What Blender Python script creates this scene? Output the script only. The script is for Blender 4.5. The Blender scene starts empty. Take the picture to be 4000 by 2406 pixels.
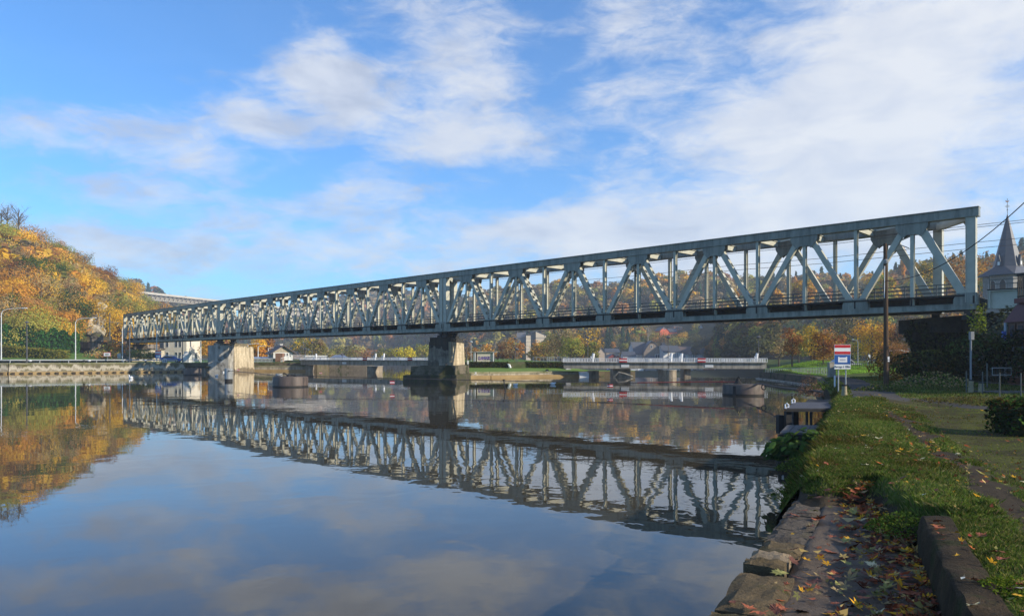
import bpy, math, random
import numpy as np
from mathutils import Vector, Matrix
R = random.Random(7); NR = np.random.default_rng(7)
F, HY, CX, EYE = 2900.0, 1395.0, 2000.0, 3.0
sc = bpy.context.scene
COL = sc.collection
V3 = Vector
def P(px, py, Y): return V3(((px-CX)/F*Y, Y, EYE-(py-HY)/F*Y))
def G(px, py, z=1.3):
    Y = F*(EYE-z)/(py-HY); return P(px, py, Y)
def S(px, Y): return px/F*Y                       # pixels -> metres at depth Y
def lin(c):
    return tuple((x/12.92 if x <= .04045 else ((x+.055)/1.055)**2.4) for x in c)
def H(h):
    return lin(tuple(int(h[i:i+2], 16)/255 for i in (0, 2, 4)))

# ------------------------------------------------------------------ materials
def newmat(name):
    m = bpy.data.materials.new(name); m.use_nodes = True
    nt = m.node_tree; b = nt.nodes['Principled BSDF']
    return m, nt, b
def N(nt, t, **kw):
    n = nt.nodes.new(t)
    for k, v in kw.items(): setattr(n, k, v)
    return n
def mapped(nt, scale, coord='Object'):
    tc = N(nt, 'ShaderNodeTexCoord'); mp = N(nt, 'ShaderNodeMapping')
    nt.links.new(tc.outputs[coord], mp.inputs[0]); mp.inputs['Scale'].default_value = scale
    return mp.outputs[0]
def noise(nt, vec, scale, detail=4, rough=.6, dist=0):
    n = N(nt, 'ShaderNodeTexNoise'); nt.links.new(vec, n.inputs['Vector'])
    n.inputs['Scale'].default_value = scale; n.inputs['Detail'].default_value = detail
    n.inputs['Roughness'].default_value = rough; n.inputs['Distortion'].default_value = dist
    return n.outputs[0]
def ramp(nt, fac, stops):
    r = N(nt, 'ShaderNodeValToRGB'); nt.links.new(fac, r.inputs[0]); e = r.color_ramp.elements
    while len(e) < len(stops): e.new(.5)
    for i, (p, c) in enumerate(stops):
        e[i].position = p; e[i].color = (*c, 1) if len(c) == 3 else c
    return r.outputs[0]
def mix(nt, f, a, b, mode='MIX'):
    m = N(nt, 'ShaderNodeMix', data_type='RGBA', blend_type=mode)
    for s, v in ((0, f), (6, a), (7, b)):
        if hasattr(v, 'node'): nt.links.new(v, m.inputs[s])
        else: m.inputs[s].default_value = v if s == 0 else (*v[:3], 1)
    return m.outputs[2]
def bump(nt, b, h, strength=.3, dist=.05):
    bp = N(nt, 'ShaderNodeBump'); bp.inputs['Strength'].default_value = strength
    bp.inputs['Distance'].default_value = dist
    nt.links.new(h, bp.inputs['Height']); nt.links.new(bp.outputs[0], b.inputs['Normal'])
MATS = {}
def M(name, c1, c2=None, scale=3, rough=.7, bmp=0, bscale=20, metal=0, stain=None, streak=0, stretch=(1, 1, 1)):
    """two noise-mixed colours, optional stain (colour, scale, lo, hi), optional vertical streaks"""
    if name in MATS: return MATS[name]
    m, nt, b = newmat(name)
    c2 = c2 or tuple(x*.75 for x in c1)
    v = mapped(nt, stretch)
    col = ramp(nt, noise(nt, v, scale, 6, .65), [(.32, c2), (.68, c1)])
    if streak:
        vs = mapped(nt, (1, 1, .12))
        col = mix(nt, ramp(nt, noise(nt, vs, streak, 4, .7), [(.44, (0, 0, 0)), (.66, (.8, .8, .8))]), col, tuple(x*.42 for x in c2))
    if stain:
        sc_, ss, lo, hi = stain
        col = mix(nt, ramp(nt, noise(nt, v, ss, 5, .7), [(lo, (0, 0, 0)), (hi, (1, 1, 1))]), col, sc_)
    nt.links.new(col, b.inputs['Base Color'])
    b.inputs['Roughness'].default_value = rough; b.inputs['Metallic'].default_value = metal; b.inputs['Specular IOR Level'].default_value = .12 if rough > .78 else .4
    if bmp: bump(nt, b, noise(nt, v, bscale, 6, .7), bmp, .06)
    MATS[name] = m; return m
def MASON(name, c1, c2, mortar, bw=.8, bh=.35, rough=.85, stain=None, streak=0, soot=()):
    """coursed masonry: brick pattern wrapped round vertical faces"""
    if name in MATS: return MATS[name]
    m, nt, b = newmat(name)
    tc = N(nt, 'ShaderNodeTexCoord'); sx = N(nt, 'ShaderNodeSeparateXYZ'); nt.links.new(tc.outputs['Object'], sx.inputs[0])
    ad = N(nt, 'ShaderNodeMath', operation='ADD'); nt.links.new(sx.outputs[0], ad.inputs[0]); nt.links.new(sx.outputs[1], ad.inputs[1])
    cb = N(nt, 'ShaderNodeCombineXYZ'); nt.links.new(ad.outputs[0], cb.inputs[0]); nt.links.new(sx.outputs[2], cb.inputs[1])
    br = N(nt, 'ShaderNodeTexBrick'); nt.links.new(cb.outputs[0], br.inputs['Vector'])
    br.inputs['Scale'].default_value = 1; br.inputs['Brick Width'].default_value = bw; br.inputs['Row Height'].default_value = bh
    br.inputs['Mortar Size'].default_value = min(bw, bh)*.05; br.inputs['Color1'].default_value = (*c1, 1)
    br.inputs['Color2'].default_value = (*c2, 1); br.inputs['Mortar'].default_value = (*mortar, 1); br.inputs['Bias'].default_value = -.1
    ns = noise(nt, tc.outputs['Object'], 2.2, 6, .7)
    col = mix(nt, .55, br.outputs[0], ramp(nt, ns, [(.3, tuple(x*.45 for x in c2)), (.7, c1)]))
    if streak:
        vs = mapped(nt, (1, 1, .1))
        col = mix(nt, ramp(nt, noise(nt, vs, streak, 4, .7), [(.42, (0, 0, 0)), (.60, (.85, .85, .85))]), col, tuple(x*.38 for x in c2))
    if stain:
        sc_, ss, lo, hi = stain
        col = mix(nt, ramp(nt, noise(nt, tc.outputs['Object'], ss, 5, .7), [(lo, (0, 0, 0)), (hi, (1, 1, 1))]), col, sc_)
    for (zc, half, cc, k) in soot:                   # bands of grime: around height zc, ragged edges
        zz = N(nt, 'ShaderNodeMath', operation='MULTIPLY_ADD'); nt.links.new(noise(nt, mapped(nt, (1, 1, .35)), .9, 5, .7), zz.inputs[0]); zz.inputs[1].default_value = 3.4; zz.inputs[2].default_value = -1.7
        za = N(nt, 'ShaderNodeMath', operation='ADD'); nt.links.new(sx.outputs[2], za.inputs[0]); nt.links.new(zz.outputs[0], za.inputs[1])
        zd = N(nt, 'ShaderNodeMath', operation='COMPARE'); nt.links.new(za.outputs[0], zd.inputs[0]); zd.inputs[1].default_value = zc; zd.inputs[2].default_value = half
        zk = N(nt, 'ShaderNodeMath', operation='MULTIPLY'); nt.links.new(zd.outputs[0], zk.inputs[0]); zk.inputs[1].default_value = k; col = mix(nt, zk.outputs[0], col, cc)
    nt.links.new(col, b.inputs['Base Color']); b.inputs['Roughness'].default_value = rough; b.inputs['Specular IOR Level'].default_value = .15
    bump(nt, b, br.outputs['Fac'], -.35, .03)
    MATS[name] = m; return m
def LEAFMAT(name='foliage', trans=.3, rnd=.22, rough=None):
    if name in MATS: return MATS[name]
    m, nt, b = newmat(name); nt.nodes.remove(b)
    at = N(nt, 'ShaderNodeAttribute', attribute_name='col'); oi = N(nt, 'ShaderNodeObjectInfo')
    mr = N(nt, 'ShaderNodeMapRange'); nt.links.new(oi.outputs['Random'], mr.inputs[0])
    mr.inputs[3].default_value = 1-rnd; mr.inputs[4].default_value = 1+rnd
    hs = N(nt, 'ShaderNodeHueSaturation'); nt.links.new(at.outputs[0], hs.inputs['Color']); nt.links.new(mr.outputs[0], hs.inputs['Value'])
    d = N(nt, 'ShaderNodeBsdfDiffuse'); t = N(nt, 'ShaderNodeBsdfTranslucent'); mx = N(nt, 'ShaderNodeMixShader')
    mx.inputs[0].default_value = trans
    for s in (d, t): nt.links.new(hs.outputs[0], s.inputs[0])
    nt.links.new(d.outputs[0], mx.inputs[1]); nt.links.new(t.outputs[0], mx.inputs[2])
    out = mx
    if rough:
        g = N(nt, 'ShaderNodeBsdfGlossy'); g.inputs['Roughness'].default_value = rough
        m2 = N(nt, 'ShaderNodeMixShader'); m2.inputs[0].default_value = .06
        nt.links.new(mx.outputs[0], m2.inputs[1]); nt.links.new(g.outputs[0], m2.inputs[2]); out = m2
    nt.links.new(out.outputs[0], nt.nodes['Material Output'].inputs[0])
    MATS[name] = m; return m

# ------------------------------------------------------------------ mesh building
class MB:
    def __init__(s): s.v = []; s.f = []; s.mi = []; s.k = 0
    def add(s, vs, fs):
        o = len(s.v); s.v += [V3(x) for x in vs]
        for f in fs: s.f.append(tuple(o+i for i in f)); s.mi.append(s.k)
        return s
    def hexa(s, c):                                   # 8 corners: bottom ring 0-3, top ring 4-7
        return s.add(c, [(0, 3, 2, 1), (4, 5, 6, 7), (0, 1, 5, 4), (1, 2, 6, 5), (2, 3, 7, 6), (3, 0, 4, 7)])
    def box(s, x0, x1, y0, y1, z0, z1):
        return s.hexa([(x0, y0, z0), (x1, y0, z0), (x1, y1, z0), (x0, y1, z0), (x0, y0, z1), (x1, y0, z1), (x1, y1, z1), (x0, y1, z1)])
    def beam(s, a, b, w, h, side=None):
        """box from a to b; w along 'side', h across"""
        a = V3(a); b = V3(b); d = (b-a).normalized()
        side = V3(side) if side is not None else (V3((0, 0, 1)).cross(d) if abs(d.z) < .98 else V3((1, 0, 0)))
        side = (side - d*side.dot(d)).normalized(); up = d.cross(side)
        x = side*(w/2); y = up*(h/2)
        return s.hexa([a-x-y, a+x-y, a+x+y, a-x+y, b-x-y, b+x-y, b+x+y, b-x+y])
    def cyl(s, a, b, r0, r1=None, n=12, cap=True):
        a = V3(a); b = V3(b); r1 = r0 if r1 is None else r1
        d = (b-a).normalized(); x = d.orthogonal().normalized(); y = d.cross(x); vs = []
        for c, r in ((a, r0), (b, r1)):
            for i in range(n):
                t = 2*math.pi*i/n; vs.append(c+x*(r*math.cos(t))+y*(r*math.sin(t)))
        fs = [(i, (i+1) % n, n+(i+1) % n, n+i) for i in range(n)]
        if cap: fs += [tuple(range(n-1, -1, -1)), tuple(range(n, 2*n))]
        return s.add(vs, fs)
    def tube(s, pts, rs, n=6, cap=True):
        if not hasattr(rs, '__len__'): rs = [rs]*len(pts)
        pts = [V3(p) for p in pts]; vs = []
        for i, p in enumerate(pts):
            d = (pts[min(i+1, len(pts)-1)]-pts[max(i-1, 0)]).normalized()
            x = d.cross(V3((.13, .31, .94)) if abs(d.z) < .9 else V3((1, .1, 0))).normalized(); y = d.cross(x)
            for k in range(n):
                t = 2*math.pi*k/n; vs.append(p+x*(rs[i]*math.cos(t))+y*(rs[i]*math.sin(t)))
        fs = [(i*n+k, i*n+(k+1) % n, (i+1)*n+(k+1) % n, (i+1)*n+k) for i in range(len(pts)-1) for k in range(n)]
        if cap: fs += [tuple(range(n-1, -1, -1)), tuple(range((len(pts)-1)*n, len(pts)*n))]
        return s.add(vs, fs)
    def lathe(s, c, prof, n=20):                      # prof: [(r,z)]
        c = V3(c); vs = [c+V3((r*math.cos(2*math.pi*i/n), r*math.sin(2*math.pi*i/n), z)) for r, z in prof for i in range(n)]
        fs = [(j*n+i, j*n+(i+1) % n, (j+1)*n+(i+1) % n, (j+1)*n+i) for j in range(len(prof)-1) for i in range(n)]
        fs += [tuple(range(n-1, -1, -1)), tuple(range((len(prof)-1)*n, len(prof)*n))]
        return s.add(vs, fs)
    def prism(s, poly, d):                            # polygon (3-D pts) pushed by vector d
        poly = [V3(p) for p in poly]; d = V3(d); n = len(poly)
        fs = [tuple(range(n-1, -1, -1)), tuple(range(n, 2*n))]+[(i, (i+1) % n, n+(i+1) % n, n+i) for i in range(n)]
        return s.add(poly+[p+d for p in poly], fs)
    def slab(s, poly2, z0, z1): return s.prism([(x, y, z0) for x, y in poly2], (0, 0, z1-z0))
    def land(s, poly2, z0, z1, name, top, side):
        s.slab(poly2, z0, z1); o = s.build(name, [top, side])
        for p in o.data.polygons: p.material_index = 0 if p.normal.z > .5 else 1
        return o
    def quad(s, a, b, c, d): return s.add([a, b, c, d], [(0, 1, 2, 3)])
    def build(s, name, mat, parent=None, smooth=False):
        me = bpy.data.meshes.new(name)
        off = V3(parent.location) if parent is not None else V3((0, 0, 0))
        pp = parent
        if pp is not None and pp.parent is not None: off = off+V3(pp.parent.location)
        me.from_pydata([v-off for v in s.v], [], s.f)
        for mm in (mat if isinstance(mat, (list, tuple)) else [mat]): me.materials.append(mm)
        if any(s.mi): me.polygons.foreach_set('material_index', s.mi)
        fix_normals(me)
        if smooth: me.polygons.foreach_set('use_smooth', [True]*len(me.polygons)); me.set_sharp_from_angle(angle=math.radians(40))
        o = bpy.data.objects.new(name, me); COL.objects.link(o)
        if parent is not None: o.parent = parent
        return o
import bmesh
def fix_normals(me):
    bm = bmesh.new(); bm.from_mesh(me); bmesh.ops.recalc_face_normals(bm, faces=bm.faces); bm.to_mesh(me); bm.free()
def tag(o, label=None, cat=None, group=None, kind=None):
    for k, v in (('label', label), ('category', cat), ('group', group), ('kind', kind)):
        if v: o[k] = v
    return o
def thing(name, label, cat, loc=(0, 0, 0), group=None):
    o = bpy.data.objects.new(name, None); COL.objects.link(o); o.location = loc; o.empty_display_size = .1
    return tag(o, label, cat, group)
def struct(o): o['kind'] = 'structure'; return o
def copy_tree(o, loc=None, parent=None):
    c = o.copy(); COL.objects.link(c); c.parent = parent
    if loc is not None: c.location = loc
    for ch in list(o.children): copy_tree(ch, None, c)
    return c
def text_mb(mb, body, origin, ux, uy, size, depth, nrm, width=None, squash=1, bold=0):
    """flat letters laid on a plane, appended to mb"""
    cu = bpy.data.curves.new('lettering', 'FONT'); cu.body = body; cu.size = 1; cu.extrude = .5; cu.resolution_u = 3; cu.offset = bold
    o = bpy.data.objects.new('lettering', cu); COL.objects.link(o)
    bpy.context.view_layer.update()
    me = o.evaluated_get(bpy.context.evaluated_depsgraph_get()).to_mesh()
    co = [v.co.copy() for v in me.vertices]; fs = [tuple(p.vertices) for p in me.polygons]
    x0 = min(c.x for c in co); x1 = max(c.x for c in co)
    kx = size if width is None else width/(x1-x0)
    mb.add([V3(origin)+V3(ux)*((c.x-x0)*kx)+V3(uy)*(c.y*size*squash)+V3(nrm)*((c.z+.5)*depth) for c in co], fs)
    o.to_mesh_clear(); bpy.data.objects.remove(o); bpy.data.curves.remove(cu)

# ------------------------------------------------------------------ foliage (numpy)
def unit(a): return a/np.maximum(np.linalg.norm(a, axis=-1, keepdims=True), 1e-9)
def leaf_quads(c, nrm, size, col, asp=.62, rng=NR):
    t1 = unit(np.cross(nrm, rng.normal(size=c.shape))); t2 = np.cross(unit(nrm), t1)
    s = size[:, None]; a = t1*s; b = t2*s*asp
    v = np.stack([c+a, c+b+nrm*s*.12, c-a, c-b+nrm*s*.12], 1).reshape(-1, 3)
    return v, np.repeat(col, 4, 0)
def palette(pal, n, rng=NR, jit=.14):
    pal = np.array(pal); c = pal[rng.integers(0, len(pal), n)]
    return np.clip(c*np.exp(rng.normal(0, jit, (n, 1)))*np.exp(rng.normal(0, jit*.35, (n, 3))), 0, 1)
def crown(lobes, n, size, pal, rng=NR, up=.25, flat=.42, shell=(.62, 1.05), droop=0, lobejit=.2):
    """lobes: [(cx,cy,cz,rx,ry,rz)] -> leaf quads spread through the lobes' outer volume"""
    L = np.array(lobes, float); w = (L[:, 3]*L[:, 5])**1.0; w /= w.sum()
    i = rng.choice(len(L), n, p=w)
    d = unit(rng.normal(size=(n, 3))); r = rng.uniform(shell[0], shell[1], (n, 1))**.6
    bumpy = 1+.16*np.sin(d[:, :1]*7+i[:, None])*np.cos(d[:, 2:]*6+i[:, None]*2)
    c = L[i, :3]+d*r*L[i, 3:6]*bumpy
    if droop: c[:, 2] -= droop*rng.random(n)**1.5
    nrm = unit(d+rng.normal(0, flat, (n, 3))+np.array([0, 0, up]))
    lobecol = palette(pal, len(L), rng, lobejit)
    col = np.where(rng.random((n, 1)) < .65, lobecol[i]*np.exp(rng.normal(0, .12, (n, 1))), palette(pal, n, rng))
    s = size*rng.uniform(.55, 1.35, n)
    return leaf_quads(c, nrm, s, np.clip(col, 0, 1), rng=rng)
def round_lobes(h, w, base, k, rng=NR, squash=1.):
    ch = h-base; out = [(0, 0, base+ch*.45, w*.38, w*.38, ch*.50)]
    for j in range(k):
        a = 2*math.pi*(j+rng.uniform(-.3, .3))/k*1.618; t = rng.uniform(.12, .92)
        rr = w*.5*math.sqrt(max(.05, 1-(2*t-.95)**2))*.72; q = rng.uniform(.17, .28)*w
        out.append((rr*math.cos(a), rr*math.sin(a), base+ch*t*.93, q, q, q*rng.uniform(.7, .95)*squash))
    return out
def quads_obj(name, v, col, mat, parent=None, extra=None, emats=None):
    """fast mesh of separate quads with colour attribute; extra MB (quads/ngons) appended with second material"""
    nv = len(v); ev = []; ef = []
    if extra: ev = extra.v; ef = extra.f
    off = np.zeros(3)
    if parent is not None:
        off = np.array(parent.location)
        if parent.parent is not None: off = off+np.array(parent.parent.location)
    allv = np.concatenate([v, np.array([list(x) for x in ev])]) if ev else v
    allv = allv-off
    me = bpy.data.meshes.new(name); me.vertices.add(len(allv)); me.vertices.foreach_set('co', allv.astype(np.float32).ravel())
    loops = list(); starts = np.arange(0, nv, 4); idx = np.arange(nv)
    if ef:
        el = [i+nv for f in ef for i in f]; es = np.cumsum([0]+[len(f) for f in ef])[:-1]+nv
        idx = np.concatenate([idx, el]); starts = np.concatenate([starts, es])
    me.loops.add(len(idx)); me.loops.foreach_set('vertex_index', idx.astype(np.int32))
    me.polygons.add(len(starts)); me.polygons.foreach_set('loop_start', starts.astype(np.int32))
    me.materials.append(mat)
    if ef:
        me.materials.append(emats); mi = np.zeros(len(starts), np.int32); mi[nv//4:] = 1; me.polygons.foreach_set('material_index', mi)
    me.update(calc_edges=True); me.validate()
    at = me.color_attributes.new('col', 'FLOAT_COLOR', 'POINT')
    cc = np.ones((len(allv), 4), np.float32); cc[:nv, :3] = col; at.data.foreach_set('color', cc.ravel())
    o = bpy.data.objects.new(name, me); COL.objects.link(o)
    if parent is not None: o.parent = parent
    return o
def limbs(mb, h, w, base, rng, n=6, r=.2, lean=0):
    """tapered trunk with forking limbs"""
    top = V3((lean, 0, base+(h-base)*.72))
    mb.tube([(0, 0, -.3), (lean*.2, .03*h*.1, base*.6), (lean*.6, 0, base+(h-base)*.3), top], [r*1.15, r, r*.65, r*.2], 8)
    for j in range(n):
        t = rng.uniform(.15, .75); z = base*.75+(h-base)*t*.7; a = 2.4*j+rng.uniform(-.4, .4); q = w*.42*rng.uniform(.7, 1.05)
        e = V3((q*math.cos(a), q*math.sin(a), z+(h-z)*rng.uniform(.3, .6)))
        s0 = V3((lean*t, 0, z)); m = s0.lerp(e, .5)+V3((0, 0, .05*h))
        mb.tube([s0, m, e], [r*.45*(1-t*.4), r*.28*(1-t*.4), r*.06], 6)
        for q2 in range(2):
            e2 = m+V3((rng.uniform(-1, 1)*w*.2, rng.uniform(-1, 1)*w*.2, h*.14)); mb.tube([m, m.lerp(e2, .6), e2], [r*.2, r*.13, r*.03], 5)
    return mb
# ------------------------------------------------------------------ camera, sun, sky
cam = bpy.data.cameras.new('camera'); camo = bpy.data.objects.new('camera', cam); COL.objects.link(camo)
camo.location = (0, 0, EYE); camo.rotation_euler = (math.radians(90), 0, 0)
cam.sensor_width = 36; cam.lens = 36*F/4000; cam.shift_y = (HY-1203)/4000; cam.clip_end = 6000; cam.clip_start = .1
sc.camera = camo
SUN_EL = math.radians(22.5); SUN = V3((.925, -.38, 0)).normalized()*math.cos(SUN_EL)+V3((0, 0, math.sin(SUN_EL)))
sl = bpy.data.lights.new('sun', 'SUN'); sl.energy = 5; sl.angle = math.radians(.5); sl.color = (1, .89, .70)
so = bpy.data.objects.new('sun', sl); COL.objects.link(so); so.rotation_euler = SUN.to_track_quat('Z', 'Y').to_euler()
w = bpy.data.worlds.new('World'); sc.world = w; w.use_nodes = True; nt = w.node_tree
bg = nt.nodes['Background']; wo = nt.nodes['World Output']
sky = N(nt, 'ShaderNodeTexSky', sky_type='NISHITA'); sky.sun_disc = False; sky.sun_elevation = SUN_EL
sky.sun_rotation = math.atan2(SUN.x, SUN.y); sky.air_density = 1.0; sky.dust_density = .05; sky.ozone_density = 4.0
skc = mix(nt, 1, sky.outputs[0], (.66, 1.22, 1.62), 'MULTIPLY'); nt.links.new(skc, bg.inputs[0]); bg.inputs[1].default_value = .102
tc = N(nt, 'ShaderNodeTexCoord'); sp = N(nt, 'ShaderNodeSeparateXYZ'); nt.links.new(tc.outputs['Generated'], sp.inputs[0])
def mth(op, a, b=None, c=None, clamp=False):
    n = N(nt, 'ShaderNodeMath', operation=op); n.use_clamp = clamp
    for i, v in enumerate((a, b, c)):
        if v is None: continue
        if hasattr(v, 'node'): nt.links.new(v, n.inputs[i])
        else: n.inputs[i].default_value = v
    return n.outputs[0]
az = mth('ARCTAN2', sp.outputs[0], sp.outputs[1]); el = mth('ARCSINE', sp.outputs[2])
cb = N(nt, 'ShaderNodeCombineXYZ'); nt.links.new(az, cb.inputs[0]); nt.links.new(el, cb.inputs[1]); AE = cb.outputs[0]
# clouds: fractal noise over the dome, gathered into banks at the bearings where the banks stand (x, y, rx, ry, turn, weight)
BANKS = [(2120, 230, 470, 330, 0, .95), (1850, 400, 480, 170, -10, .75), (2300, 60, 330, 150, 0, .5), (780, 165, 190, 85, 25, .85), (980, 265, 330, 95, 6, .85),
         (330, 315, 420, 75, -4, .74), (300, 455, 210, 42, 0, .72), (620, 290, 190, 50, 14, .7), (1110, 45, 170, 80, 10, .62), (1130, 165, 180, 55, 10, .66),
         (1500, 70, 190, 110, 0, .6), (1200, 340, 330, 70, -12, .6), (1000, 600, 1100, 95, 0, .62), (250, 600, 400, 70, 0, .5), (880, 478, 190, 40, -8, .62),
         (1340, 545, 170, 55, 0, .8), (1900, 590, 700, 110, -6, .8), (1500, 220, 160, 45, 0, .42), (500, 405, 200, 40, 0, .4),
         (140, 110, 420, 150, 0, -.7), (1320, 250, 110, 60, 0, -.3), (650, 560, 500, 40, 0, -.1), (560, 40, 350, 90, 0, -.45), (1000, 420, 160, 30, 0, -.2)]
tot = None
for (bx, by, rx, ry, rot, wt) in BANKS:
    u = (bx-1233.5)/1788.6; v = (860.4-by)/1788.6; a0 = math.atan(u); e0 = math.atan(v*math.cos(a0))
    mp = N(nt, 'ShaderNodeMapping', vector_type='TEXTURE'); nt.links.new(AE, mp.inputs[0])
    mp.inputs['Location'].default_value = (a0, e0, 0); mp.inputs['Rotation'].default_value = (0, 0, -math.radians(rot))
    mp.inputs['Scale'].default_value = (rx/1788.6*math.cos(a0)**2*1.25, ry/1788.6*math.cos(a0)*1.25, 1)
    ln = N(nt, 'ShaderNodeVectorMath', operation='LENGTH'); nt.links.new(mp.outputs[0], ln.inputs[0])
    mr = N(nt, 'ShaderNodeMapRange', interpolation_type='SMOOTHERSTEP'); nt.links.new(ln.outputs['Value'], mr.inputs[0])
    mr.inputs[1].default_value = 0; mr.inputs[2].default_value = 1.25; mr.inputs[3].default_value = wt; mr.inputs[4].default_value = 0
    tot = mr.outputs[0] if tot is None else mth('ADD', tot, mr.outputs[0])
cm = N(nt, 'ShaderNodeMapping'); nt.links.new(AE, cm.inputs[0]); cm.inputs['Scale'].default_value = (1, 2.6, 1); cm.inputs['Rotation'].default_value = (0, 0, math.radians(-9))
n1 = noise(nt, cm.outputs[0], 6.5, 9, .60, .5); n2 = noise(nt, cm.outputs[0], 19, 9, .66, .6)
# overhead and behind, plain scattered cloud
hi = N(nt, 'ShaderNodeMapRange'); nt.links.new(el, hi.inputs[0]); hi.inputs[1].default_value = .5; hi.inputs[2].default_value = .9; hi.inputs[3].default_value = 0; hi.inputs[4].default_value = .3
tot = mth('ADD', tot, hi.outputs[0])
dens = mth('ADD', mth('ADD', tot, mth('MULTIPLY', mth('SUBTRACT', n1, .5), 2.3)), mth('MULTIPLY', mth('SUBTRACT', n2, .5), 1.3))
cf = N(nt, 'ShaderNodeMapRange', interpolation_type='SMOOTHSTEP'); nt.links.new(dens, cf.inputs[0]); cf.inputs[1].default_value = -.10; cf.inputs[2].default_value = 1.12; cf.inputs[3].default_value = .04
cf.inputs[4].default_value = .84
n3 = noise(nt, cm.outputs[0], 9, 6, .55, .4)
thick = mth('ADD', mth('MULTIPLY', mth('SUBTRACT', n3, .5), 2.1), mth('MULTIPLY', sp.outputs[0], .55))
ccol = ramp(nt, mth('ADD', thick, .5, clamp=True), [(.05, (.50, .54, .63)), (.42, (.67, .70, .76)), (.95, (.84, .84, .83))])
bg2 = N(nt, 'ShaderNodeBackground'); nt.links.new(ccol, bg2.inputs[0]); bg2.inputs[1].default_value = .82
mxs = N(nt, 'ShaderNodeMixShader'); nt.links.new(cf.outputs[0], mxs.inputs[0]); nt.links.new(bg.outputs[0], mxs.inputs[1]); nt.links.new(bg2.outputs[0], mxs.inputs[2])
nt.links.new(mxs.outputs[0], wo.inputs[0])
sc.view_settings.view_transform = 'Standard'; sc.view_settings.look = 'None'; sc.view_settings.exposure = .48; sc.view_settings.gamma = 1
sc.render.engine = 'CYCLES'; sc.cycles.use_denoising = True; sc.cycles.max_bounces = 6; sc.cycles.diffuse_bounces = 3; sc.cycles.glossy_bounces = 3
sc.cycles.transmission_bounces = 3; sc.cycles.volume_bounces = 0; sc.cycles.sample_clamp_indirect = 4; sc.cycles.caustics_reflective = False
sc.render.film_transparent = False

# ------------------------------------------------------------------ river
def water_mat():
    m, nt, b = newmat('river_water')
    b.inputs['Base Color'].default_value = (.058, .048, .030, 1); b.inputs['Roughness'].default_value = .012; b.inputs['IOR'].default_value = 1.42
    v = mapped(nt, (1, 1, 1), 'Object'); v2 = mapped(nt, (1, .8, 1), 'Object')
    a = noise(nt, v, .55, 2, .5, .6); c = noise(nt, v2, 2.3, 2, .55, .3)
    # calm and ruffled patches drifting on the surface
    k = noise(nt, mapped(nt, (.03, .09, 1)), 1, 3, .5)
    kr = N(nt, 'ShaderNodeMapRange'); nt.links.new(k, kr.inputs[0]); kr.inputs[1].default_value = .42; kr.inputs[2].default_value = .68; kr.inputs[3].default_value = .25; kr.inputs[4].default_value = 1.5
    s = N(nt, 'ShaderNodeMath', operation='MULTIPLY'); nt.links.new(c, s.inputs[0]); s.inputs[1].default_value = .2
    s2 = N(nt, 'ShaderNodeMath', operation='ADD'); nt.links.new(a, s2.inputs[0]); nt.links.new(s.outputs[0], s2.inputs[1])
    s3 = N(nt, 'ShaderNodeMath', operation='MULTIPLY'); nt.links.new(s2.outputs[0], s3.inputs[0]); nt.links.new(kr.outputs[0], s3.inputs[1])
    bump(nt, b, s3.outputs[0], 1, .0078)
    return m
WATER = water_mat()
mb = MB(); mb.add([(-420, -120, 0), (90, -120, 0), (90, 108, 0), (36, 108.4, 0), (8, 112, 0), (8, 135, 0), (0, 430, 0), (-420, 430, 0)], [tuple(range(8))])
o = struct(mb.build('river_water', WATER))
mb = MB(); mb.quad((-60, 100, -6.4), (330, 100, -6.4), (330, 340, -6.4), (-60, 340, -6.4)); struct(mb.build('river_below_weir', WATER))
FOAM = M('foam', (.75, .74, .7), (.45, .44, .4), 6, .8)
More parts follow.
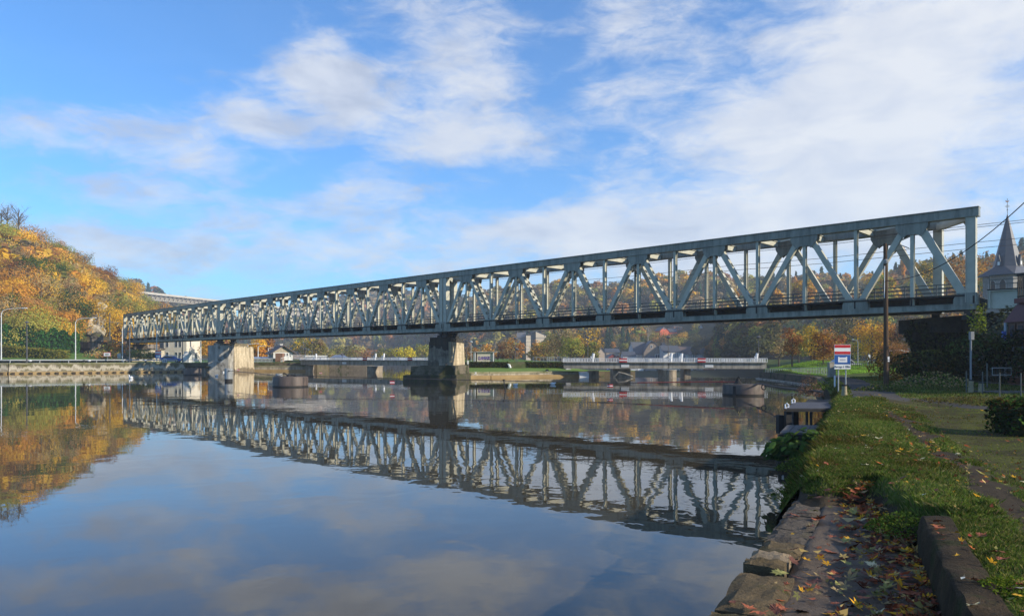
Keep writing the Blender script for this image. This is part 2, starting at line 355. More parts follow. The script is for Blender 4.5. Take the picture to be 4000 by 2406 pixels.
# ------------------------------------------------------------------ railway bridge: three truss spans
STEEL = M('steel_paint', (.47, .455, .365), (.37, .36, .29), 1.3, .5, stain=((.22, .19, .14), 1.7, .68, .82))
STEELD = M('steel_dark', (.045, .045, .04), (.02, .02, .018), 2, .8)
CHORD = M('steel_paint_shaded', (.285, .285, .235), (.21, .215, .18), 1.1, .5, stain=((.12, .12, .08), 1.1, .60, .74), streak=1.6)  # chords and gussets: steel paint darkened, shade of their faces put into the colour
RAILM = M('railing_steel', (.12, .13, .12), (.07, .075, .07), 3, .6)
TH = 7.5; OFF = V3((.6, 5.3, 0)); ZU = V3((0, 0, 1))
SUP = [V3((34.3, 54.8, 6.55)), V3((-8.7, 95., 6.28)), V3((-57.4, 146., 6.57)), V3((-101.3, 194., 6.7))]
def span(A, B, n, label, solid_from, slots):
    u0 = (B-A).normalized(); A = A+u0*.12; B = B-u0*.12
    L = (B-A).length; u = (B-A).normalized(); wv = V3((-u.y, u.x, 0)); wv = wv if wv.y > 0 else -wv; wv.normalize(); p = L/n
    root = thing('truss_span', label, 'railway bridge', A)
    def q(s, h, t=0): return A+u*s+ZU*h+wv*t
    def part(mb, name, mat, both=True):
        o = mb.build(name, mat, root)
        if both:
            c = o.copy(); COL.objects.link(c); c.parent = root; c.location = OFF
        return o
    mb = MB(); mb.beam(q(-.3, 7.17), q(L+.0, 7.17), .56, .62, wv); mb.beam(q(-.32, 7.5), q(L+.02, 7.5), .78, .05, wv); mb.beam(q(-.3, 6.84), q(L, 6.84), .72, .04, wv)
    part(mb, 'top_chord', CHORD)
    mb = MB(); mb.beam(q(-.1, .21), q(L, .21), .50, .38, wv); mb.beam(q(-.12, .0), q(L+.02, .0), .70, .05, wv); mb.beam(q(-.1, .42), q(L, .42), .58, .04, wv)
    part(mb, 'bottom_chord', CHORD)
    for s in (.22, L-.28):
        mb = MB(); mb.beam(q(s, .52), q(s, 6.82), .62, .5, u); mb.beam(q(s-.31, .52, 0), q(s-.31, 6.82, 0), .03, .6, u); mb.beam(q(s+.31, .52), q(s+.31, 6.82), .03, .6, u)
        part(mb, 'end_post', STEEL)
    def diag(s0, h0, s1, h1, slot, wd=.46):
        mb = MB(); a, b = q(s0, h0), q(s1, h1); d = (b-a).normalized(); sd = d.cross(wv)
        if not slot:
            mb.beam(a, b, wd, .36, sd)
        else:
            for t in (-.2, .2): mb.beam(a+wv*t, b+wv*t, wd, .05, sd)
            ln = (b-a).length; k = int(ln/.82)
            for e in (-1, 1):
                for j in range(k+1):
                    c0 = a+d*(ln*j/k-.24)+sd*(e*(wd/2-.015)); c1 = c0+d*.48
                    if j == 0: c0 = a+sd*(e*(wd/2-.015))
                    if j == k: c1 = b+sd*(e*(wd/2-.015))
                    mb.beam(c0, c1, .02, .35, sd)
        part(mb, 'diagonal', STEEL)
    for i in range(n):
        a = (i+.5)*p; b0 = i*p+(.55 if i == 0 else .25); b1 = (i+1)*p-(.6 if i == n-1 else .25); sl = slots and i >= solid_from
        diag(b0, .75, a-.42, 6.75, sl, .56 if i == 0 else .43); diag(b1, .75, a+.42, 6.75, sl, .43)
        mb = MB(); mb.beam(q(a, .5), q(a, 6.0), .08, .32, u); mb.beam(q(a, .5, -.17), q(a, 6.0, -.17), .26, .03, u); mb.beam(q(a, .5, .17), q(a, 6.0, .17), .26, .03, u); part(mb, 'vertical', STEEL)
        if i:
            mb = MB(); mb.beam(q(i*p, 1.0), q(i*p, 6.84), .07, .32, u); mb.beam(q(i*p, 1.0, -.17), q(i*p, 6.84, -.17), .25, .03, u); mb.beam(q(i*p, 1., .17), q(i*p, 6.84, .17), .25, .03, u); part(mb, 'vertical', STEEL)
        mb = MB()
        for t in (-.27, .25):
            mb.prism([q(a+x, h, t) for x, h in ((-1.15, 6.85), (-1.15, 6.5), (-.98, 6.2), (-.62, 5.75), (-.36, 5.95), (.36, 5.95), (.62, 5.75), (.98, 6.2), (1.15, 6.5), (1.15, 6.85))], wv*.025)
        part(mb, 'gusset_plate', CHORD)
    for i in range(n+1):
        mb = MB(); b = i*p; x0, x1 = (-1.0, 1.0) if 0 < i < n else ((-.25, 1.35) if i == 0 else (-1.35, .02))
        for t in (-.28, .26):
            mb.prism([q(b+x0, .3, t), q(b+x1, .3, t), q(b+x1, .75, t), q(b+x1*.82, 1.22, t), q(b+x0*.82, 1.22, t), q(b+x0, .75, t)], wv*.025)
        part(mb, 'gusset_plate', CHORD)
    # floor: cross girders, stringers, sleepers deck, footway edge
    sh = OFF.dot(u); wid = OFF.dot(wv)
    mb = MB()
    for i in range(2*n+1):
        s = i*p/2; s2 = s
        if s-0 < 0 or s > L: continue
        mb.beam(q(s, .55, .26), q(s, .55, .26)+wv*(wid-.5), .22, .72, u)
        mb.beam(q(s+.02, .98, -.25), q(s+.02, .42, -.25), .12, .10, u)
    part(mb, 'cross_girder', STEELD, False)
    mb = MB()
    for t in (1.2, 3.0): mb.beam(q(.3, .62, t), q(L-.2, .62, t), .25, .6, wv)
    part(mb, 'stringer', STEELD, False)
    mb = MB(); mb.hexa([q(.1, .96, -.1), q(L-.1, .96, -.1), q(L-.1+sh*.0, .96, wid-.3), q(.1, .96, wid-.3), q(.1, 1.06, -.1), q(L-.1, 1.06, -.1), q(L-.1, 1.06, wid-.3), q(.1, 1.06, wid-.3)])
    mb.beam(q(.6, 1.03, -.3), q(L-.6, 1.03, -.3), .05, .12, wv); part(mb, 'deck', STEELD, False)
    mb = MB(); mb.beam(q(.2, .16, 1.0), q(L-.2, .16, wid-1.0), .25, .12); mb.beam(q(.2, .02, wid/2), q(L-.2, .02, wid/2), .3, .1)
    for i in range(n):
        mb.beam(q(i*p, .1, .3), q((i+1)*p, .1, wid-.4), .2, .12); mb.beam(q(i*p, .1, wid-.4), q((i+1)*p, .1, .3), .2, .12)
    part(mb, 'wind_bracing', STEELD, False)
    for i in range(2*n+1):                           # top lateral struts square to the bridge
        s = i*p/2
        if s+0 > L-.5 or s < .6: continue
        mb = MB(); mb.beam(q(s, 7.0, .28), q(s, 7.0, .28)+wv*(wid-.55), .24, .46, u); mb.beam(q(s, 7.24, .3), q(s, 7.24, .3)+wv*(wid-.55), .42, .04, u); part(mb, 'top_strut', STEEL, False)
    mb = MB()
    for i in range(n):
        mb.beam(q(i*p+.4, 7.25, .3), q((i+1)*p-.4, 7.25, wid-.3), .2, .14)
    part(mb, 'top_bracing', STEEL, False)
    for s in (.2, L-.25):
        mb = MB(); mb.beam(q(s, 6.95, .25), q(s, 6.95, -.25)+OFF, .3, .55, u); mb.prism([q(s, 6.7, .25), q(s, 6.7, .25)+OFF*.25, q(s, 5.6, .25)], u*.05)
        part(mb, 'portal_strut', STEEL, False)
    for t in (.42, wid-.75):
        mb = MB()
        for h in (1.35, 1.65, 1.98): mb.beam(q(.4, h, t), q(L-.4, h, t), .05, .05 if h < 1.9 else .075, wv)
        k = int(L/2.2)
        for j in range(k+1): mb.beam(q(.4+(L-.8)*j/k, 1.06, t), q(.4+(L-.8)*j/k, 1.98, t), .07, .07, u)
        part(mb, 'handrail', RAILM, False)
    mb = MB()
    for t in (wid/2-.72, wid/2+.72): mb.beam(q(.2, 1.16, t), q(L-.2, 1.16, t), .08, .15, wv)
    part(mb, 'rail', M('rail_rust', (.18, .1, .06), (.09, .05, .03), 4, .6), False)
    for s in (.35, L-.4):
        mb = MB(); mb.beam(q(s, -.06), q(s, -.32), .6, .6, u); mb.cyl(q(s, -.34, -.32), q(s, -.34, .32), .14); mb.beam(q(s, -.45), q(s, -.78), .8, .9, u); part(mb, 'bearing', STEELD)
    return root
span(SUP[0], SUP[1], 7, 'steel truss span between the brick house bank and the dark stone river pier, closest span', 2, True)
span(SUP[1], SUP[2], 8, 'middle steel truss span between the dark stone pier and the pale two-tone pier', 0, True)
span(SUP[2], SUP[3], 7, 'far sunlit steel truss span between the pale pier and the wooded hill abutment', 0, False)
# overhead line: masts' brackets on the trusses and the wires
WIRE = M('wire', (.10, .10, .10), (.06, .06, .06), 4, .5)
GALV = M('galvanised', (.42, .44, .45), (.32, .34, .35), 4, .45, metal=.3)
def on_bridge(k, f, h, t):
    A, B = SUP[k], SUP[k+1]; return A.lerp(B, f)+ZU*h+OFF*t
for h, t, lab in ((6.55, .55, 'upper overhead cable running along inside the truss bridge'), (6.25, .35, 'feeder cable just under the upper overhead cable inside the bridge'), (5.2, .5, 'messenger wire above the contact wire inside the bridge'), (4.75, .5, 'contact wire over the bridge track, lowest overhead wire')):
    mb = MB(); A = SUP[0]; dr = (SUP[0]-SUP[1]).normalized()
    pts = [SUP[0]+dr*40+ZU*h+OFF*t]+[on_bridge(k, f, h-.12*math.sin(f*math.pi*3)**2, t) for k in range(3) for f in (0, .17, .33, .5, .67, .83)]+[on_bridge(2, 1, h, t)]+[SUP[3]+(SUP[3]-SUP[2]).normalized()*60+ZU*h+OFF*t]
    mb.tube(pts, .022, 4); tag(mb.build('overhead_wire', WIRE), lab, 'wire')
BR = ['first panel beside the end post', 'third panel of the close span', 'last panel by the dark pier', 'middle span beside the slotted diagonals']
for i, (k, f) in enumerate(((0, .075), (0, .5), (0, .79), (1, .35))):
    a = on_bridge(k, f, 5.9, .05); r = thing('catenary_bracket', 'overhead line bracket with insulators in the '+BR[i], 'bracket', a, 'overhead line brackets on the bridge')
    mb = MB(); mb.tube([a, a+V3((.1, 2.5, -.15))], .06, 6); mb.tube([a+V3((0, .1, -.9)), a+V3((.1, 2.2, -.2))], .04, 6); mb.build('arm', GALV, r)
    mb = MB(); mb.lathe(a+V3((.1, 2.4, -.95)), [(.05, 0), (.11, .1), (.05, .2), (.11, .3), (.05, .4), (.11, .5), (.05, .6), (.03, .8)], 8); mb.build('insulator', STEELD, r)
    mb = MB(); mb.tube([a+V3((.1, 2.4, -.95)), a+V3((-.4, 2.8, -1.3))], .03, 5); mb.build('steady_arm', GALV, r)
# ------------------------------------------------------------------ river piers
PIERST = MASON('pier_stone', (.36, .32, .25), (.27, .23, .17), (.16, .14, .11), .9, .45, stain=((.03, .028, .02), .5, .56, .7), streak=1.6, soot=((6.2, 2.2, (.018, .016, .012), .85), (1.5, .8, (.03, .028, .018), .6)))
PIERLIT = MASON('pier_stone_warm_lit', (.74, .62, .43), (.58, .46, .29), (.22, .18, .12), .9, .42, stain=((.10, .10, .03), .7, .62, .74), streak=1.5, soot=((-.3, 1.0, (.10, .07, .035), .75), (5.7, .7, (.07, .06, .03), .7)))
PCONC = M('pier_concrete', (.50, .47, .41), (.32, .30, .26), .8, .85, stain=((.05, .043, .035), .6, .52, .68), streak=1.1)
MOSSY = M('mossy_stone', (.10, .085, .055), (.035, .032, .022), 1.5, .9, .5, 8, stain=((.05, .065, .015), .8, .5, .62))
def sheared(mb, x0, x1, y0, y1, z0, z1, k=.09, tx=0, ty=0):
    a = lambda x, y, z: (x+k*(y-y0), y, z)
    return mb.hexa([a(x0-tx, y0-ty, z0), a(x1+tx, y0-ty, z0), a(x1+tx, y1+ty, z0), a(x0-tx, y1+ty, z0), a(x0, y0, z1), a(x1, y0, z1), a(x1, y1, z1), a(x0, y1, z1)])
r = thing('bridge_pier', 'dark weathered stone pier standing in the river on a stepped mossy base', 'bridge pier', (-9, 98, 0))
sheared(MB(), -10.55, -8.1, 94.3, 104.8, 1.85, 4.95, tx=.12, ty=.1).build('shaft', PIERST, r); sheared(MB(), -8.097, -7.72, 94.35, 104.75, 1.85, 4.95, tx=.12, ty=.1).build('flank', PIERLIT, r)  # grimed shaft; the flank's paler stone has its sunlight put into the colour
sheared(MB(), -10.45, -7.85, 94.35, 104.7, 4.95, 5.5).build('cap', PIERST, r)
mb = MB(); sheared(mb, -12.7, -7.3, 93.3, 106, .75, 1.85, tx=.1); sheared(mb, -11.6, -7.5, 93.7, 105.5, 1.85, 1.95); mb.build('base', MASON('base_stone', (.2, .17, .12), (.12, .1, .07), (.06, .05, .04), .8, .38, stain=((.03, .035, .012), .6, .45, .6)), r)
mb = MB(); sheared(mb, -13.6, -7.0, 92.9, 106.5, -.6, .75, tx=.1); mb.build('footing', MOSSY, r)
r = thing('bridge_pier', 'two-tone river pier with smooth concrete front and warm rough stone flank', 'bridge pier', (-58, 150, 0))
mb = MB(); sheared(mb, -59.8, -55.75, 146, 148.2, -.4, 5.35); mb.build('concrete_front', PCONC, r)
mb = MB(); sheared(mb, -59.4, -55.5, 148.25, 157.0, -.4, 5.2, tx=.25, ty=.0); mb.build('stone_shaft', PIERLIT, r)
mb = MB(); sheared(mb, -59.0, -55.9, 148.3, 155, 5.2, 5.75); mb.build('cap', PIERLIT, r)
for (x, y, z0, z1) in ((-58.0, 146.8, 5.35, 5.8), (-57.0, 151.6, 5.75, 5.8)):
    mb = MB(); mb.box(x-.8, x+.8, y-.5, y+.6, z0, z1); mb.build('bearing_block', PCONC, r)
# ------------------------------------------------------------------ weir footbridges
WCONC = M('weir_concrete', (.44, .41, .35), (.31, .29, .25), .9, .85, streak=1.5, stain=((.1, .09, .07), .8, .6, .75))
WHITEP = M('white_paint', (.78, .79, .80), (.66, .67, .68), 3, .5)
REDP = M('red_paint', (.52, .015, .02), (.42, .012, .015), 3, .45)
BLUEP = M('blue_paint', (.012, .09, .33), (.01, .075, .27), 3, .45)
SIGNW = M('sign_white', (.76, .76, .75), (.68, .68, .67), 3, .5)
def weir(A, B, z0, z1, zr, label, signs, panels, joint, ends):
    A = V3((*A, 0)); B = V3((*B, 0)); u = (B-A).normalized(); n = V3((u.y, -u.x, 0)); n = n if n.y < 0 else -n; L = (B-A).length
    r = thing('weir_footbridge', label, 'footbridge', A); q = lambda s, h, t=0: A+u*s+n*t+ZU*h
    for s0, s1 in zip([0]+joint, joint+[L]):
        mb = MB(); mb.beam(q(s0+.06, (z0+z1)/2-.06), q(s1-.06, (z0+z1)/2-.06), 1.6, z1-z0-.12, n); mb.build('girder', WCONC, r)
    mb = MB(); mb.beam(q(0, z1-.05), q(L, z1-.05), 2.1, .12, n); mb.build('deck', WCONC, r)
    for t in (1.0, -1.0):
        mb = MB(); mb.beam(q(0, zr, t), q(L, zr, t), .07, .06, n); mb.beam(q(0, z1+.07, t), q(L, z1+.07, t), .05, .04, n); k = int(L/.24)
        for i in range(k+1): mb.beam(q(L*i/k, z1+.01, t), q(L*i/k, zr, t), .07, .05, u)
        for i in range(0, k+1, 9): mb.beam(q(L*i/k, z1, t), q(L*i/k, zr, t), .14, .08, u)
        mb.build('railing', WHITEP, r)
    for s in signs:
        b = MB(); b.beam(q(s-.58, (z1+zr)/2, 1.09), q(s+.58, (z1+zr)/2, 1.09), .03, zr-z1+.04, n); so_ = b.build('sign_board', REDP, r)
        b = MB(); b.beam(q(s-.58, (z1+zr)/2, 1.11), q(s+.58, (z1+zr)/2, 1.11), .02, (zr-z1)*.34, n); b.build('white_stripe', SIGNW, so_)
    for s in panels:
        b = MB(); b.beam(q(s-.6, z0+.42, .83), q(s+.6, z0+.42, .83), .05, .42, n); b.build('grey_panel', SIGNW, r)
    for s in ends:
        b = MB(); b.tube([q(s, z1, .3), q(s+.1, z1+1.1, .3), q(s+.16, zr+.75, .3)], [.19, .19, .17], 10); h = b.build('hoist_post', WHITEP, r)
        b = MB(); b.tube([q(s-.15, zr+.05, .5), q(s-.3, zr+.2, .5), q(s-.2, zr+.35, .5)], .07, 6); b.build('handle', WHITEP, h)
    return r
wr = weir((7.8, 112.4), (37.2, 108.8), 1.3, 2.27, 2.82, 'grey concrete weir footbridge with white railings in front of the village houses', [8.9, 20.3], [9.2, 21.4], [15.6], [4.4, 15.9, 17.4, 28.2])
wl = weir((-44.4, 158), (-14.5, 138), 1.4, 2.4, 2.95, 'sunlit concrete weir footbridge with white railings beside the white lock house', [19.2, 31.0], [13.2], [20.6], [4.2, 21.3, 23.5])
def weirpier(x, y, w_, d, z1, label):
    r = thing('weir_pier', label, 'pier', (x, y, 0)); prof = [(-w_/2, 0), (w_/2, 0), (w_/2, d), (-w_/2, d)]
    mb = MB(); pts = [(x+w_/2*math.cos(a), y+w_/2*math.sin(a)) for a in [math.pi+math.pi*i/10 for i in range(11)]]+[(x+w_/2, y+d), (x-w_/2, y+d)]
    mb.slab(pts, -1.2, z1); mb.build('shaft', PIERLIT2, r); mb = MB(); mb.slab([(x+(a-x)*1.07, y+(b-y)*1.05) for a, b in pts], z1, z1+.12); mb.build('cap', WCONC, r)
    return r
PIERLIT2 = M('weir_pier_concrete', (.42, .35, .26), (.24, .2, .15), 1.2, .85, streak=2)
weirpier(23.0, 108.2, 1.9, 4, 1.05, 'round-nosed concrete weir pier below the village houses')
weirpier(-27.6, 147.5, 2.4, 4, 1.1, 'round-nosed weir pier under the sunlit footbridge')
for (x0, x1, y0, y1, z0, z1, lab) in ((25.6, 26.5, 110, 113, -2, 1.25, 'slim lit concrete post beside the round weir pier'), (10.2, 11.6, 112, 114.5, -1, .72, 'white concrete block at the end of the island quay'),
                                 (11.7, 13.2, 112.8, 115, -1, .95, 'stained concrete pier of the weir by the white block'), (15.2, 17.8, 111.5, 115, -1.5, 1.25, 'pale concrete weir pier with curved arm'), (-43.5, -42.0, 156.5, 159, -.5, 1.3, 'concrete strut under the sunlit footbridge end')):
    tag(MB().box(x0, x1, y0, y1, z0, z1).build('concrete_pier', WHITEP if 'white concrete' in lab else PIERLIT2), lab, 'pier')
mb = MB(); mb.tube([(15.3, 110.9, .15), (15.9, 110.7, .75), (16.8, 110.6, .55), (18, 110.5, .1)], .1, 6); tag(mb.build('pipe', WCONC), 'curved grey pipe dipping into the water at the weir pier', 'pipe')
mb = MB(); mb.box(7, 36.8, 108.9, 109.6, -6, -.02); tag(mb.build('weir_sill', WCONC), 'low weir sill across the river under the footbridge', 'weir')
# ------------------------------------------------------------------ motorway viaduct
VC = M('viaduct_concrete', (.50, .46, .40), (.40, .37, .33), .05, .85)
VA = V3((-362, 566, 60)); VB = V3((-160, 1193, 58)); vu = (VB-VA).normalized(); vn = V3((vu.y, -vu.x, 0)).normalized()
vr = thing('viaduct', 'tall pale motorway viaduct crossing the valley behind the truss bridge', 'viaduct', VA)
q = lambda s, h, t: VA+vu*s+ZU*h+vn*t
VL = (VB-VA).length
mb = MB(); mb.beam(q(0, -.5, 0), q(VL, -.5, 0), 19, .7, vn); mb.build('deck', VC, vr)
mb = MB()
for i in range(24):
    s0, s1 = VL*i/24, VL*(i+1)/24; d0 = 4.5+1.6*math.cos(s0/95)**2; d1 = 4.5+1.6*math.cos(s1/95)**2
    mb.hexa([q(s0, -.85-d0, 4), q(s1, -.85-d1, 4), q(s1, -.85-d1, -4), q(s0, -.85-d0, -4), q(s0, -.85, 7), q(s1, -.85, 7), q(s1, -.85, -7), q(s0, -.85, -7)])
mb.build('box_girder', VC, vr)
mb = MB()
for i in range(120):
    s = VL*i/120
    mb.beam(q(s, -4.2, 5.1), q(s+1.5, -.9, 8.6), .5, .5); mb.beam(q(s+3, -4.2, 5.1), q(s+1.5, -.9, 8.6), .5, .5)
mb.build('deck_strut', VC, vr)
for t in (9.4, -9.4):
    mb = MB(); mb.beam(q(0, .35, t), q(VL, .35, t), .25, 1.1, vn); mb.build('parapet', VC, vr)
for s in (395, 540):
    c = q(s, 0, 0); mb = MB(); mb.hexa([(c.x-4.6, c.y-3, -8), (c.x+4.6, c.y-3, -8), (c.x+4.6, c.y+3, -8), (c.x-4.6, c.y+3, -8), (c.x-4, c.y-2.5, 54), (c.x+4, c.y-2.5, 54), (c.x+4, c.y+2.5, 54), (c.x-4, c.y+2.5, 54)]); mb.build('pier', VC, vr)
# ------------------------------------------------------------------ hills and woods
FOL = LEAFMAT('foliage', .33)
ORANGE = [H('c8903c'), H('b88234'), H('cf9c44')]; RUST = [H('a87444'), H('986a40'), H('b08048')]
GOLD = [H('e2b53c'), H('dcae36'), H('cfa844')]; OLIVE = [H('9a9644'), H('888c40'), H('a69c4a')]; GREEN = [H('3f5f28'), H('35522a'), H('4c6a30')]
BARE = [H('a08c62'), H('907e5a'), H('ab9668')]; CONIF = [H('3a5640'), H('334c3a'), H('456244')]; PALEG = [H('8d8f45'), H('a39a4a'), H('7f8440')]
DARKW = [H('5c5a36'), H('4c4e30'), H('68603a'), H('72643c')]
HILLM = M('hill_floor', (.085, .065, .03), (.035, .035, .015), .08, .95, stain=((.12, .09, .04), .3, .5, .65))
def loft(rows, nu, nv, amp=0, seed=1):
    """rows: control polylines (world points), resampled to a smooth sheet"""
    rg = np.random.default_rng(seed); rows = [np.array([list(p) for p in r]) for r in rows]; m = len(rows[0])
    t = np.linspace(0, m-1, nu); A = np.stack([np.stack([np.interp(t, np.arange(m), r[:, k]) for k in range(3)], 1) for r in rows])
    s = np.linspace(0, len(rows)-1, nv); out = np.zeros((nv, nu, 3))
    for k in range(3):
        for i in range(nu): out[:, i, k] = np.interp(s, np.arange(len(rows)), A[:, i, k])
    if amp:
        ph = rg.uniform(0, 6, 6); X, Y = out[..., 0], out[..., 1]
        out[..., 2] += amp*(np.sin(X*.05+ph[0])*np.cos(Y*.045+ph[1])+.5*np.sin(X*.11+Y*.07+ph[2])+.3*np.cos(X*.2-Y*.17+ph[3]))*np.clip(np.linspace(0, 3, nv), 0, 1)[:, None]
    return out
def grid_obj(name, g, mat, smooth=True):
    nv, nu = g.shape[:2]; mb = MB(); mb.v = [V3(p) for p in g.reshape(-1, 3)]
    mb.f = [(j*nu+i, j*nu+i+1, (j+1)*nu+i+1, (j+1)*nu+i) for j in range(nv-1) for i in range(nu-1)]; mb.mi = [0]*len(mb.f)
    o = mb.build(name, mat); 
    if smooth: o.data.polygons.foreach_set('use_smooth', [True]*len(o.data.polygons))
    return struct(o)
def on(g, v, u):
    nv, nu = g.shape[:2]; y = v*(nv-1); x = u*(nu-1); j = min(int(y), nv-2); i = min(int(x), nu-2); fy = y-j; fx = x-i
    return (g[j, i]*(1-fx)+g[j, i+1]*fx)*(1-fy)+(g[j+1, i]*(1-fx)+g[j+1, i+1]*fx)*fy
def hillrows(cols):
    """cols: (px, ridge_py, ridge_Y, foot_Y, foot_z) -> foot, flank, shoulder, ridge, back"""
    foot = [P(c[0], 1395, c[3])*1 for c in cols]
    for f, c in zip(foot, cols): f.z = c[4]
    ridge = [P(c[0], c[1], c[2]) for c in cols]
    a = [f.lerp(r, .33)+V3((0, 0, (r.z-f.z)*.07)) for f, r in zip(foot, ridge)]; b = [f.lerp(r, .68)+V3((0, 0, (r.z-f.z)*.09)) for f, r in zip(foot, ridge)]
    back = [r+(r-f)*.55 for f, r in zip(foot, ridge)]
    for bk, r in zip(back, ridge): bk.z = r.z*.75
    return [foot, a, b, ridge, back]
LH = loft(hillrows([(-420, 960, 255, 165, 2), (-200, 955, 262, 168, 2), (0, 962, 270, 172, 2), (104, 985, 276, 176, 2), (180, 1022, 282, 182, 2), (255, 1052, 292, 188, 2.2), (300, 1100, 302, 195, 2.5), (406, 1140, 315, 205, 3),
                    (472, 1185, 333, 216, 3), (519, 1205, 348, 228, 3), (640, 1285, 372, 252, 3), (760, 1345, 395, 280, 3), (880, 1385, 420, 300, 2)]), 90, 40, 1.2, 2)
grid_obj('hill', LH, HILLM)
FH = loft(hillrows([(300, 1200, 900, 520, 0), (450, 1160, 920, 560, 0), (533, 1135, 930, 600, -4), (632, 1170, 960, 620, -6), (800, 1230, 1100, 640, -6), (1000, 1250, 1250, 680, -6), (1130, 1228, 1300, 700, -6), (1218, 1200, 1300, 700, -6),
                    (1330, 1180, 1300, 690, -6), (1450, 1160, 1250, 680, -6), (1552, 1155, 1200, 660, -6), (1640, 1172, 1150, 640, -6), (1781, 1185, 1050, 600, -6), (1900, 1178, 950, 560, -6), (2000, 1180, 900, 560, -6), (2200, 1200, 860, 560, -6)]), 110, 30, 4, 3)
grid_obj('hill', FH, HILLM)
RH = loft(hillrows([(1750, 1300, 760, 520, -6), (1850, 1205, 740, 500, -6), (1946, 1165, 700, 480, -6), (2072, 1148, 680, 460, -6), (2189, 1138, 665, 440, -5), (2350, 1143, 650, 425, -4), (2505, 1122, 640, 400, -3.4), (2724, 1104, 620, 385, -3.4), (2850, 1115, 600, 372, -3), (3000, 1130, 580, 330, -2),
                    (3210, 1128, 540, 285, 0), (3405, 1128, 500, 250, 1), (3560, 1116, 470, 235, 1.3), (3730, 1090, 440, 220, 1.3), (3900, 1080, 420, 210, 1.3), (4100, 1015, 400, 200, 1.3), (4400, 960, 380, 190, 1.3)]), 130, 40, 2.5, 4)
grid_obj('hill', RH, HILLM)
# far-off woods: crowns too far to tell apart, one mass per hillside
def wood_mass(name, g, n, h, pals, wts, nl, leaf, seed, vr=(0, .93), skip=None, label=None, dens=None):
    rg = np.random.default_rng(seed); tv = []; T = []
    for k in range(6): T.append(crown(round_lobes(1, .82, .12, 7, rg), nl, leaf, [(1, 1, 1)], rg, lobejit=.16))
    CT = []
    for k in range(2):
        z = rg.random(nl)**.8; a = rg.uniform(0, 6.28, nl); rr = (1-z)*.24*rg.uniform(.5, 1.05, nl)
        c = np.stack([rr*np.cos(a), rr*np.sin(a), .05+z*.95], 1); CT.append(leaf_quads(c, unit(np.stack([np.cos(a), np.sin(a), 0*a+.5], 1)+rg.normal(0, .5, (nl, 3))), leaf*rg.uniform(.5, 1.1, nl), np.exp(rg.normal(0, .12, (nl, 1)))*np.ones((nl, 3)), rng=rg))
    vs, cs = [], []
    for k in range(n):
        v, u = rg.uniform(*vr), rg.random()
        p = on(g, v, u)
        if skip and skip(p): continue
        pk = rg.choice(len(pals), p=wts); pal = np.array(pals[pk]); c0 = pal[rg.integers(len(pal))]*np.exp(rg.normal(0, .16))
        tv, tc_ = (CT[k % 2] if pals[pk] is CONIF else T[k % 6]); hh = h*rg.uniform(.65, 1.25); ww = hh*rg.uniform(.85, 1.25); a = rg.uniform(0, 6.28); ca, sa = math.cos(a), math.sin(a)
        if pals[pk] is CONIF: hh *= 1.25
        q_ = np.stack([(tv[:, 0]*ca-tv[:, 1]*sa)*ww+p[0], (tv[:, 0]*sa+tv[:, 1]*ca)*ww+p[1], tv[:, 2]*hh+p[2]-.12*hh], 1)
        vs.append(q_); cs.append(np.clip(tc_*c0, 0, 1))
    o = quads_obj(name, np.concatenate(vs), np.concatenate(cs), FOL); o['kind'] = 'stuff'; return o
def pxy(p): return CX+p[0]/p[1]*F, HY-(p[2]-EYE)/p[1]*F
wood_mass('far_woodland', FH, 900, 15, [RUST, OLIVE, BARE, DARKW, CONIF], [.22, .2, .2, .3, .08], 110, .16, 5)
def rskip(p):
    x, y = pxy(p)
    return (2520 < x < 2860 and y > 1268 and p[1] < 480) or (x > 3860 and p[1] < 225 and y > 1330) or (2080 < x < 2520 and p[1] < 410)
wood_mass('hillside_woodland', RH, 1250, 11.5, [ORANGE, RUST, BARE, OLIVE, GOLD, CONIF, DARKW], [.10, .09, .38, .22, .07, .05, .09], 300, .098, 6, (.05, .9), rskip)
wood_mass('ridge_conifers', RH, 420, 11, [CONIF, OLIVE, BARE], [.6, .2, .2], 130, .11, 8, (.60, .80), lambda p: pxy(p)[0] < 2900)
wood_mass('ridge_woodland', LH, 700, 8, [ORANGE, OLIVE, BARE, RUST, GOLD], [.28, .26, .18, .13, .15], 150, .13, 7, (.3, .92), lambda p: pxy(p)[0] < 540 and p[1] < 300 and False)
# the near wooded slope: every tree its own
TREEBARK = M('bark', (.13, .10, .07), (.06, .05, .035), 2, .9)
PALEBARK = M('pale_bark', (.36, .33, .28), (.2, .18, .15), 2, .85)
def tree_mesh(kind, seed, h, w, pal, n, leaf):
    rg = np.random.default_rng(seed); rr = random.Random(seed); base = h*.16
    L = round_lobes(h, w, base, 10, rg); v, c = crown(L, n, leaf, pal, rg, flat=.34, shell=(.72, 1.04), lobejit=.10)
    return v, c, limbs(MB(), h, w, base, rr, 5, h*.022)
SLOPE = []
KINDS = [('orange', ORANGE, 'copper orange autumn tree on the wooded slope above the far quay'), ('olive', OLIVE, 'olive green tree still in leaf on the wooded slope above the far quay'),
         ('gold', GOLD, 'golden yellow autumn tree on the wooded slope above the far quay'), ('bare', BARE, 'half bare grey brown tree on the wooded slope above the far quay'), ('rust', RUST, 'rust brown autumn tree on the wooded slope above the far quay'), ('green', GREEN, 'dark green tree on the lower wooded slope above the far quay')]
PROTO = {}
for i, (k, pal, lab) in enumerate(KINDS):
    PROTO[k] = []
    for j in range(3):
        v, c, mb = tree_mesh('round', 40+i*7+j, 10, 9.0, [pal[j]], 2500 if k != 'bare' else 1500, .19 if k != 'bare' else .16)
        o = quads_obj('slope_tree', v, c, FOL, None, mb, TREEBARK); tag(o, lab, 'tree', k+' trees on the wooded slope'); PROTO[k].append(o); o['fresh'] = 1
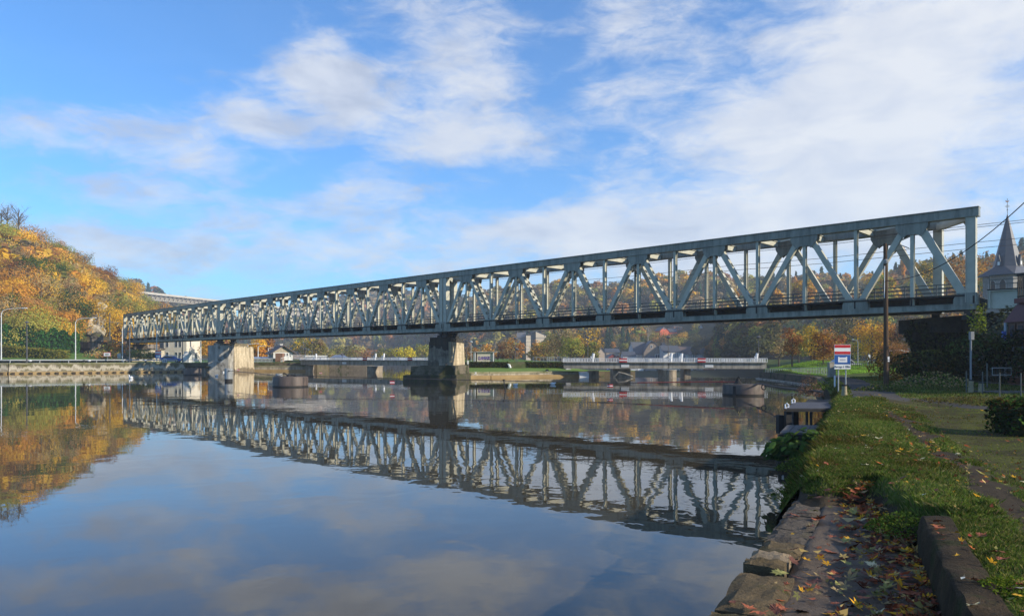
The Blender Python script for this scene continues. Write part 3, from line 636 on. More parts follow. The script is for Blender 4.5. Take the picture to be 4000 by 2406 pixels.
rg = random.Random(12); spots = []
tries = 0
while len(spots) < 240 and tries < 14000:
    tries += 1; v, u = rg.uniform(.0, .74), rg.uniform(.10, .93); p = on(LH, v, u); x, y = pxy(p)
    if x < -90 or (356 < x < 402 and 1195 < y < 1275) or (300 < x < 700 and p[1] < 226 and y > 1330): continue
    if all((p[0]-s[0])**2+(p[1]-s[1])**2+((p[2]-s[2])*1.0)**2 > 4.7**2 for s in spots): spots.append(p)
for p in spots:
    x, y = pxy(p); t = (1420-y)/400
    wts = {'orange': .24, 'olive': .27, 'gold': .12, 'bare': .26, 'rust': .09, 'green': .02} if t > .45 else {'orange': .18, 'olive': .32, 'gold': .17, 'bare': .12, 'rust': .03, 'green': .18}
    k = rg.choices(list(wts), list(wts.values()))[0]; o = PROTO[k][rg.randrange(3)]
    if o.get('fresh'): del o['fresh']
    else:
        o = o.copy(); COL.objects.link(o)
    o.location = p-np.array([0, 0, .6]); s = rg.choice((.62, .75, .88, 1.0, 1.1, 1.2)); o.scale = (s*rg.uniform(.9, 1.15), s*rg.uniform(.9, 1.15), s*rg.uniform(.9, 1.25)); o.rotation_euler = (0, 0, rg.uniform(0, 6.28))
for k in PROTO:
    for o in PROTO[k]:
        if o.get('fresh'): bpy.data.objects.remove(o)
# bare crowns standing on the crest
def bare_tree(x, py, Y, hpx, lab, seed, grp=None, tuft=.35, name='bare_tree', bark=None, wk=.42, n=420):
    rr = random.Random(seed); rgn = np.random.default_rng(seed); h = S(hpx, Y); r = thing(name, lab, 'tree', P(x, py, Y), grp); b = V3(r.location); mb = MB()
    mb.tube([b+V3((0, 0, -1)), b+V3((0, 0, h*.35)), b+V3((.1, 0, h*.9))], [h*.03, h*.022, h*.004], 7)
    ends = []
    for j in range(16):
        a = 2.4*j; z = h*rr.uniform(.25, .7); e = b+V3((math.cos(a)*h*wk*rr.uniform(.5, 1), math.sin(a)*h*wk*rr.uniform(.5, 1), min(h*1.0, z+h*rr.uniform(.2, .38)))); s0 = b+V3((0, 0, z)); m = s0.lerp(e, .5)+V3((0, 0, h*.04))
        mb.tube([s0, m, e], [h*.012, h*.007, h*.002], 4); ends.append(e)
        for q_ in range(6):
            f = s0.lerp(e, rr.uniform(.35, 1)); e2 = f+V3((rr.uniform(-1, 1), rr.uniform(-1, 1), rr.uniform(.2, 1.2)))*h*.12; mb.tube([f, e2], [h*.004, h*.001], 3); ends.append(e2)
    mb.build('trunk', bark or TREEBARK, r)
    E = np.array([list(e) for e in ends]); i = rgn.integers(0, len(E), n); c = E[i]+rgn.normal(0, h*.035, (n, 3)); v, col = leaf_quads(c, rgn.normal(size=(n, 3)), h*.011*rgn.uniform(.5, 1.3, n), palette(BARE+RUST[:1], n, rgn), rng=rgn)
    quads_obj('crown', v, col, FOL, r); return r
bare_tree(28, 905, 268, 105, 'tall bare tree on the crest at the top of the wooded slope', 3)
bare_tree(72, 912, 268, 110, 'tall bare tree on the crest, second in the bare clump', 5)
bare_tree(5, 900, 268, 90, 'smaller bare tree at the edge of the bare clump on the crest', 8)
bare_tree(330, 1085, 290, 100, 'thin bare tree on the descending crest of the wooded slope', 9)
# limestone crag in the slope
CRAG = M('limestone', (.62, .55, .43), (.36, .31, .23), .5, .9, 1.0, 1.2, stain=((.09, .10, .03), .35, .53, .66), streak=.5)
rgn = np.random.default_rng(4); bm = bmesh.new(); mb = MB()
for (px, py, w_, h_, Y) in ((376, 1292, 44, 50, 214), (366, 1262, 34, 50, 215), (386, 1250, 34, 60, 216), (396, 1222, 24, 55, 217.5), (398, 1198, 17, 40, 218.5), (372, 1232, 20, 34, 217), (384, 1205, 13, 22, 219), (354, 1285, 22, 34, 214)):
    Y += 4; c = P(px, py, Y); a, b = S(w_, Y)/2, S(h_, Y)/2; b2 = bmesh.new()
    for k in range(26):
        d = rgn.normal(size=3); d /= np.abs(d).max()**.75*np.linalg.norm(d)**.25; b2.verts.new((c.x+d[0]*a*rgn.uniform(.75, 1.05), c.y+d[1]*2.6, c.z+d[2]*b*rgn.uniform(.8, 1.05)))
    bmesh.ops.convex_hull(b2, input=b2.verts); bmesh.ops.delete(b2, geom=[v for v in b2.verts if not v.link_faces], context='VERTS'); b2.verts.index_update(); mb.add([v.co.copy() for v in b2.verts], [tuple(v.index for v in f.verts) for f in b2.faces]); b2.free()
tag(mb.build('rock_crag', CRAG), 'pale limestone crag jutting out of the wooded slope', 'rock')
# unseen valley flank added behind the brick house, shaped to put this bank in shade
mb = MB(); gx = np.linspace(0, 1, 14); gy = np.linspace(0, 1, 24)
def flank(a, b):
    Y = -140+b*198; X = 62+a*110; e = min(1, (58-Y)/9); return (X, Y, 1.2+max(0, e)*(1-math.exp(-a*5.0))*29+math.sin(X*.2+Y*.13)*.8*a)
mb.v = [V3(flank(a, b)) for b in gy for a in gx]; mb.f = [(j*14+i, j*14+i+1, (j+1)*14+i+1, (j+1)*14+i) for j in range(23) for i in range(13)]; mb.mi = [0]*len(mb.f)
struct(mb.build('hill', HILLM))
# wide valley floor under everything
mb = MB(); mb.quad((-2600, -400, -7.5), (2600, -400, -7.5), (2600, 3200, -7.5), (-2600, 3200, -7.5)); struct(mb.build('ground', HILLM))
# air
mb = MB(); mb.box(-900, 700, -300, 1750, -9, 150); hz = mb.build('haze', M('haze_air', (1, 1, 1))); hz['kind'] = 'stuff'
m = hz.data.materials[0]; nt = m.node_tree
for n in list(nt.nodes):
    if n.type != 'OUTPUT_MATERIAL': nt.nodes.remove(n)
pv = N(nt, 'ShaderNodeVolumePrincipled'); pv.inputs['Color'].default_value = (.80, .88, 1, 1); pv.inputs['Density'].default_value = .00037; pv.inputs['Anisotropy'].default_value = .15
nt.links.new(pv.outputs[0], nt.nodes['Material Output'].inputs['Volume'])
# ------------------------------------------------------------------ far (sunlit) bank
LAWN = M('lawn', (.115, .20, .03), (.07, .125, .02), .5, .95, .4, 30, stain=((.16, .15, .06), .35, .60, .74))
ROADM = M('asphalt', (.16, .155, .15), (.11, .108, .105), 2, .9)
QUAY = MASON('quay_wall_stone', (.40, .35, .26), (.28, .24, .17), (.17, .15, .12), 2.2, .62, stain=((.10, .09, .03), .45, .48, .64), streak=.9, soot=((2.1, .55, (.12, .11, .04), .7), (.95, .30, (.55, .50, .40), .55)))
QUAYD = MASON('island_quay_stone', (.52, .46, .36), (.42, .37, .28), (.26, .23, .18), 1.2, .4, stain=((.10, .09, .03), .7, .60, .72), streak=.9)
MUD = M('mud', (.34, .24, .11), (.25, .17, .075), .8, .8)
LQ = [(-175, 115), (-110, 130.5), (-90.5, 133.5), (-66, 150)]
poly = [(-420, 110)]+LQ+[(-61.5, 151), (-61, 158.2), (-41.5, 158.2), (-41, 166), (-50, 190), (-95, 330), (-420, 330)]
SIDE = M('earth_bank', (.16, .13, .08), (.08, .065, .04), .6, .95, stain=((.05, .06, .02), .5, .5, .65)); struct(MB().land(poly, -2, 1.86, 'bank', LAWN, SIDE))
def wall_along(pts, t, z0, z1, name, mat, parent=None, batter=0):
    mb = MB()
    for a, b in zip(pts[:-1], pts[1:]):
        A, B = V3((*a, 0)), V3((*b, 0)); d = (B-A).normalized(); n = V3((d.y, -d.x, 0)); k = A; 
        mb.hexa([A+n*(t+batter)+ZU*z0, B+n*(t+batter)+ZU*z0, B+ZU*z0, A+ZU*z0, A+n*t+ZU*z1, B+n*t+ZU*z1, B+ZU*z1, A+ZU*z1])
    return mb.build(name, mat, parent)
def qthing(lab, pts, z1, mat, capm, ledge=True):
    r = thing('quay_wall', lab, 'quay wall', (*pts[0], 0)); wall_along(pts, .5, -1.5, z1-.22, 'wall_face', mat, r)
    wall_along(pts, .56, z1-.218, z1+.02, 'coping', capm, r)
    if ledge: wall_along(pts, .95, -1.4, .36, 'ledge', MUD, r, .25)
    return r
COPE = M('coping_stone', (.30, .28, .18), (.19, .18, .10), .8, .9, stain=((.10, .12, .03), .5, .5, .65))
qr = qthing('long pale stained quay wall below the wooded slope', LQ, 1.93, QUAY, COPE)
mb = MB()
for (a, b) in zip(LQ[:-1], LQ[1:]):
    A, B = V3((*a, 0)), V3((*b, 0)); L = (B-A).length; d = (B-A).normalized(); n = V3((d.y, -d.x, 0)); k = int(L/1.3)
    for i in range(k): c = A.lerp(B, (i+.5)/k); mb.beam(c+n*.9+ZU*.1, c+n*1.4+ZU*.1, .5, .3)
mb.build('timber_fender', M('wet_timber', (.08, .06, .04), (.04, .03, .02), 3, .8), qr)
qthing('low pale quay wall under the lock house lawn', [(-61, 158), (-42, 158)], 1.16, QUAYD, COPE)
mb = MB(); mb.slab([(-61, 158.3), (-42, 158.3), (-42, 166), (-62, 166)], 1.0, 1.9); struct(mb.build('lawn', LAWN))
r = thing('mooring_platform', 'low dark landing platform beside the two-tone pier', 'platform', (-68, 146, 0))
mb = MB(); mb.slab([(-66.5, 150.6), (-60.2, 145.6), (-59.5, 146), (-60, 151.5)], -1.4, 1.05); mb.build('base', PIERST, r)
mb = MB(); mb.slab([(-66.8, 150.2), (-60.3, 145.2), (-59.2, 145.7), (-59.6, 151.8)], 1.05, 1.2); mb.build('coping', MOSSY, r)
# road, guard rail
mb = MB(); mb.slab([(-176, 118), (-92, 137), (-68, 152.5), (-71, 157), (-95, 144), (-178, 126)], 1.86, 1.90); struct(mb.build('road', ROADM))
def grail(pts, lab):
    r = thing('guard_rail', lab, 'guard rail', pts[0])
    mb = MB()
    for a, b in zip(pts[:-1], pts[1:]): mb.beam(V3(a)+ZU*.58, V3(b)+ZU*.58, .06, .22)
    mb.build('beam', GALV2, r)
    for a, b in zip(pts[:-1], pts[1:]):
        k = max(2, int((V3(b)-V3(a)).length/4))
        for i in range(k):
            mb = MB(); c = V3(a).lerp(V3(b), i/k); mb.beam(c, c+ZU*.72, .12, .12, (1, 0, 0)); mb.build('post', GALV2, r)
GALV2 = M('zinc', (.46, .47, .46), (.36, .37, .36), 4, .4, metal=.2)
grail([(-178, 127.5, 1.86), (-96, 142, 1.86), (-79, 151, 1.86), (-70, 158, 1.86)], 'galvanised guard rail along the far quay road')
# lawn rises to the hedges
BANKG = loft([[P(x, 1408, Y) for x, Y in ((-150, 150), (60, 148), (200, 150), (330, 156), (480, 172))], [P(x, y, Y) for x, y, Y in ((-150, 1385, 162), (60, 1390, 160), (200, 1388, 162), (330, 1385, 172), (480, 1396, 182))], [P(x, y, Y) for x, y, Y in ((-150, 1362, 172), (60, 1368, 172), (200, 1372, 174), (330, 1378, 186), (480, 1392, 196))]], 40, 14, .1, 5)
grid_obj('lawn', BANKG, LAWN)
def hedge(lab, a, b, d, h0, h1, pal, n, leaf, top=0, name='hedge', cat='hedge', seed=3, rise=None):
    """leafy hedge: dense leaf shell over a dark core, between ground points a and b"""
    rg = np.random.default_rng(seed); A, B = V3(a), V3(b); u = (B-A); L = u.length; u.normalize(); nrm = V3((u.y, -u.x, 0)); r = thing(name, lab, cat, A)
    f = rg.random(n); t = rg.uniform(-1, 1, n); z = rg.random(n); face = rg.random(n)
    en = rg.random(n) < .10; f = np.where(en, np.where(rg.random(n) < .5, -.012, 1.012), f); face = np.where(en, .99, face); 
    hh = h0+(h1-h0)*np.clip(f, 0, 1); hh = hh*(1+top*np.sin(f*L*1.1+1)*.5+top*np.sin(f*L*2.7)*.5)
    t = np.where(face < .55, np.sign(t-.0)*rg.uniform(.8, 1.05, n), t); z = np.where((face >= .55) & ~en, rg.uniform(.92, 1.05, n), z**.8)
    c = np.array([list(A)])+f[:, None]*L*np.array([list(u)])+(t*d/2)[:, None]*np.array([list(nrm)]); c[:, 2] += z*hh
    n_ = np.where((face < .55)[:, None], np.sign(t)[:, None]*np.array([list(nrm)]), np.array([[0, 0, 1.]]))+rg.normal(0, .6, (n, 3))
    col = palette(pal, n, rg)*np.exp(.22*np.sin(f*L*.9)[:, None]); v, cc = leaf_quads(c, unit(n_), leaf*rg.uniform(.5, 1.4, n), np.clip(col, 0, 1), rng=rg)
    quads_obj('foliage', v, cc, FOL, r)
    mb = MB(); k = 8
    for i in range(k):
        p, q_ = A+u*(L*(.02+.96*i/k)), A+u*(L*(.02+.96*(i+1)/k)); ha = (h0+(h1-h0)*i/k)*.86; hb = (h0+(h1-h0)*(i+1)/k)*.86; w_ = nrm*(d*.4)
        mb.hexa([p-w_-ZU*.3, q_-w_-ZU*.3, q_+w_-ZU*.3, p+w_-ZU*.3, p-w_+ZU*ha, q_-w_+ZU*hb, q_+w_+ZU*hb, p+w_+ZU*ha])
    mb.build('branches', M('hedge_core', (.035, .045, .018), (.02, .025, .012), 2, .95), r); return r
HG = [H('3f6b34'), H('4b7a3c'), H('355c2e')]
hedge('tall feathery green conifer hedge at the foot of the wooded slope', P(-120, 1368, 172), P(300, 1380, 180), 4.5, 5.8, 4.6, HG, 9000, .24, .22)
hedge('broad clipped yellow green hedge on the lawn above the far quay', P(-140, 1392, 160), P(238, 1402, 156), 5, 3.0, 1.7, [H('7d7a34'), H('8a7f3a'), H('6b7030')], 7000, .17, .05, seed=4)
# lamp posts and signs on the far quay
def lamp(x, yb, yt, Y, arm, lab, mat, grp=None, rad=.11, head=True):
    p = P(x, yb, Y); h = S(yb-yt, Y); r = thing('street_lamp', lab, 'street lamp', p, grp)
    mb = MB(); mb.tube([p, p+ZU*h*.45, p+ZU*(h*.9)], [rad, rad*.8, rad*.6], 8); mb.build('pole', mat, r)
    if arm:
        a = S(arm, Y); mb = MB(); mb.tube([p+ZU*h*.9, p+V3((a*.08, 0, h*.955)), p+V3((a*.3, 0, h*.99)), p+V3((a, 0, h*1.01))], [rad*.6, rad*.55, rad*.5, rad*.4], 6); mb.build('arm', mat, r)
        mb = MB(); mb.box(p.x+min(a, a*1.22), p.x+max(a, a*1.22), p.y-.14, p.y+.14, p.z+h*1.0, p.z+h*1.0+.16); mb.build('lamp_head', mat, r)
    else:
        mb = MB(); c = p+ZU*h*.9; mb.tube([c, p+ZU*h*.95], rad*.5, 6); mb.lathe(p+ZU*(h*.95), [(.08, 0), (.30, .08), (.34, .2), (.2, .34), (.05, .4)], 10); mb.build('lamp_head', mat, r)
    return r
LPOLE = M('lamp_post_white', (.66, .67, .68), (.56, .57, .58), 3, .4); DPOLE = M('lamp_post_dark', (.10, .10, .11), (.06, .06, .07), 3, .5)
lamp(5, 1404, 1205, 144, 82, 'tall white curved street lamp in front of the yellow green hedge', LPOLE)
lamp(295, 1408, 1243, 152, 66, 'tall white curved street lamp in front of the crag', LPOLE)
lamp(478, 1412, 1276, 165, 6, 'white street lamp beside the far end of the truss bridge', LPOLE)
lamp(105, 1416, 1255, 138, 0, 'thin dark lamp post on the quay before the clipped hedge', DPOLE, rad=.13)
lamp(506, 1420, 1292, 147, 0, 'thin dark lamp post on the quay under the far truss span', DPOLE, rad=.13)
lamp(712, 1424, 1292, 152, 0, 'thin dark lamp post beside the cream building', DPOLE, rad=.13)
lamp(612, 1410, 1290, 168, 8, 'white street lamp behind the red and blue river sign', LPOLE, rad=.14)
lamp(784, 1415, 1292, 162, 8, 'white street lamp just before the two-tone pier', LPOLE, rad=.14)
lamp(1008, 1402, 1351, 190, 24, 'curved white lamp nearest the two-tone pier behind the shed roof', LPOLE, rad=.14)
lamp(1048, 1402, 1358, 186, 26, 'curved white lamp beside the lock house gable', LPOLE, rad=.14)
lamp(968, 1402, 1343, 196, 36, 'curved white lamp rising behind the warm stone flank of the pier', LPOLE, rad=.14)
def river_sign(x0, x1, y0, y1, yb, Y, lab, txt=None, name='river_sign'):
    w_ = S(x1-x0, Y); p = P((x0+x1)/2, yb, Y); zt = P(x0, y0, Y).z; zb = P(x0, y1, Y).z; h = zt-zb; r = thing(name, lab, 'sign', p); x = p.x; y = p.y; th = .035
    f1, f2 = (.40, .81) if txt else (.47, 1.0)
    for k in (-.22, .24):
        mb = MB(); mb.cyl((x+k*w_, y+.06, p.z-.3), (x+k*w_, y+.06, zb+.3*h), .032, n=10); mb.build('post', GALV, r)
    e = .018*w_
    def plate(a, b, nm, mat):
        mb = MB(); mb.box(x-w_/2, x+w_/2, y-th/2, y+th/2, zt-h*b+.008, zt-h*a); o = mb.build(nm, SIGNW, r); mb = MB()
        return o
    def face(o, a, b, l, rr, mat, nm, lift=.003):
        mb = MB(); mb.box(x-w_/2+l*w_, x-w_/2+rr*w_, y-th/2-lift-.004, y-th/2-lift+.0035, zt-h*b, zt-h*a); return mb.build(nm, mat, o)
    o = plate(0, f1, 'stop_board', None); d = f1
    face(o, .012, d*.32, .015, .985, REDP, 'red_band'); face(o, d*.69, d-.012, .015, .985, REDP, 'red_band')
    o = plate(f1, f2, 'weir_board', None); face(o, f1+.012, f2-.016, .015, .985, BLUEP, 'blue_field')
    g0 = f1+(f2-f1)*.30; g1 = f2-(f2-f1)*.22; mb = MB(); yy = y-th/2-.010
    def bx(l, rr, a, b): mb.box(x-w_/2+l*w_, x-w_/2+rr*w_, yy-.005, yy+.003, zt-h*b, zt-h*a)
    gd = g1-g0; bx(.22, .30, g0-gd*.14, g1); bx(.70, .78, g0-gd*.14, g1); bx(.30, .70, g0, g0+gd*.30); bx(.30, .70, g1-gd*.28, g1)
    for k in range(6): a = .30+.0725*k; bx(a, a+.0375, g0+gd*.30, g1-gd*.28)
    mb.build('weir_symbol', SIGNW, o)
    if txt:
        o = plate(f2, 1.0, 'text_board', None); mb = MB()
        text_mb(mb, txt, (x-w_*.475, y-th/2-.002, zb+h*.062), (1, 0, 0), (0, 0, 1), h*.125, .006, (0, -1, 0), width=w_*.95); mb.build('lettering', M('ink', (.02, .02, .022), (.015, .015, .015), 3, .6), o)
    return r
river_sign(606, 630, 1369, 1400, 1421, 150, 'small red and blue weir warning sign on the far quay')
mb = MB(); r = thing('notice_board', 'white notice with a red edge and black bar on the far slope', 'sign', P(419, 1408, 158)); c = P(419, 1384, 158)
b = MB(); b.beam(P(421, 1410, 158), P(421, 1378, 158), .07, .07, (1, 0, 0)); b.build('post', GALV, r)
b = MB(); b.box(c.x-.78, c.x+.78, c.y-.12, c.y-.06, c.z-.42, c.z+.42); b.build('board', REDP, r)
b = MB(); b.box(c.x-.66, c.x+.70, c.y-.15, c.y-.123, c.z-.36, c.z+.32); wb = b.build('white_face', SIGNW, r)
b = MB(); b.box(c.x-.38, c.x+.38, c.y-.17, c.y-.152, c.z-.12, c.z+.08); b.build('black_bar', STEELD, r)
r = thing('traffic_sign', 'grey back of a traffic sign under the bridge end', 'sign', P(466, 1412, 160)); c = P(466, 1389, 160)
b = MB(); b.beam(P(466, 1412, 160), P(466, 1384, 160), .08, .08, (1, 0, 0)); b.build('post', GALV, r)
b = MB(); b.box(c.x-.36, c.x+.36, c.y-.12, c.y-.06, c.z-.55, c.z+.5); b.build('plate', GALV, r)
# depth gauges, mooring bollards
def gauge(x, Y, z0, z1, lab):
    p = P(x, 1440, Y); r = thing('depth_gauge', lab, 'depth gauge', (p.x, Y, z0)); b = MB(); b.box(p.x-.22, p.x+.22, Y-.14, Y, z0, z1); b.build('board', STEELD, r)
    b = MB(); k = int((z1-z0)/.32)
    for i in range(k): z = z0+.1+i*(z1-z0-.1)/k; b.box(p.x-.12, p.x+.12, Y-.165, Y-.143, z, z+.15)
    b.build('number_marks', SIGNW, r)
gauge(55, 134.4, .4, 2.1, 'black and white depth gauge on the quay wall under the dark lamp post'); gauge(394, 143.0, .4, 2.1, 'black and white depth gauge on the quay wall below the crag')
gauge(2137, 113.0, .0, 1.15, 'black and white depth gauge in front of the island quay wall')
for i, (x, Y, lab) in enumerate(((328, 145.5, 'black bollard on the quay left of the white topped one'), (349, 144.5, 'white topped black mooring bollard on the far quay below the crag'), (569, 148, 'white topped mooring bollard on the quay beside the river sign'), (118, 139.5, 'small pale bollard beside the dark lamp post on the quay'))):
    r = thing('mooring_bollard', lab, 'bollard', P(x, 1420, Y)); r.location.z = 1.9; b = MB(); c = V3(r.location); b.lathe(c, [(.2, 0), (.17, .3), (.24, .36)], 10); b.build('base', STEELD, r)
    b = MB(); b.lathe(c+ZU*.36, [(.26, 0), (.27, .1), (.14, .2)], 10); b.build('cap', WHITEP if i else STEELD, r)
# abutment of the truss bridge with its little stone turret
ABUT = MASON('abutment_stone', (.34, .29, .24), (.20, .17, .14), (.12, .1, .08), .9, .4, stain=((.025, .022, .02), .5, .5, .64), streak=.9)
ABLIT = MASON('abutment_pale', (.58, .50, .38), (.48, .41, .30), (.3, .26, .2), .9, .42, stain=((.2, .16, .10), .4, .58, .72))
ax = SUP[3]
r = thing('bridge_abutment', 'dark stone bridge abutment wall with cornice running into the wooded hill', 'abutment', P(440, 1400, 192))
mb = MB(); a = P(305, 1400, 200); b = P(492, 1400, 186); a.z = b.z = 1; mb.beam(a+ZU*1.9, b+ZU*1.9, 3.0, 4.2); mb.build('wall', ABUT, r)
mb = MB(); mb.beam(a+ZU*4.2, b+ZU*4.2, 3.6, .4); mb.build('cornice', MOSSY, r); mb = MB(); mb.beam(a+ZU*5.2, b+ZU*5.2, 2.2, 1.6); mb.build('parapet', ABUT, r)
c = ax.lerp(SUP[2], .05); mb = MB(); mb.box(c.x-4.5, c.x+1.0, c.y-2, c.y+9, -.5, 5.0); mb.build('bearing_pier', ABUT, r)
mb = MB(); d = P(575, 1396, 196); mb.hexa([(d.x-3.4, 192, 1), (d.x+3.2, 192, 1), (d.x+3.2, 200, 1), (d.x-3.4, 200, 1), (d.x-2.8, 192.5, 5.0), (d.x+2.6, 192.5, 5.0), (d.x+2.6, 200, 5.0), (d.x-2.8, 200, 5.0)]); mb.build('side_pier', ABLIT, r)
mb = MB(); mb.box(d.x-3.2, d.x+3.0, 192, 200, 5.0, 5.35); mb.box(d.x-2.4, d.x+1.6, 193, 199, 5.35, 6.4); mb.build('side_cap', ABUT, r)
p = P(377, 1400, 188); r = thing('stone_turret', 'small round domed stone turret on the bridge abutment', 'turret', (p.x, p.y, 1))
mb = MB(); mb.lathe((p.x, p.y, 1), [(2.5, 0), (2.25, 3.2)], 18); mb.build('base', ABLIT, r)
mb = MB(); mb.lathe((p.x, p.y, 4.2), [(2.7, 0), (2.75, .35), (2.2, .45)], 18); mb.lathe((p.x, p.y, 6.75), [(1.75, 0), (1.75, .22)], 18); mb.build('cornice', MOSSY, r)
mb = MB(); mb.lathe((p.x, p.y, 4.65), [(1.55, 0), (1.5, 3.3)], 18); mb.lathe((p.x, p.y, 7.95), [(1.72, 0), (1.7, .22)], 18); mb.build('drum', ABUT, r)
mb = MB(); mb.lathe((p.x, p.y, 8.17), [(1.5, 0), (1.2, .6), (.7, .95), (.2, 1.15), (.08, 1.3)], 18); mb.build('dome', MOSSY, r)
# railway masts beyond the bridge
for i, (x, yt, Y, lab) in enumerate(((429, 1222, 205, 'tall thin railway mast with an arm at the far bridge end'), (398, 1250, 222, 'railway mast in front of the limestone crag'), (441, 1270, 235, 'short railway mast farthest along the line'))):
    p = P(x, 1330, Y); r = thing('catenary_mast', lab, 'railway mast', p); h = S(1330-yt, Y); b = MB(); b.tube([p, p+ZU*h], [.16, .10], 6); b.build('mast', RAILM, r)
    b = MB(); b.tube([p+ZU*h*.66, p+V3((3.6, -1.5, h*.64))], .06, 5); b.tube([p+V3((2.6, -1.1, h*.64)), p+V3((2.7, -1.1, h*.52)), p+V3((3.0, -1.2, h*.64))], .04, 4); b.build('arm', GALV, r)
# buildings of the far bank
WIN = M('window_glass', (.05, .06, .075), (.03, .035, .045), 2, .15); FRAME = M('window_frame', (.7, .69, .66), (.6, .59, .57), 4, .5)
SLATE = M('slate', (.075, .083, .10), (.05, .056, .068), 1.0, .55, stain=((.10, .11, .115), 1.5, .62, .74)); TILE = M('brown_tile', (.16, .115, .10), (.10, .075, .066), 1.2, .7)
def house(name, lab, cat, o, w_, d, h, rh, rot, wallm, roofm, wins=(), ridge='x', hip=0, over=.35, chim=(), extra=None, dormers=(), gablem=None, z0=-1.5):
    """walls + roof + windows. local x along the front, front face y=0 towards -y; ridge along 'x' or 'y'. wins: (face, u, v, w, h)"""
    r = thing(name, lab, cat, o); ca, sa = math.cos(rot), math.sin(rot); O = V3(o)
    T = lambda x, y, z: O+V3((x*ca-y*sa, x*sa+y*ca, z))
    mb = MB(); hx = w_/2
    if ridge == 'x' and not hip:
        for x in (-hx,): mb.prism([T(-hx, 0, z0), T(-hx, d, z0), T(-hx, d, h), T(-hx, d/2, h+rh), T(-hx, 0, h)], T(hx, 0, 0)-T(-hx, 0, 0))
    elif ridge == 'y' and not hip: mb.prism([T(-hx, 0, z0), T(hx, 0, z0), T(hx, 0, h), T(0, 0, h+rh), T(-hx, 0, h)], T(0, d, 0)-T(0, 0, 0))
    else: mb.prism([T(-hx, 0, z0), T(hx, 0, z0), T(hx, d, z0), T(-hx, d, z0)], ZU*(h-z0))
    mb.build('wall', wallm, r)
    mb = MB(); t = .16; e = over
    if hip:
        k = hip; a = [T(-hx-e, -e, h), T(hx+e, -e, h), T(hx+e, d+e, h), T(-hx-e, d+e, h)]
        rg_ = [T(-hx+k, d/2, h+rh), T(hx-k, d/2, h+rh)] if ridge == 'x' else [T(0, k, h+rh), T(0, d-k, h+rh)]
        f = [(0, 1, 5, 4), (2, 3, 4, 5), (1, 2, 5), (3, 0, 4)] if ridge == 'x' else [(0, 1, 4), (1, 2, 5, 4), (2, 3, 5), (3, 0, 4, 5)]
        mb.add(a+rg_, f+[(3, 2, 1, 0)])
    elif ridge == 'x':
        s = rh/(d/2)
        for y0, y1 in ((-e, d/2), (d+e, d/2)):
            z_ = h-e*s+.02; mb.hexa([T(-hx-e, y0, z_), T(hx+e, y0, z_), T(hx+e, y1, h+rh+.02), T(-hx-e, y1, h+rh+.02), T(-hx-e, y0, z_+t), T(hx+e, y0, z_+t), T(hx+e, y1, h+rh+t), T(-hx-e, y1, h+rh+t)])
    else:
        s = rh/hx
        for x0 in (-hx-e, hx+e):
            z_ = h-e*s+.02; mb.hexa([T(x0, -e, z_), T(x0, d+e, z_), T(0, d+e, h+rh+.02), T(0, -e, h+rh+.02), T(x0, -e, z_+t), T(x0, d+e, z_+t), T(0, d+e, h+rh+t), T(0, -e, h+rh+t)])
    ro = mb.build('roof', roofm, r)
    for (fc, u, v, a, b) in wins:
        if fc == 'f': q_ = lambda x, z, y: T(x, -y, z)
        elif fc == 'r': q_ = lambda x, z, y: T(hx+y, x, z)
        else: q_ = lambda x, z, y: T(-hx-y, x, z)
        mb = MB(); mb.prism([q_(u-a/2, v, -.05), q_(u+a/2, v, -.05), q_(u+a/2, v+b, -.05), q_(u-a/2, v+b, -.05)], q_(0, 0, .06)-q_(0, 0, -.05)); wo_ = mb.build('window', FRAME, r)
        mb = MB(); g = min(.1, a*.12)
        for l, rr in ((u-a/2+g, u-g/3), (u+g/3, u+a/2-g)): mb.prism([q_(l, v+g, .06), q_(rr, v+g, .06), q_(rr, v+b-g, .06), q_(l, v+b-g, .06)], q_(0, 0, .08)-q_(0, 0, .06))
        mb.build('pane', WIN, wo_)
    for (x, y, a, b, z_, m_) in chim:
        mb = MB(); mb.prism([T(x-a, y-b, h), T(x+a, y-b, h), T(x+a, y+b, h), T(x-a, y+b, h)], ZU*(z_-h)); mb.prism([T(x-a*1.2, y-b*1.2, z_), T(x+a*1.2, y-b*1.2, z_), T(x+a*1.2, y+b*1.2, z_), T(x-a*1.2, y+b*1.2, z_)], ZU*.15); mb.build('chimney', m_, ro)
    for (x, y, z_, a, b) in dormers:
        mb = MB(); mb.prism([T(x-a, y, z_), T(x+a, y, z_), T(x+a, y, z_+b), T(x, y, z_+b+a*.8), T(x-a, y, z_+b)], T(0, 1.2, 0)-T(0, 0, 0)); dm = mb.build('dormer', FRAME, ro)
        mb = MB(); mb.prism([T(x-a*.6, y-.02, z_+.15), T(x+a*.6, y-.02, z_+.15), T(x+a*.6, y-.02, z_+b), T(x-a*.6, y-.02, z_+b)], T(0, .015, 0)-T(0, 0, 0)); mb.build('pane', WIN, dm)
    return r
CREAM = M('cream_wall', (.66, .60, .50), (.58, .52, .43), .5, .85); GREYW = M('grey_roughcast', (.34, .32, .29), (.27, .25, .23), .8, .9); WHITEW = M('white_wall', (.74, .73, .70), (.64, .63, .60), .4, .85, streak=1.2)
c = P(684, 1396, 205); c.z = 1.8
house('villa', 'cream and grey building with tall windows behind the white railings', 'building', c, 6.6, 8, 7.4, 2.2, -.10, CREAM, SLATE, [('f', x, z, .75, 1.9) for x in (-2.2, .4, 1.5) for z in (.7, 3.9)]+[('r', 2, .8, .8, 1.8), ('r', 5, .8, .8, 1.8), ('r', 2, 3.9, .8, 1.8)], hip=2.5)
c = P(655, 1396, 212); c.z = 1.8
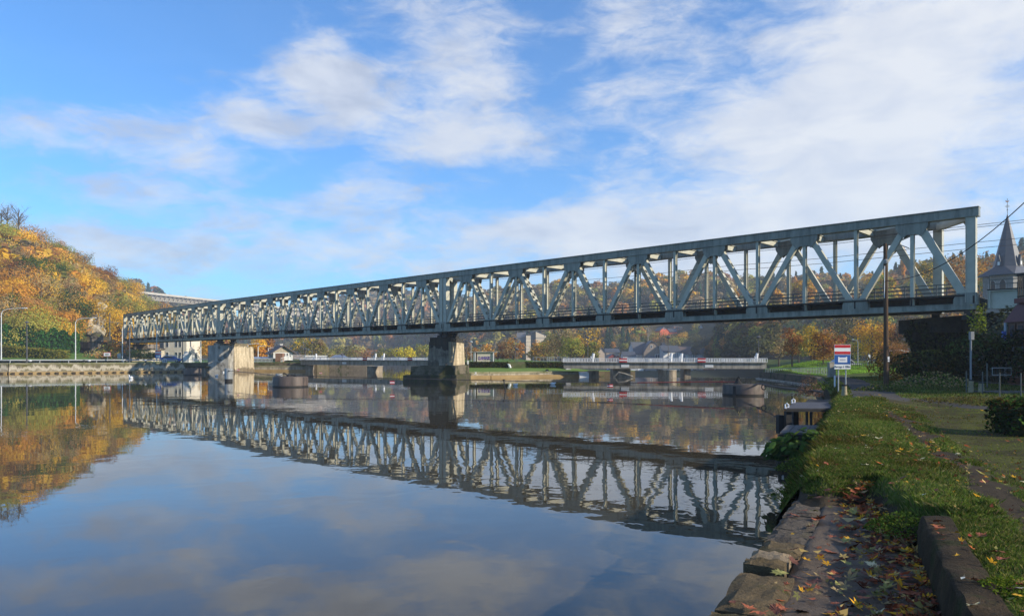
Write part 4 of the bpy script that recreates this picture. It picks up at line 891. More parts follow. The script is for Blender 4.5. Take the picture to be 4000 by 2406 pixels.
house('annex', 'grey roughcast annex of the cream building', 'building', c, 5, 6, 6.6, 1.8, -.1, GREYW, SLATE, [('f', 0, 3.9, .8, 1.4), ('f', 0, .9, .8, 1.4)], hip=2)
c = P(1106, 1406, 172); c.z = 2.4; TIMBER = M('weathered_boards', (.46, .40, .30), (.34, .29, .21), 1, .85, streak=4)
lh = house('lock_house', 'white lock house with weathered gable and brown tiled roof beside the weir', 'house', c, 4.4, 5.5, 1.75, 1.45, .52, WHITEW, TILE, [('f', -1.5, .75, .42, .8), ('f', -.35, .75, .42, .8), ('f', .3, .75, .42, .8), ('f', .95, .75, .42, .8), ('f', 1.6, .75, .35, .8), ('r', 1.2, .35, .6, 1.2), ('r', 3.4, .35, .6, 1.2)], ridge='y', over=.75, chim=[(.25, 3.2, .3, .3, 3.55, WHITEW)])
mb = MB(); ca, sa = math.cos(.52), math.sin(.52); T = lambda x, y, z: c+V3((x*ca-y*sa, x*sa+y*ca, z)); mb.prism([T(-2.1, -.05, 1.7), T(2.1, -.05, 1.7), T(0, -.05, 3.05)], T(0, .03, 0)-T(0, 0, 0)); mb.build('gable_boards', TIMBER, lh)
tag(MB().box(-41.5, -33, 168.5, 178, -.5, 2.4).build('embankment_wall', MASON('earth_wall', (.24, .2, .15), (.17, .14, .1), (.1, .08, .06), 1, .4, stain=((.05, .06, .02), .5, .5, .6))), 'brown masonry embankment under the lock house', 'wall')
wall_along([(-53, 170), (-41.6, 164.5), (-41.4, 160)], .4, 0, 2.3, 'embankment_wall', MATS['earth_wall']); tag(bpy.data.objects['embankment_wall.001'], 'brown masonry wall between the lock lawn and the sunlit footbridge', 'wall')
r = thing('flat_shed', 'low shed with a flat bluish metal roof behind the white railings', 'shed', (-57.5, 172, 1.8)); MB().box(-61.5, -53.2, 171, 178, 1.6, 2.55).build('wall', GREYW, r)
mb = MB(); mb.hexa([(-62, 170.2, 2.62), (-52.8, 170.2, 2.62), (-52.8, 178.5, 2.95), (-62, 178.5, 2.95), (-62, 170.2, 2.75), (-52.8, 170.2, 2.75), (-52.8, 178.5, 3.08), (-62, 178.5, 3.08)]); mb.build('roof', M('shed_metal', (.34, .38, .45), (.28, .31, .37), .6, .4, metal=.2), r)
tag(MB().box(-53.4, -51.8, 167.5, 169, 1.2, 3.9).build('brick_pillar', MASON('old_brick', (.30, .16, .10), (.22, .12, .08), (.2, .17, .14), .3, .1)), 'dark red brick pillar left of the lock house', 'pillar')
def picket(pts, h, lab, gap=.3, mat=None, name='railing', cat='railing', grp=None):
    r = thing(name, lab, cat, pts[0], grp); mb = MB()
    for a, b in zip(pts[:-1], pts[1:]):
        A, B = V3(a), V3(b); mb.beam(A+ZU*h, B+ZU*h, .06, .06); mb.beam(A+ZU*.12, B+ZU*.12, .05, .05)
    mb.build('rail', mat or WHITEP, r); mb = MB()
    for a, b in zip(pts[:-1], pts[1:]):
        A, B = V3(a), V3(b); k = max(1, int((B-A).length/gap))
        for i in range(k+1): c = A.lerp(B, i/k); mb.beam(c, c+ZU*h, .05, .05, (1, 0, 0))
    mb.build('bars', mat or WHITEP, r); return r
picket([(-61, 166.5, 1.9), (-53.8, 166.5, 1.9)], .75, 'white picket railing in front of the flat shed')
picket([(-51.5, 165.5, 1.9), (-49.6, 166.5, 2.6), (-41, 165, 2.4), (-44.2, 158.9, 2.4)], .9, 'white railing climbing from the lawn to the lock house', .25)
picket([P(640, 1412, 160), P(700, 1414, 165), P(760, 1416, 170)], 1.5, 'pale sloping railing in front of the cream building', .35)
picket([P(720, 1424, 156), P(812, 1422, 156)], 1.1, 'white railing on the quay beside the two-tone pier', .3)
r = thing('gate_frame', 'white arched gate frame at the quay edge beside the river sign', 'gate', P(643, 1425, 151))
mb = MB(); c = P(643, 1424, 151); mb.tube([c+V3((-.42, 0, 0)), c+V3((-.42, 0, .95)), c+V3((-.2, 0, 1.2)), c+V3((.2, 0, 1.2)), c+V3((.42, 0, .95)), c+V3((.42, 0, 0))], .055, 6); mb.beam(c+V3((0, 0, .1)), c+V3((0, 0, 1.2)), .07, .07, (1, 0, 0)); mb.beam(c+V3((-.4, 0, .5)), c+V3((.4, 0, .5)), .07, .07); mb.build('frame', WHITEP, r)
r = thing('stone_gatepost', 'white block pillar with cap beside the cream building', 'pillar', P(722, 1422, 160)); c = P(724, 1422, 160)
mb = MB(); mb.box(c.x-.75, c.x+.75, 160, 161.4, 1.7, 3.4); mb.build('shaft', WHITEW, r); mb = MB(); mb.box(c.x-.6, c.x+.85, 159.9, 161.5, 3.4, 3.6); mb.box(c.x-.3, c.x+.6, 160.1, 161.2, 3.6, 4.2); mb.build('cap', WHITEW, r)
CARG = M('car_glass', (.03, .035, .04), (.02, .025, .03), 2, .1)
def car(p, L, ang, paint, lab, van=False, grp=None):
    r = thing('parked_van' if van else 'parked_car', lab, 'van' if van else 'car', p, grp); ca, sa = math.cos(ang), math.sin(ang); p = V3(p); T = lambda x, y, z: p+V3((x*ca-y*sa, x*sa+y*ca, z)); w_ = .85; s = L/4.2
    prof = [(-2.1, .35), (2.1, .35), (2.12, .75), (1.9, .85), (1.6, 1.7), (.9, 1.95), (-2.05, 1.95), (-2.1, .9)] if van else [(-2.1, .32), (2.1, .32), (2.12, .68), (1.95, .82), (1.05, .92), (.35, 1.4), (-1.1, 1.42), (-1.75, .98), (-2.08, .9)]
    mb = MB(); mb.prism([T(x*s, -w_, z) for x, z in prof], T(0, 2*w_, 0)-T(0, 0, 0)); mb.build('body', paint, r)
    for y in (-w_-.012, w_+.002):
        mb = MB(); g = [(1.5, 1.05), (1.2, 1.75), (.2, 1.8), (.2, 1.05)] if van else [(.85, .95), (.3, 1.32), (-1.05, 1.34), (-1.5, .97)]; mb.prism([T(x*s, y, z) for x, z in g], T(0, .01, 0)-T(0, 0, 0)); mb.build('window', CARG, r)
    for x in (-1.35, 1.35):
        for y in (-w_-.02, w_-.16):
            mb = MB(); mb.cyl(T(x*s, y, .32), T(x*s, y+.18, .32), .32, n=14); wh = mb.build('wheel', STEELD, r); mb = MB(); mb.cyl(T(x*s, y-.008, .32), T(x*s, y+.188, .32), .18, n=10); mb.build('rim', GALV, wh)
    return r
car(P(669, 1424, 158), 4.3, .1, M('car_blue', (.03, .12, .42), (.025, .1, .38), 1, .3), 'blue car parked behind the quay railing'); bpy.data.objects['parked_car'].location.z = 1.86
def bush(p, w_, h, pal, n, leaf, lab, name='bush', cat='bush', seed=1, mat=None):
    rg = np.random.default_rng(seed); r = thing(name, lab, cat, p); p = V3(p)
    L = [(p.x+rg.uniform(-.33, .33)*w_, p.y+rg.uniform(-.25, .25)*w_, p.z+h*rg.uniform(.25, .6), w_*rg.uniform(.2, .32), w_*rg.uniform(.2, .3), h*rg.uniform(.28, .42)) for _ in range(8)]
    v, c = crown(L, n, leaf, pal, rg); quads_obj('foliage', v, c, mat or FOL, r)
    mb = MB()
    for k in range(7): e = V3((p.x+rg.uniform(-.35, .35)*w_, p.y+rg.uniform(-.3, .3)*w_, p.z+h*rg.uniform(.5, .85))); mb.tube([p+V3((rg.uniform(-.1, .1), 0, -.1)), p.lerp(e, .5)+V3((0, 0, .1*h)), e], [w_*.012, w_*.008, w_*.002], 5)
    mb.build('stem', TREEBARK, r); return r
bush(P(455, 1400, 178), 8.5, 5.2, ORANGE+RUST+OLIVE, 900, .26, 'rusty creeper and bush covering the abutment wall', seed=2)
bush(P(540, 1404, 172), 4.6, 2.6, PALEG+OLIVE, 700, .2, 'yellow green bush at the foot of the pale abutment', seed=3); bush(P(590, 1404, 170), 4.2, 1.8, OLIVE+GREEN, 600, .18, 'low green bush beside the pale abutment', seed=4)
bush(P(400, 1405, 168), 9, 2.6, RUST+OLIVE+BARE, 900, .2, 'russet scrub on the slope below the stone turret', seed=5)
def swan(p, s, ang, lab, name='gull', cat='bird', curved=False):
    rs = random.Random(3); p = V3(p); ca, sa = math.cos(ang), math.sin(ang); T = lambda x, y, z: p+V3((x*ca-y*sa, x*sa+y*ca, z))*s
    r = thing(name, lab, cat, p); mb = MB()
    if curved: mb.tube([T(-.55, 0, .16), T(-.4, 0, .18), T(-.15, 0, .17), T(.15, 0, .16), T(.34, 0, .24), T(.42, 0, .48), T(.38, 0, .68), T(.48, 0, .76), T(.62, 0, .7), T(.7, 0, .66)], [.03, .16, .22, .2, .1, .055, .05, .07, .05, .012], 10)
    else: mb.tube([T(-.6, 0, .2), T(-.3, 0, .18), T(0, 0, .15), T(.25, 0, .2), T(.38, 0, .32), T(.48, 0, .36), T(.62, 0, .34)], [.02, .13, .17, .12, .09, .08, .012], 10)
    o = mb.build('body', WHITEP, r, smooth=True)
    mb = MB()
    for y in (-.15, .15): mb.tube([T(.15, y, .24), T(-.3, y*1.05, .27), T(-.7, y*.5, .28)], [.04, .07, .01], 6)
    mb.build('wing', M('grey_feather', (.66, .65, .63), (.55, .54, .53), 3, .8), r); return r
swan(G(511, 1478, 0), .62, 2.9, 'white swan with arched neck on the water before the far quay', 'swan', 'swan', True)
for i, (x, y, s, lab) in enumerate(((2160, 1502, .55, 'white gull floating below the island depth gauge'), (2014, 1506, .5, 'small gull floating in front of the island quay'), (846, 1470, .6, 'white gull floating left of the tall grey mooring post'), (872, 1455, .5, 'gull resting beside the pier base'))): swan(G(x, y, 0), s, .6*i, lab)
# trees of the far bank between the pier and the lock house
def tree(lab, p, hpx, wpx, pal, seed, n=1500, leaf=.24, name='autumn_tree', base=.14, bark=None, droop=0, lobes=11, shell=(.5, 1.05), up=.25, grp=None, lb=5):
    p = V3(p); h, w_ = S(hpx, p.y), S(wpx, p.y); rg = np.random.default_rng(seed); rr = random.Random(seed); r = thing(name, lab, 'tree', p, grp)
    v, c = crown(round_lobes(h, w_, h*base, lobes, rg), n, leaf, pal, rg, droop=droop*h, shell=shell, up=up); v = v+np.array(list(p))
    quads_obj('crown', v, c, FOL, r); mb = limbs(MB(), h, w_, h*base, rr, lb, h*.02); mb.v = [x+p for x in mb.v]; mb.build('trunk', bark or TREEBARK, r); return r
for i, (x, yb, Y, hp, wp, pal, lab) in enumerate(((830, 1405, 205, 85, 90, GOLD+ORANGE, 'golden tree left of the two-tone pier behind the white railing'), (770, 1403, 215, 100, 70, ORANGE+GOLD, 'orange tree behind the stone gatepost'), (1000, 1408, 215, 92, 75, GOLD, 'bright golden tree just beyond the pier flank'),
        (1045, 1408, 222, 100, 55, ORANGE+RUST, 'slender orange tree left of the lock house'), (1015, 1410, 210, 60, 60, ORANGE, 'low orange tree behind the curved lamps'), (1190, 1405, 240, 95, 95, OLIVE+GOLD, 'olive and gold tree behind the lock house roof'), (1240, 1408, 235, 85, 70, BARE+OLIVE, 'half bare tree right of the lock house'),
        (1265, 1404, 260, 46, 90, BARE+PALEG, 'wide pale rounded willow below the viaduct pier'), (1290, 1438, 262, 40, 60, PALEG+GOLD, 'pale yellow willow drooping to the water under the footbridge'), (1345, 1410, 290, 60, 110, DARKW+OLIVE, 'dark bushy tree line behind the footbridge railing'))):
    tree(lab, P(x, yb, Y), hp, wp, pal, 60+i, 1300, .27)
for i, (x, yt, lab) in enumerate(((1193, 1364, 'short dark lamp post behind the footbridge beside the lock house'), (1203, 1370, 'shortest dark lamp post behind the footbridge'), (1219, 1338, 'taller lamp post behind the sunlit footbridge'), (1337, 1388, 'small lamp post by the blue roof behind the footbridge'))): lamp(x, 1404, yt, 168, 0, lab, DPOLE, rad=.09)
c = P(1318, 1398, 250); house('boat_shed', 'blue grey low roofed shed behind the sunlit footbridge', 'shed', (c.x, c.y, 1.5), 5, 5, 1.2, 1.1, 0, GREYW, M('blue_roof', (.16, .2, .28), (.12, .15, .22), 1, .5), hip=1.2)
# ------------------------------------------------------------------ lock island
IL = [(-7.6, 105.5), (-3.5, 107.5), (3.5, 112.0), (10.0, 114.2)]
EARTH = M('earth', (.16, .13, .08), (.09, .075, .045), .5, .95)
ISL = IL+[(14.5, 116.5), (19.5, 117.5), (20, 121), (6, 135), (4, 180), (2, 420), (-30, 420), (-22, 180), (-15, 137), (-11, 120)]
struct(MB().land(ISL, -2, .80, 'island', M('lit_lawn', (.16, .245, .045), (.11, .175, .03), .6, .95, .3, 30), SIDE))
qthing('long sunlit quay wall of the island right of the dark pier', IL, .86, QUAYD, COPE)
mb = MB(); mb.v = []; 
for (a, b) in zip(IL[:-1], IL[1:]):
    A, B = V3((*a, 0)), V3((*b, 0)); d = (B-A).normalized(); n = V3((d.y, -d.x, 0)); mb.hexa([A+n*1.7-ZU*.3, B+n*1.7-ZU*.3, B-ZU*.3, A-ZU*.3, A+n*.4+ZU*.22, B+n*.4+ZU*.22, B+ZU*.22, A+ZU*.22])
struct(mb.build('mud_shore', MUD))
IVYW = M('ivy_wall', (.055, .065, .022), (.025, .03, .014), 1.1, .95, 1, 5, stain=((.10, .11, .03), .9, .5, .66))
struct(MB().land([(-7.2, 122.5), (9.6, 121.5), (9.6, 124), (4, 180), (2, 420), (-26, 420), (-20, 180), (-12, 123)], -1, 2.22, 'island_terrace', LAWN, SIDE))
def ivywall(lab, a, b, h, seed):
    rg = np.random.default_rng(seed); A, B = V3(a), V3(b); r = thing('retaining_wall', lab, 'wall', A); mb = MB(); mb.beam(A+ZU*(h/2), B+ZU*(h/2), .5, h); mb.build('wall', IVYW, r)
    n = 1800; f = rg.random((n, 1)); z = rg.random(n)**.7*h; c = np.array([list(A)])+f*np.array([list(B-A)]); c[:, 2] += z; c[:, 1] -= .28+rg.random(n)*.15
    v, cc = leaf_quads(c, unit(np.array([[0, -1, .4]])+rg.normal(0, .5, (n, 3))), .13*rg.uniform(.5, 1.4, n), palette([H('3d4420'), H('2c341a'), H('565a28'), H('4a3a22')], n, rg), rng=rg); quads_obj('ivy', v, cc, FOL, r)
ivywall('dark ivy covered retaining wall below the concrete shelter', (-7.4, 122.3, .75), (-.6, 121.9, .75), 1.47, 3); ivywall('dark mossy retaining wall between the grass gap and the weir', (2.2, 121.9, .75), (9.1, 121.3, .75), 1.47, 4)
mb = MB(); a0 = [V3((x+.05, y+.35, .845)) for x, y in IL]+[V3((13.5, 117.2, .84))]; b0 = [V3((x, 122.6, 1.28)) for x in (-8.2, -4, 3.5, 8.6, 9.2)]; mb.add(a0+b0, [(i, i+1, i+6, i+5) for i in range(4)]); struct(mb.build('lawn', MATS['lit_lawn']))
mb = MB(); mb.hexa([(-.6, 119.2, .78), (2.2, 119.2, .78), (2.2, 122.5, .78), (-.6, 122.5, .78), (-.6, 121.8, 2.2), (2.2, 121.8, 2.2), (2.2, 123, 2.25), (-.6, 123, 2.25)]); tag(mb.build('grass_ramp', M('rough_grass', (.10, .12, .035), (.055, .065, .02), .9, .95, .6, 6, stain=((.14, .11, .06), .8, .52, .66))), 'grassy ramp between the two dark retaining walls', 'ramp')
b = MB(); c = V3((-.55, 119.6, 1.0)); b.tube([c, c+V3((.25, 0, .35)), c+V3((.1, 0, .75)), c+V3((-.15, 0, .9))], [.1, .22, .2, .06], 8); tag(b.build('covered_bollard', WHITEP), 'white wrapped bundle on the grassy ramp', 'bundle')
tag(MB().hexa([(8.4, 117, .8), (9.3, 117, .8), (9.3, 122, .8), (8.4, 122, .8), (9.1, 121, 2.2), (9.6, 121, 2.2), (9.6, 122, 2.2), (9.1, 122, 2.2)]).build('abutment_fin', PCONC), 'sloping pale concrete fin at the weir bridge end', 'abutment')
# shelter with spray-painted lettering
Y = 128; sx0, sx1 = P(1846, 0, Y).x, P(1929, 0, Y).x; r = thing('shelter', 'small concrete shelter with flat overhanging roof and purple graffiti', 'shelter', ((sx0+sx1)/2, Y, 2.22)); zt = P(0, 1376, Y).z; SHC = M('shelter_concrete', (.58, .53, .42), (.52, .47, .37), .8, .9)
MB().box(sx0+.75, sx1-.15, Y+.4, Y+.62, 2.2, zt).build('back_wall', SHC, r); MB().box(sx0+.05, sx0+.25, Y+.3, Y+2.6, 2.2, zt).build('side_wall', SHC, r)
MB().box(P(1832, 0, Y).x, P(1942, 0, Y).x, Y+.12, Y+3, zt, zt+.17).build('roof', WCONC, r)
for x in (sx0+.35, sx1-.14): MB().box(x, x+.14, Y+.2, Y+.35, 2.2, zt).build('post', WHITEP, r)
MB().box(sx0+.52, sx0+.72, Y+.42, Y+.55, 2.2, zt).build('door_gap', STEELD, r)
PURP = M('spray_purple', (.20, .10, .46), (.13, .08, .38), 5, .6); INK = M('spray_black', (.02, .018, .03), (.015, .012, .02), 4, .6); PINK = M('spray_pink', (.55, .25, .32), (.5, .4, .45), 4, .6)
gw = sx1-.5-(sx0+.95)
g = thing('graffiti', 'purple spray painted graffiti lettering on the shelter wall', 'graffiti', (sx0+.95, Y+.38, 2.5))
mb = MB(); text_mb(mb, 'CLASHBAZIC', (sx0+.92, Y+.397, 2.60), (1, 0, 0), (.0, 0, 1), .74, .004, (0, -1, 0), width=gw*.98, bold=.045); mb.build('outline', INK, g)
mb = MB(); text_mb(mb, 'CLASHBAZIC', (sx0+.98, Y+.390, 2.66), (1, 0, 0), (.0, 0, 1), .62, .005, (0, -1, 0), width=gw*.92, bold=.012); mb.build('fill', PURP, g)
mb = MB(); yy = Y+.392
for a, b in (((.0, .36), (.3, .25)), ((.3, .25), (.45, .32)), ((.5, .32), (.9, .30)), ((.95, .30), (1.3, .18)), ((1.3, .26), (1.9, .34)), ((1.95, .28), (2.5, .17))): mb.beam((sx0+.92+a[0], yy, 2.22+a[1]), (sx0+.92+b[0], yy, 2.22+b[1]), .06, .004, (0, 0, 1))
mb.build('underline', INK, g); mb = MB(); mb.box(sx0+1.1, sx0+1.8, Y+.389, Y+.394, 2.52, 2.62); mb.cyl((sx1-.55, Y+.397, 3.0), (sx1-.55, Y+.388, 3.0), .05, n=8); mb.build('pink_spray', PINK, g)
# island lamps and rails
for i, (x, yt, lab) in enumerate(((1823, 1333, 'thin dark lamp post left of the graffiti shelter'), (1840, 1336, 'pale post just behind the shelter roof edge'), (1876, 1350, 'small lamp post behind the shelter roof'), (2013, 1322, 'tall dark lamp post left of the tower block'), (2020, 1366, 'short lamp post at the tower block foot'), (2296, 1318, 'tall dark lamp post at the island end of the weir bridge'), (1932, 1290, 'tall thin mast behind the graffiti shelter'))): lamp(x, 1412, yt, 134, 0, lab, DPOLE if i != 1 else GALV, rad=.07)
for x, y0, y1, Y, lab in ((2611, 1318, 1400, 110.6, 'tall lamp post rising from the weir bridge before the slate roofs'), (2963, 1318, 1400, 109.5, 'tall lamp post at the grassy bank end of the weir bridge')): lamp(x, y1, y0, Y, 0, lab, DPOLE, rad=.06)
p = P(1828, 1448, 111); r = thing('info_post', 'thin post with a small white board on the island lawn', 'post', p); MB().cyl(p-ZU*.2, p+ZU*1.5, .05, n=8).build('post', GALV, r); MB().box(p.x-.14, p.x+.14, p.y-.09, p.y-.05, p.z+1.0, p.z+1.55).build('board', SIGNW, r)
tag(MB().box(-5.45, -5.05, 106.0, 106.2, .55, .9).build('white_box', SIGNW), 'small white plate on the island quay next to the dark pier', 'plate')
picket([(3.5, 123, 2.22), (9.3, 122.3, 2.22)], .75, 'pale railing on the island before the weir bridge', .55, GALV)
for k, (x, w_) in enumerate(((2142, 8), (2160, 10))):
    p = P(x, 1412, 124); b = MB(); h = .8; q_ = S(w_, 124)/2
    b.tube([p+V3((-q_, 0, 0)), p+V3((-q_, 0, h)), p+V3((q_, 0, h)), p+V3((q_, 0, 0))], .04, 5); b.beam(p+V3((-q_, 0, .4)), p+V3((q_, 0, .4)), .05, .05); b.beam(p+V3((-q_, 0, .2)), p+V3((q_, 0, .2)), .05, .05); tag(b.build('gate_frame', GALV), ('narrow' if k == 0 else 'wider')+' metal gate frame in the island railing', 'gate')
# tower block
TOWM = M('tower_panel', (.80, .66, .48), (.74, .60, .43), .3, .85); TB = (15.5, 420); Yt = 420; q_ = lambda px, py: (P(px, py, Yt).x, P(px, py, Yt).z)
r = thing('apartment_block', 'tall beige concrete block on a slim tower with shallow pitched roof', 'building', P(2060, 1410, Yt))
x0, zb = q_(2055, 1412); x1, z1 = q_(2073, 1310); x2, z2 = q_(2093, 1344); x3, z3 = q_(2133, 1327); _, zr = q_(0, 1294); _, ze = q_(0, 1311)
MB().box(x0, x1, Yt, Yt+5, 1, ze).build('stair_tower', TOWM, r); mb = MB(); mb.prism([(x2, Yt-.2, z2), (x3-4, Yt-.2, z2), (x3, Yt-.2, z3+1), (x3, Yt-.2, ze), (x2, Yt-.2, zr)], (0, 8, 0)); mb.build('wing', TOWM, r)
MB().box(x1, x2, Yt+.8, Yt+5, z2, zr-.2).build('glass_recess', WIN, r)
mb = MB(); mb.prism([(x0-.3, Yt-.4, ze), (x2, Yt-.4, zr+.1), (x3+.4, Yt-.4, ze), (x3+.4, Yt-.4, ze+.3), (x2, Yt-.4, zr+.5), (x0-.3, Yt-.4, ze+.3)], (0, 9, 0)); mb.build('roof', SLATE, r)
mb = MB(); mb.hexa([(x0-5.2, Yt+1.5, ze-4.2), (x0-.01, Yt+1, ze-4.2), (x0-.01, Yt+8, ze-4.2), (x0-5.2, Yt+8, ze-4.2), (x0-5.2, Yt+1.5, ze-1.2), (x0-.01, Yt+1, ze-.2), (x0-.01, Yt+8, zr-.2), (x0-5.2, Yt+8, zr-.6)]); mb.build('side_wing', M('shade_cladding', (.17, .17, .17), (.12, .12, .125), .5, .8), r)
for k in range(8): MB().box(x0-.05, x1+.05, Yt-.06, Yt+.02, 1.2+k*2.05, 1.35+k*2.05).build('floor_band', GREYW, r)
for z in (ze-1.2, z3+.6): MB().box(x2+.0, x3-.1, Yt-.27, Yt-.21, z, z+.22).build('floor_band', GREYW, r)
# trees of the island and below the weir
MAPLE = [H('9a6a3a'), H('8a5a34'), H('a87a44')]
for i, (x, yb, Y, hp, wp, pal, lab) in enumerate(((1832, 1412, 190, 62, 70, BARE+MAPLE, 'brown half bare tree left of the graffiti shelter'), (1895, 1412, 200, 60, 90, ORANGE+BARE, 'orange brown shrubby tree behind the shelter'), (1965, 1412, 205, 75, 70, BARE+MAPLE, 'brown tree between the shelter and the tower block'), (2005, 1412, 200, 105, 85, BARE+ORANGE+MAPLE, 'pinkish brown bare crown left of the tower block'),
        (2100, 1412, 195, 80, 85, ORANGE+OLIVE+BARE, 'russet olive tree right of the tower block stem'), (2150, 1412, 185, 92, 90, PALEG+BARE, 'ochre willow before the tower block wing'), (2192, 1412, 178, 165, 120, PALEG+BARE+BARE, 'tall pale ochre willow below the close truss span'), (2230, 1412, 172, 110, 95, PALEG+OLIVE, 'ochre green willow beside the tall pale willow'), (2285, 1412, 240, 148, 150, GOLD+[H('d8a02a')], 'big bright golden tree below the close truss span'), (2262, 1412, 205, 85, 80, RUST+DARKW, 'dark russet tree under the golden crown'), (2312, 1412, 200, 80, 60, PALEG+OLIVE, 'olive gold tree at the foot of the golden crown'))):
    tree(lab, P(x, yb, Y), hp, wp, pal, 90+i, 2400 if wp > 100 else 1500, .20 if i in (5, 6, 7) else .23, droop=.06 if i in (5, 6, 7) else 0)
for i, (x, yb, Y, hp, wp, pal, lab) in enumerate(((1500, 1408, 300, 55, 90, OLIVE+DARKW, 'olive tree behind the footbridge left of the yellow tree'), (1580, 1406, 280, 55, 80, [H('c3b030'), H('b8a62c'), H('d0bc3a')], 'bright lemon yellow tree behind the footbridge'), (1650, 1406, 290, 60, 80, OLIVE, 'olive tree beside the dark pier behind the footbridge'), (1400, 1406, 310, 40, 110, DARKW+RUST, 'low russet trees far behind the footbridge'))): tree(lab, P(x, yb, Y), hp, wp, pal, 120+i, 1100, .32)
# ------------------------------------------------------------------ village below the weir
VG = loft([[(30, 300, -6.6), (110, 300, -6.6), (190, 280, -6.6)], [(20, 338, -3.4), (110, 338, -3.4), (200, 320, -2)], [(20, 348, -3.4), (110, 348, -3.4), (205, 330, -1.5)], [(20, 400, -3.3), (110, 395, -3.0), (215, 370, 1)]], 30, 20, .15, 9)
grid_obj('river_bank', VG, M('bank_grass', (.05, .06, .025), (.03, .035, .016), .3, .95))
VS = loft([[P(2380, 1395, 395), P(2480, 1395, 395), P(2600, 1395, 392), P(2720, 1395, 390), P(2860, 1395, 385)], [P(2380, 1318, 450), P(2480, 1316, 450), P(2600, 1316, 445), P(2720, 1324, 440), P(2860, 1322, 440)], [P(2380, 1290, 480), P(2480, 1290, 480), P(2600, 1296, 475), P(2720, 1303, 470), P(2860, 1303, 470)], [P(2380, 1250, 520), P(2480, 1250, 520), P(2600, 1250, 520), P(2720, 1260, 520), P(2860, 1260, 520)]], 40, 30, .6, 10)
for row in VS[:1]: row[:, 2] = -3.4
grid_obj('hill', VS, HILLM)
OCHW = M('ochre_wall', (.50, .40, .30), (.42, .33, .25), .4, .85); GSTONE = MASON('gable_stone', (.36, .29, .23), (.28, .22, .17), (.2, .17, .14), .7, .3); REDBARN = M('barn_red', (.26, .05, .05), (.2, .04, .04), .6, .8)
VZ = -3.4
def vh(name, lab, x0, x1, yr, ye, Y, rot, wall, roof, **k):
    w_ = S(x1-x0, Y)/max(.5, math.cos(rot)); h = P(0, ye, Y).z-VZ; rh = P(0, yr, Y).z-P(0, ye, Y).z; p = P((x0+x1)/2, 0, Y); return house(name, lab, 'house', (p.x, Y, VZ), w_, k.pop('d', 8), h, rh, rot, wall, roof, **k)
W2 = lambda xs, z, a=.9, b=1.3: [('f', x, z, a, b) for x in xs]
vh('house', 'tan gabled house at the golden tree side of the village', 2338, 2362, 1358, 1374, 372, .1, OCHW, SLATE, ridge='y')
vh('house', 'grey roofed village house with an orange brick chimney', 2368, 2420, 1362, 1376, 378, .05, OCHW, SLATE, chim=[(1.5, 4, .5, .4, 6.9, M('brick_chimney', (.4, .15, .08), (.32, .12, .07), 2, .8))])
vh('barn', 'red walled barn with a dark gable roof', 2376, 2412, 1382, 1396, 356, .1, REDBARN, SLATE, ridge='y', d=6); vh('barn', 'small red barn with arched dark roof', 2403, 2424, 1388, 1398, 354, 0, REDBARN, SLATE, ridge='y', d=5)
vh('house', 'low white house with slate roof left of the stone gable', 2434, 2482, 1374, 1390, 362, 0, WHITEW, SLATE, wins=W2((-2, -.6, 1.4, 2.4), 2.1), chim=[(2.6, 4, .4, .4, 7.4, WHITEW)])
vh('house', 'white fronted house with a tall steep slate roof and dormers', 2478, 2532, 1336, 1382, 368, .25, WHITEW, SLATE, d=9, wins=W2((-2.2, -.2, 2.0), 1.8, .8, 2.0), chim=[(3.6, 4.5, .5, .5, 11.9, GSTONE)], dormers=[(-2.6, .8, 6.3, .45, 1.5), (2.0, .8, 6.3, .45, 1.5), (2.4, 3.0, 9.2, .4, 1.1)])
r = thing('stone_gable_house', 'big rough stone gable with curved shoulders and one small window', 'house', (0, 0, 0)); Y = 364; q_ = lambda px, py: (P(px, py, Y).x, Y, P(px, py, Y).z)
mb = MB(); out = [(2516, 1420), (2583, 1420), (2583, 1386), (2578, 1372), (2570, 1358), (2560, 1347), (2551, 1341), (2541, 1341), (2533, 1349), (2524, 1362), (2516, 1378)]; mb.prism([q_(*c) for c in out], (0, 9, 0)); mb.build('wall', GSTONE, r)
mb = MB(); o2 = [(2512, 1382), (2524, 1361), (2533, 1348), (2540, 1340), (2546, 1334), (2553, 1340), (2561, 1346), (2571, 1357), (2579, 1371), (2585, 1386)]; mb.prism([V3(q_(x, y-1)) for x, y in o2]+[V3(q_(x, y-4)) for x, y in o2[::-1]], (0, 9.5, 0)); mb.build('roof', SLATE, r)
a = q_(2545, 1360); mb = MB(); mb.box(a[0]-.55, a[0]+.55, Y-.08, Y+.02, a[2], a[2]+1.5); wo_ = mb.build('window', FRAME, r); mb = MB(); mb.box(a[0]-.36, a[0]-.04, Y-.11, Y-.082, a[2]+.15, a[2]+1.3); mb.box(a[0]+.04, a[0]+.36, Y-.11, Y-.082, a[2]+.15, a[2]+1.3); mb.build('pane', WIN, wo_)
a = q_(2568, 1402); mb = MB(); mb.box(a[0]-1.2, a[0]+1.2, Y-.08, Y+.02, a[2], a[2]+2.3); wo_ = mb.build('window', FRAME, r); mb = MB(); mb.box(a[0]-1, a[0]-.1, Y-.11, Y-.082, a[2]+.2, a[2]+2.1); mb.box(a[0]+.1, a[0]+1, Y-.11, Y-.082, a[2]+.2, a[2]+2.1); mb.build('pane', WIN, wo_)
vh('porch', 'small dark pyramid roofed kiosk before the stone gable', 2526, 2564, 1388, 1400, 352, 0, GREYW, SLATE, hip=2.2, d=5)
vh('house', 'white house with hipped slate roof behind the stone gable', 2564, 2608, 1338, 1362, 380, -.3, WHITEW, SLATE, hip=4, d=10, wins=W2((-1.5, 1.2), 4.2, .8, 1.5)+[('l', 3, 4.2, .8, 1.5)], chim=[(-2.6, 4, .5, .5, 12.2, GSTONE)])
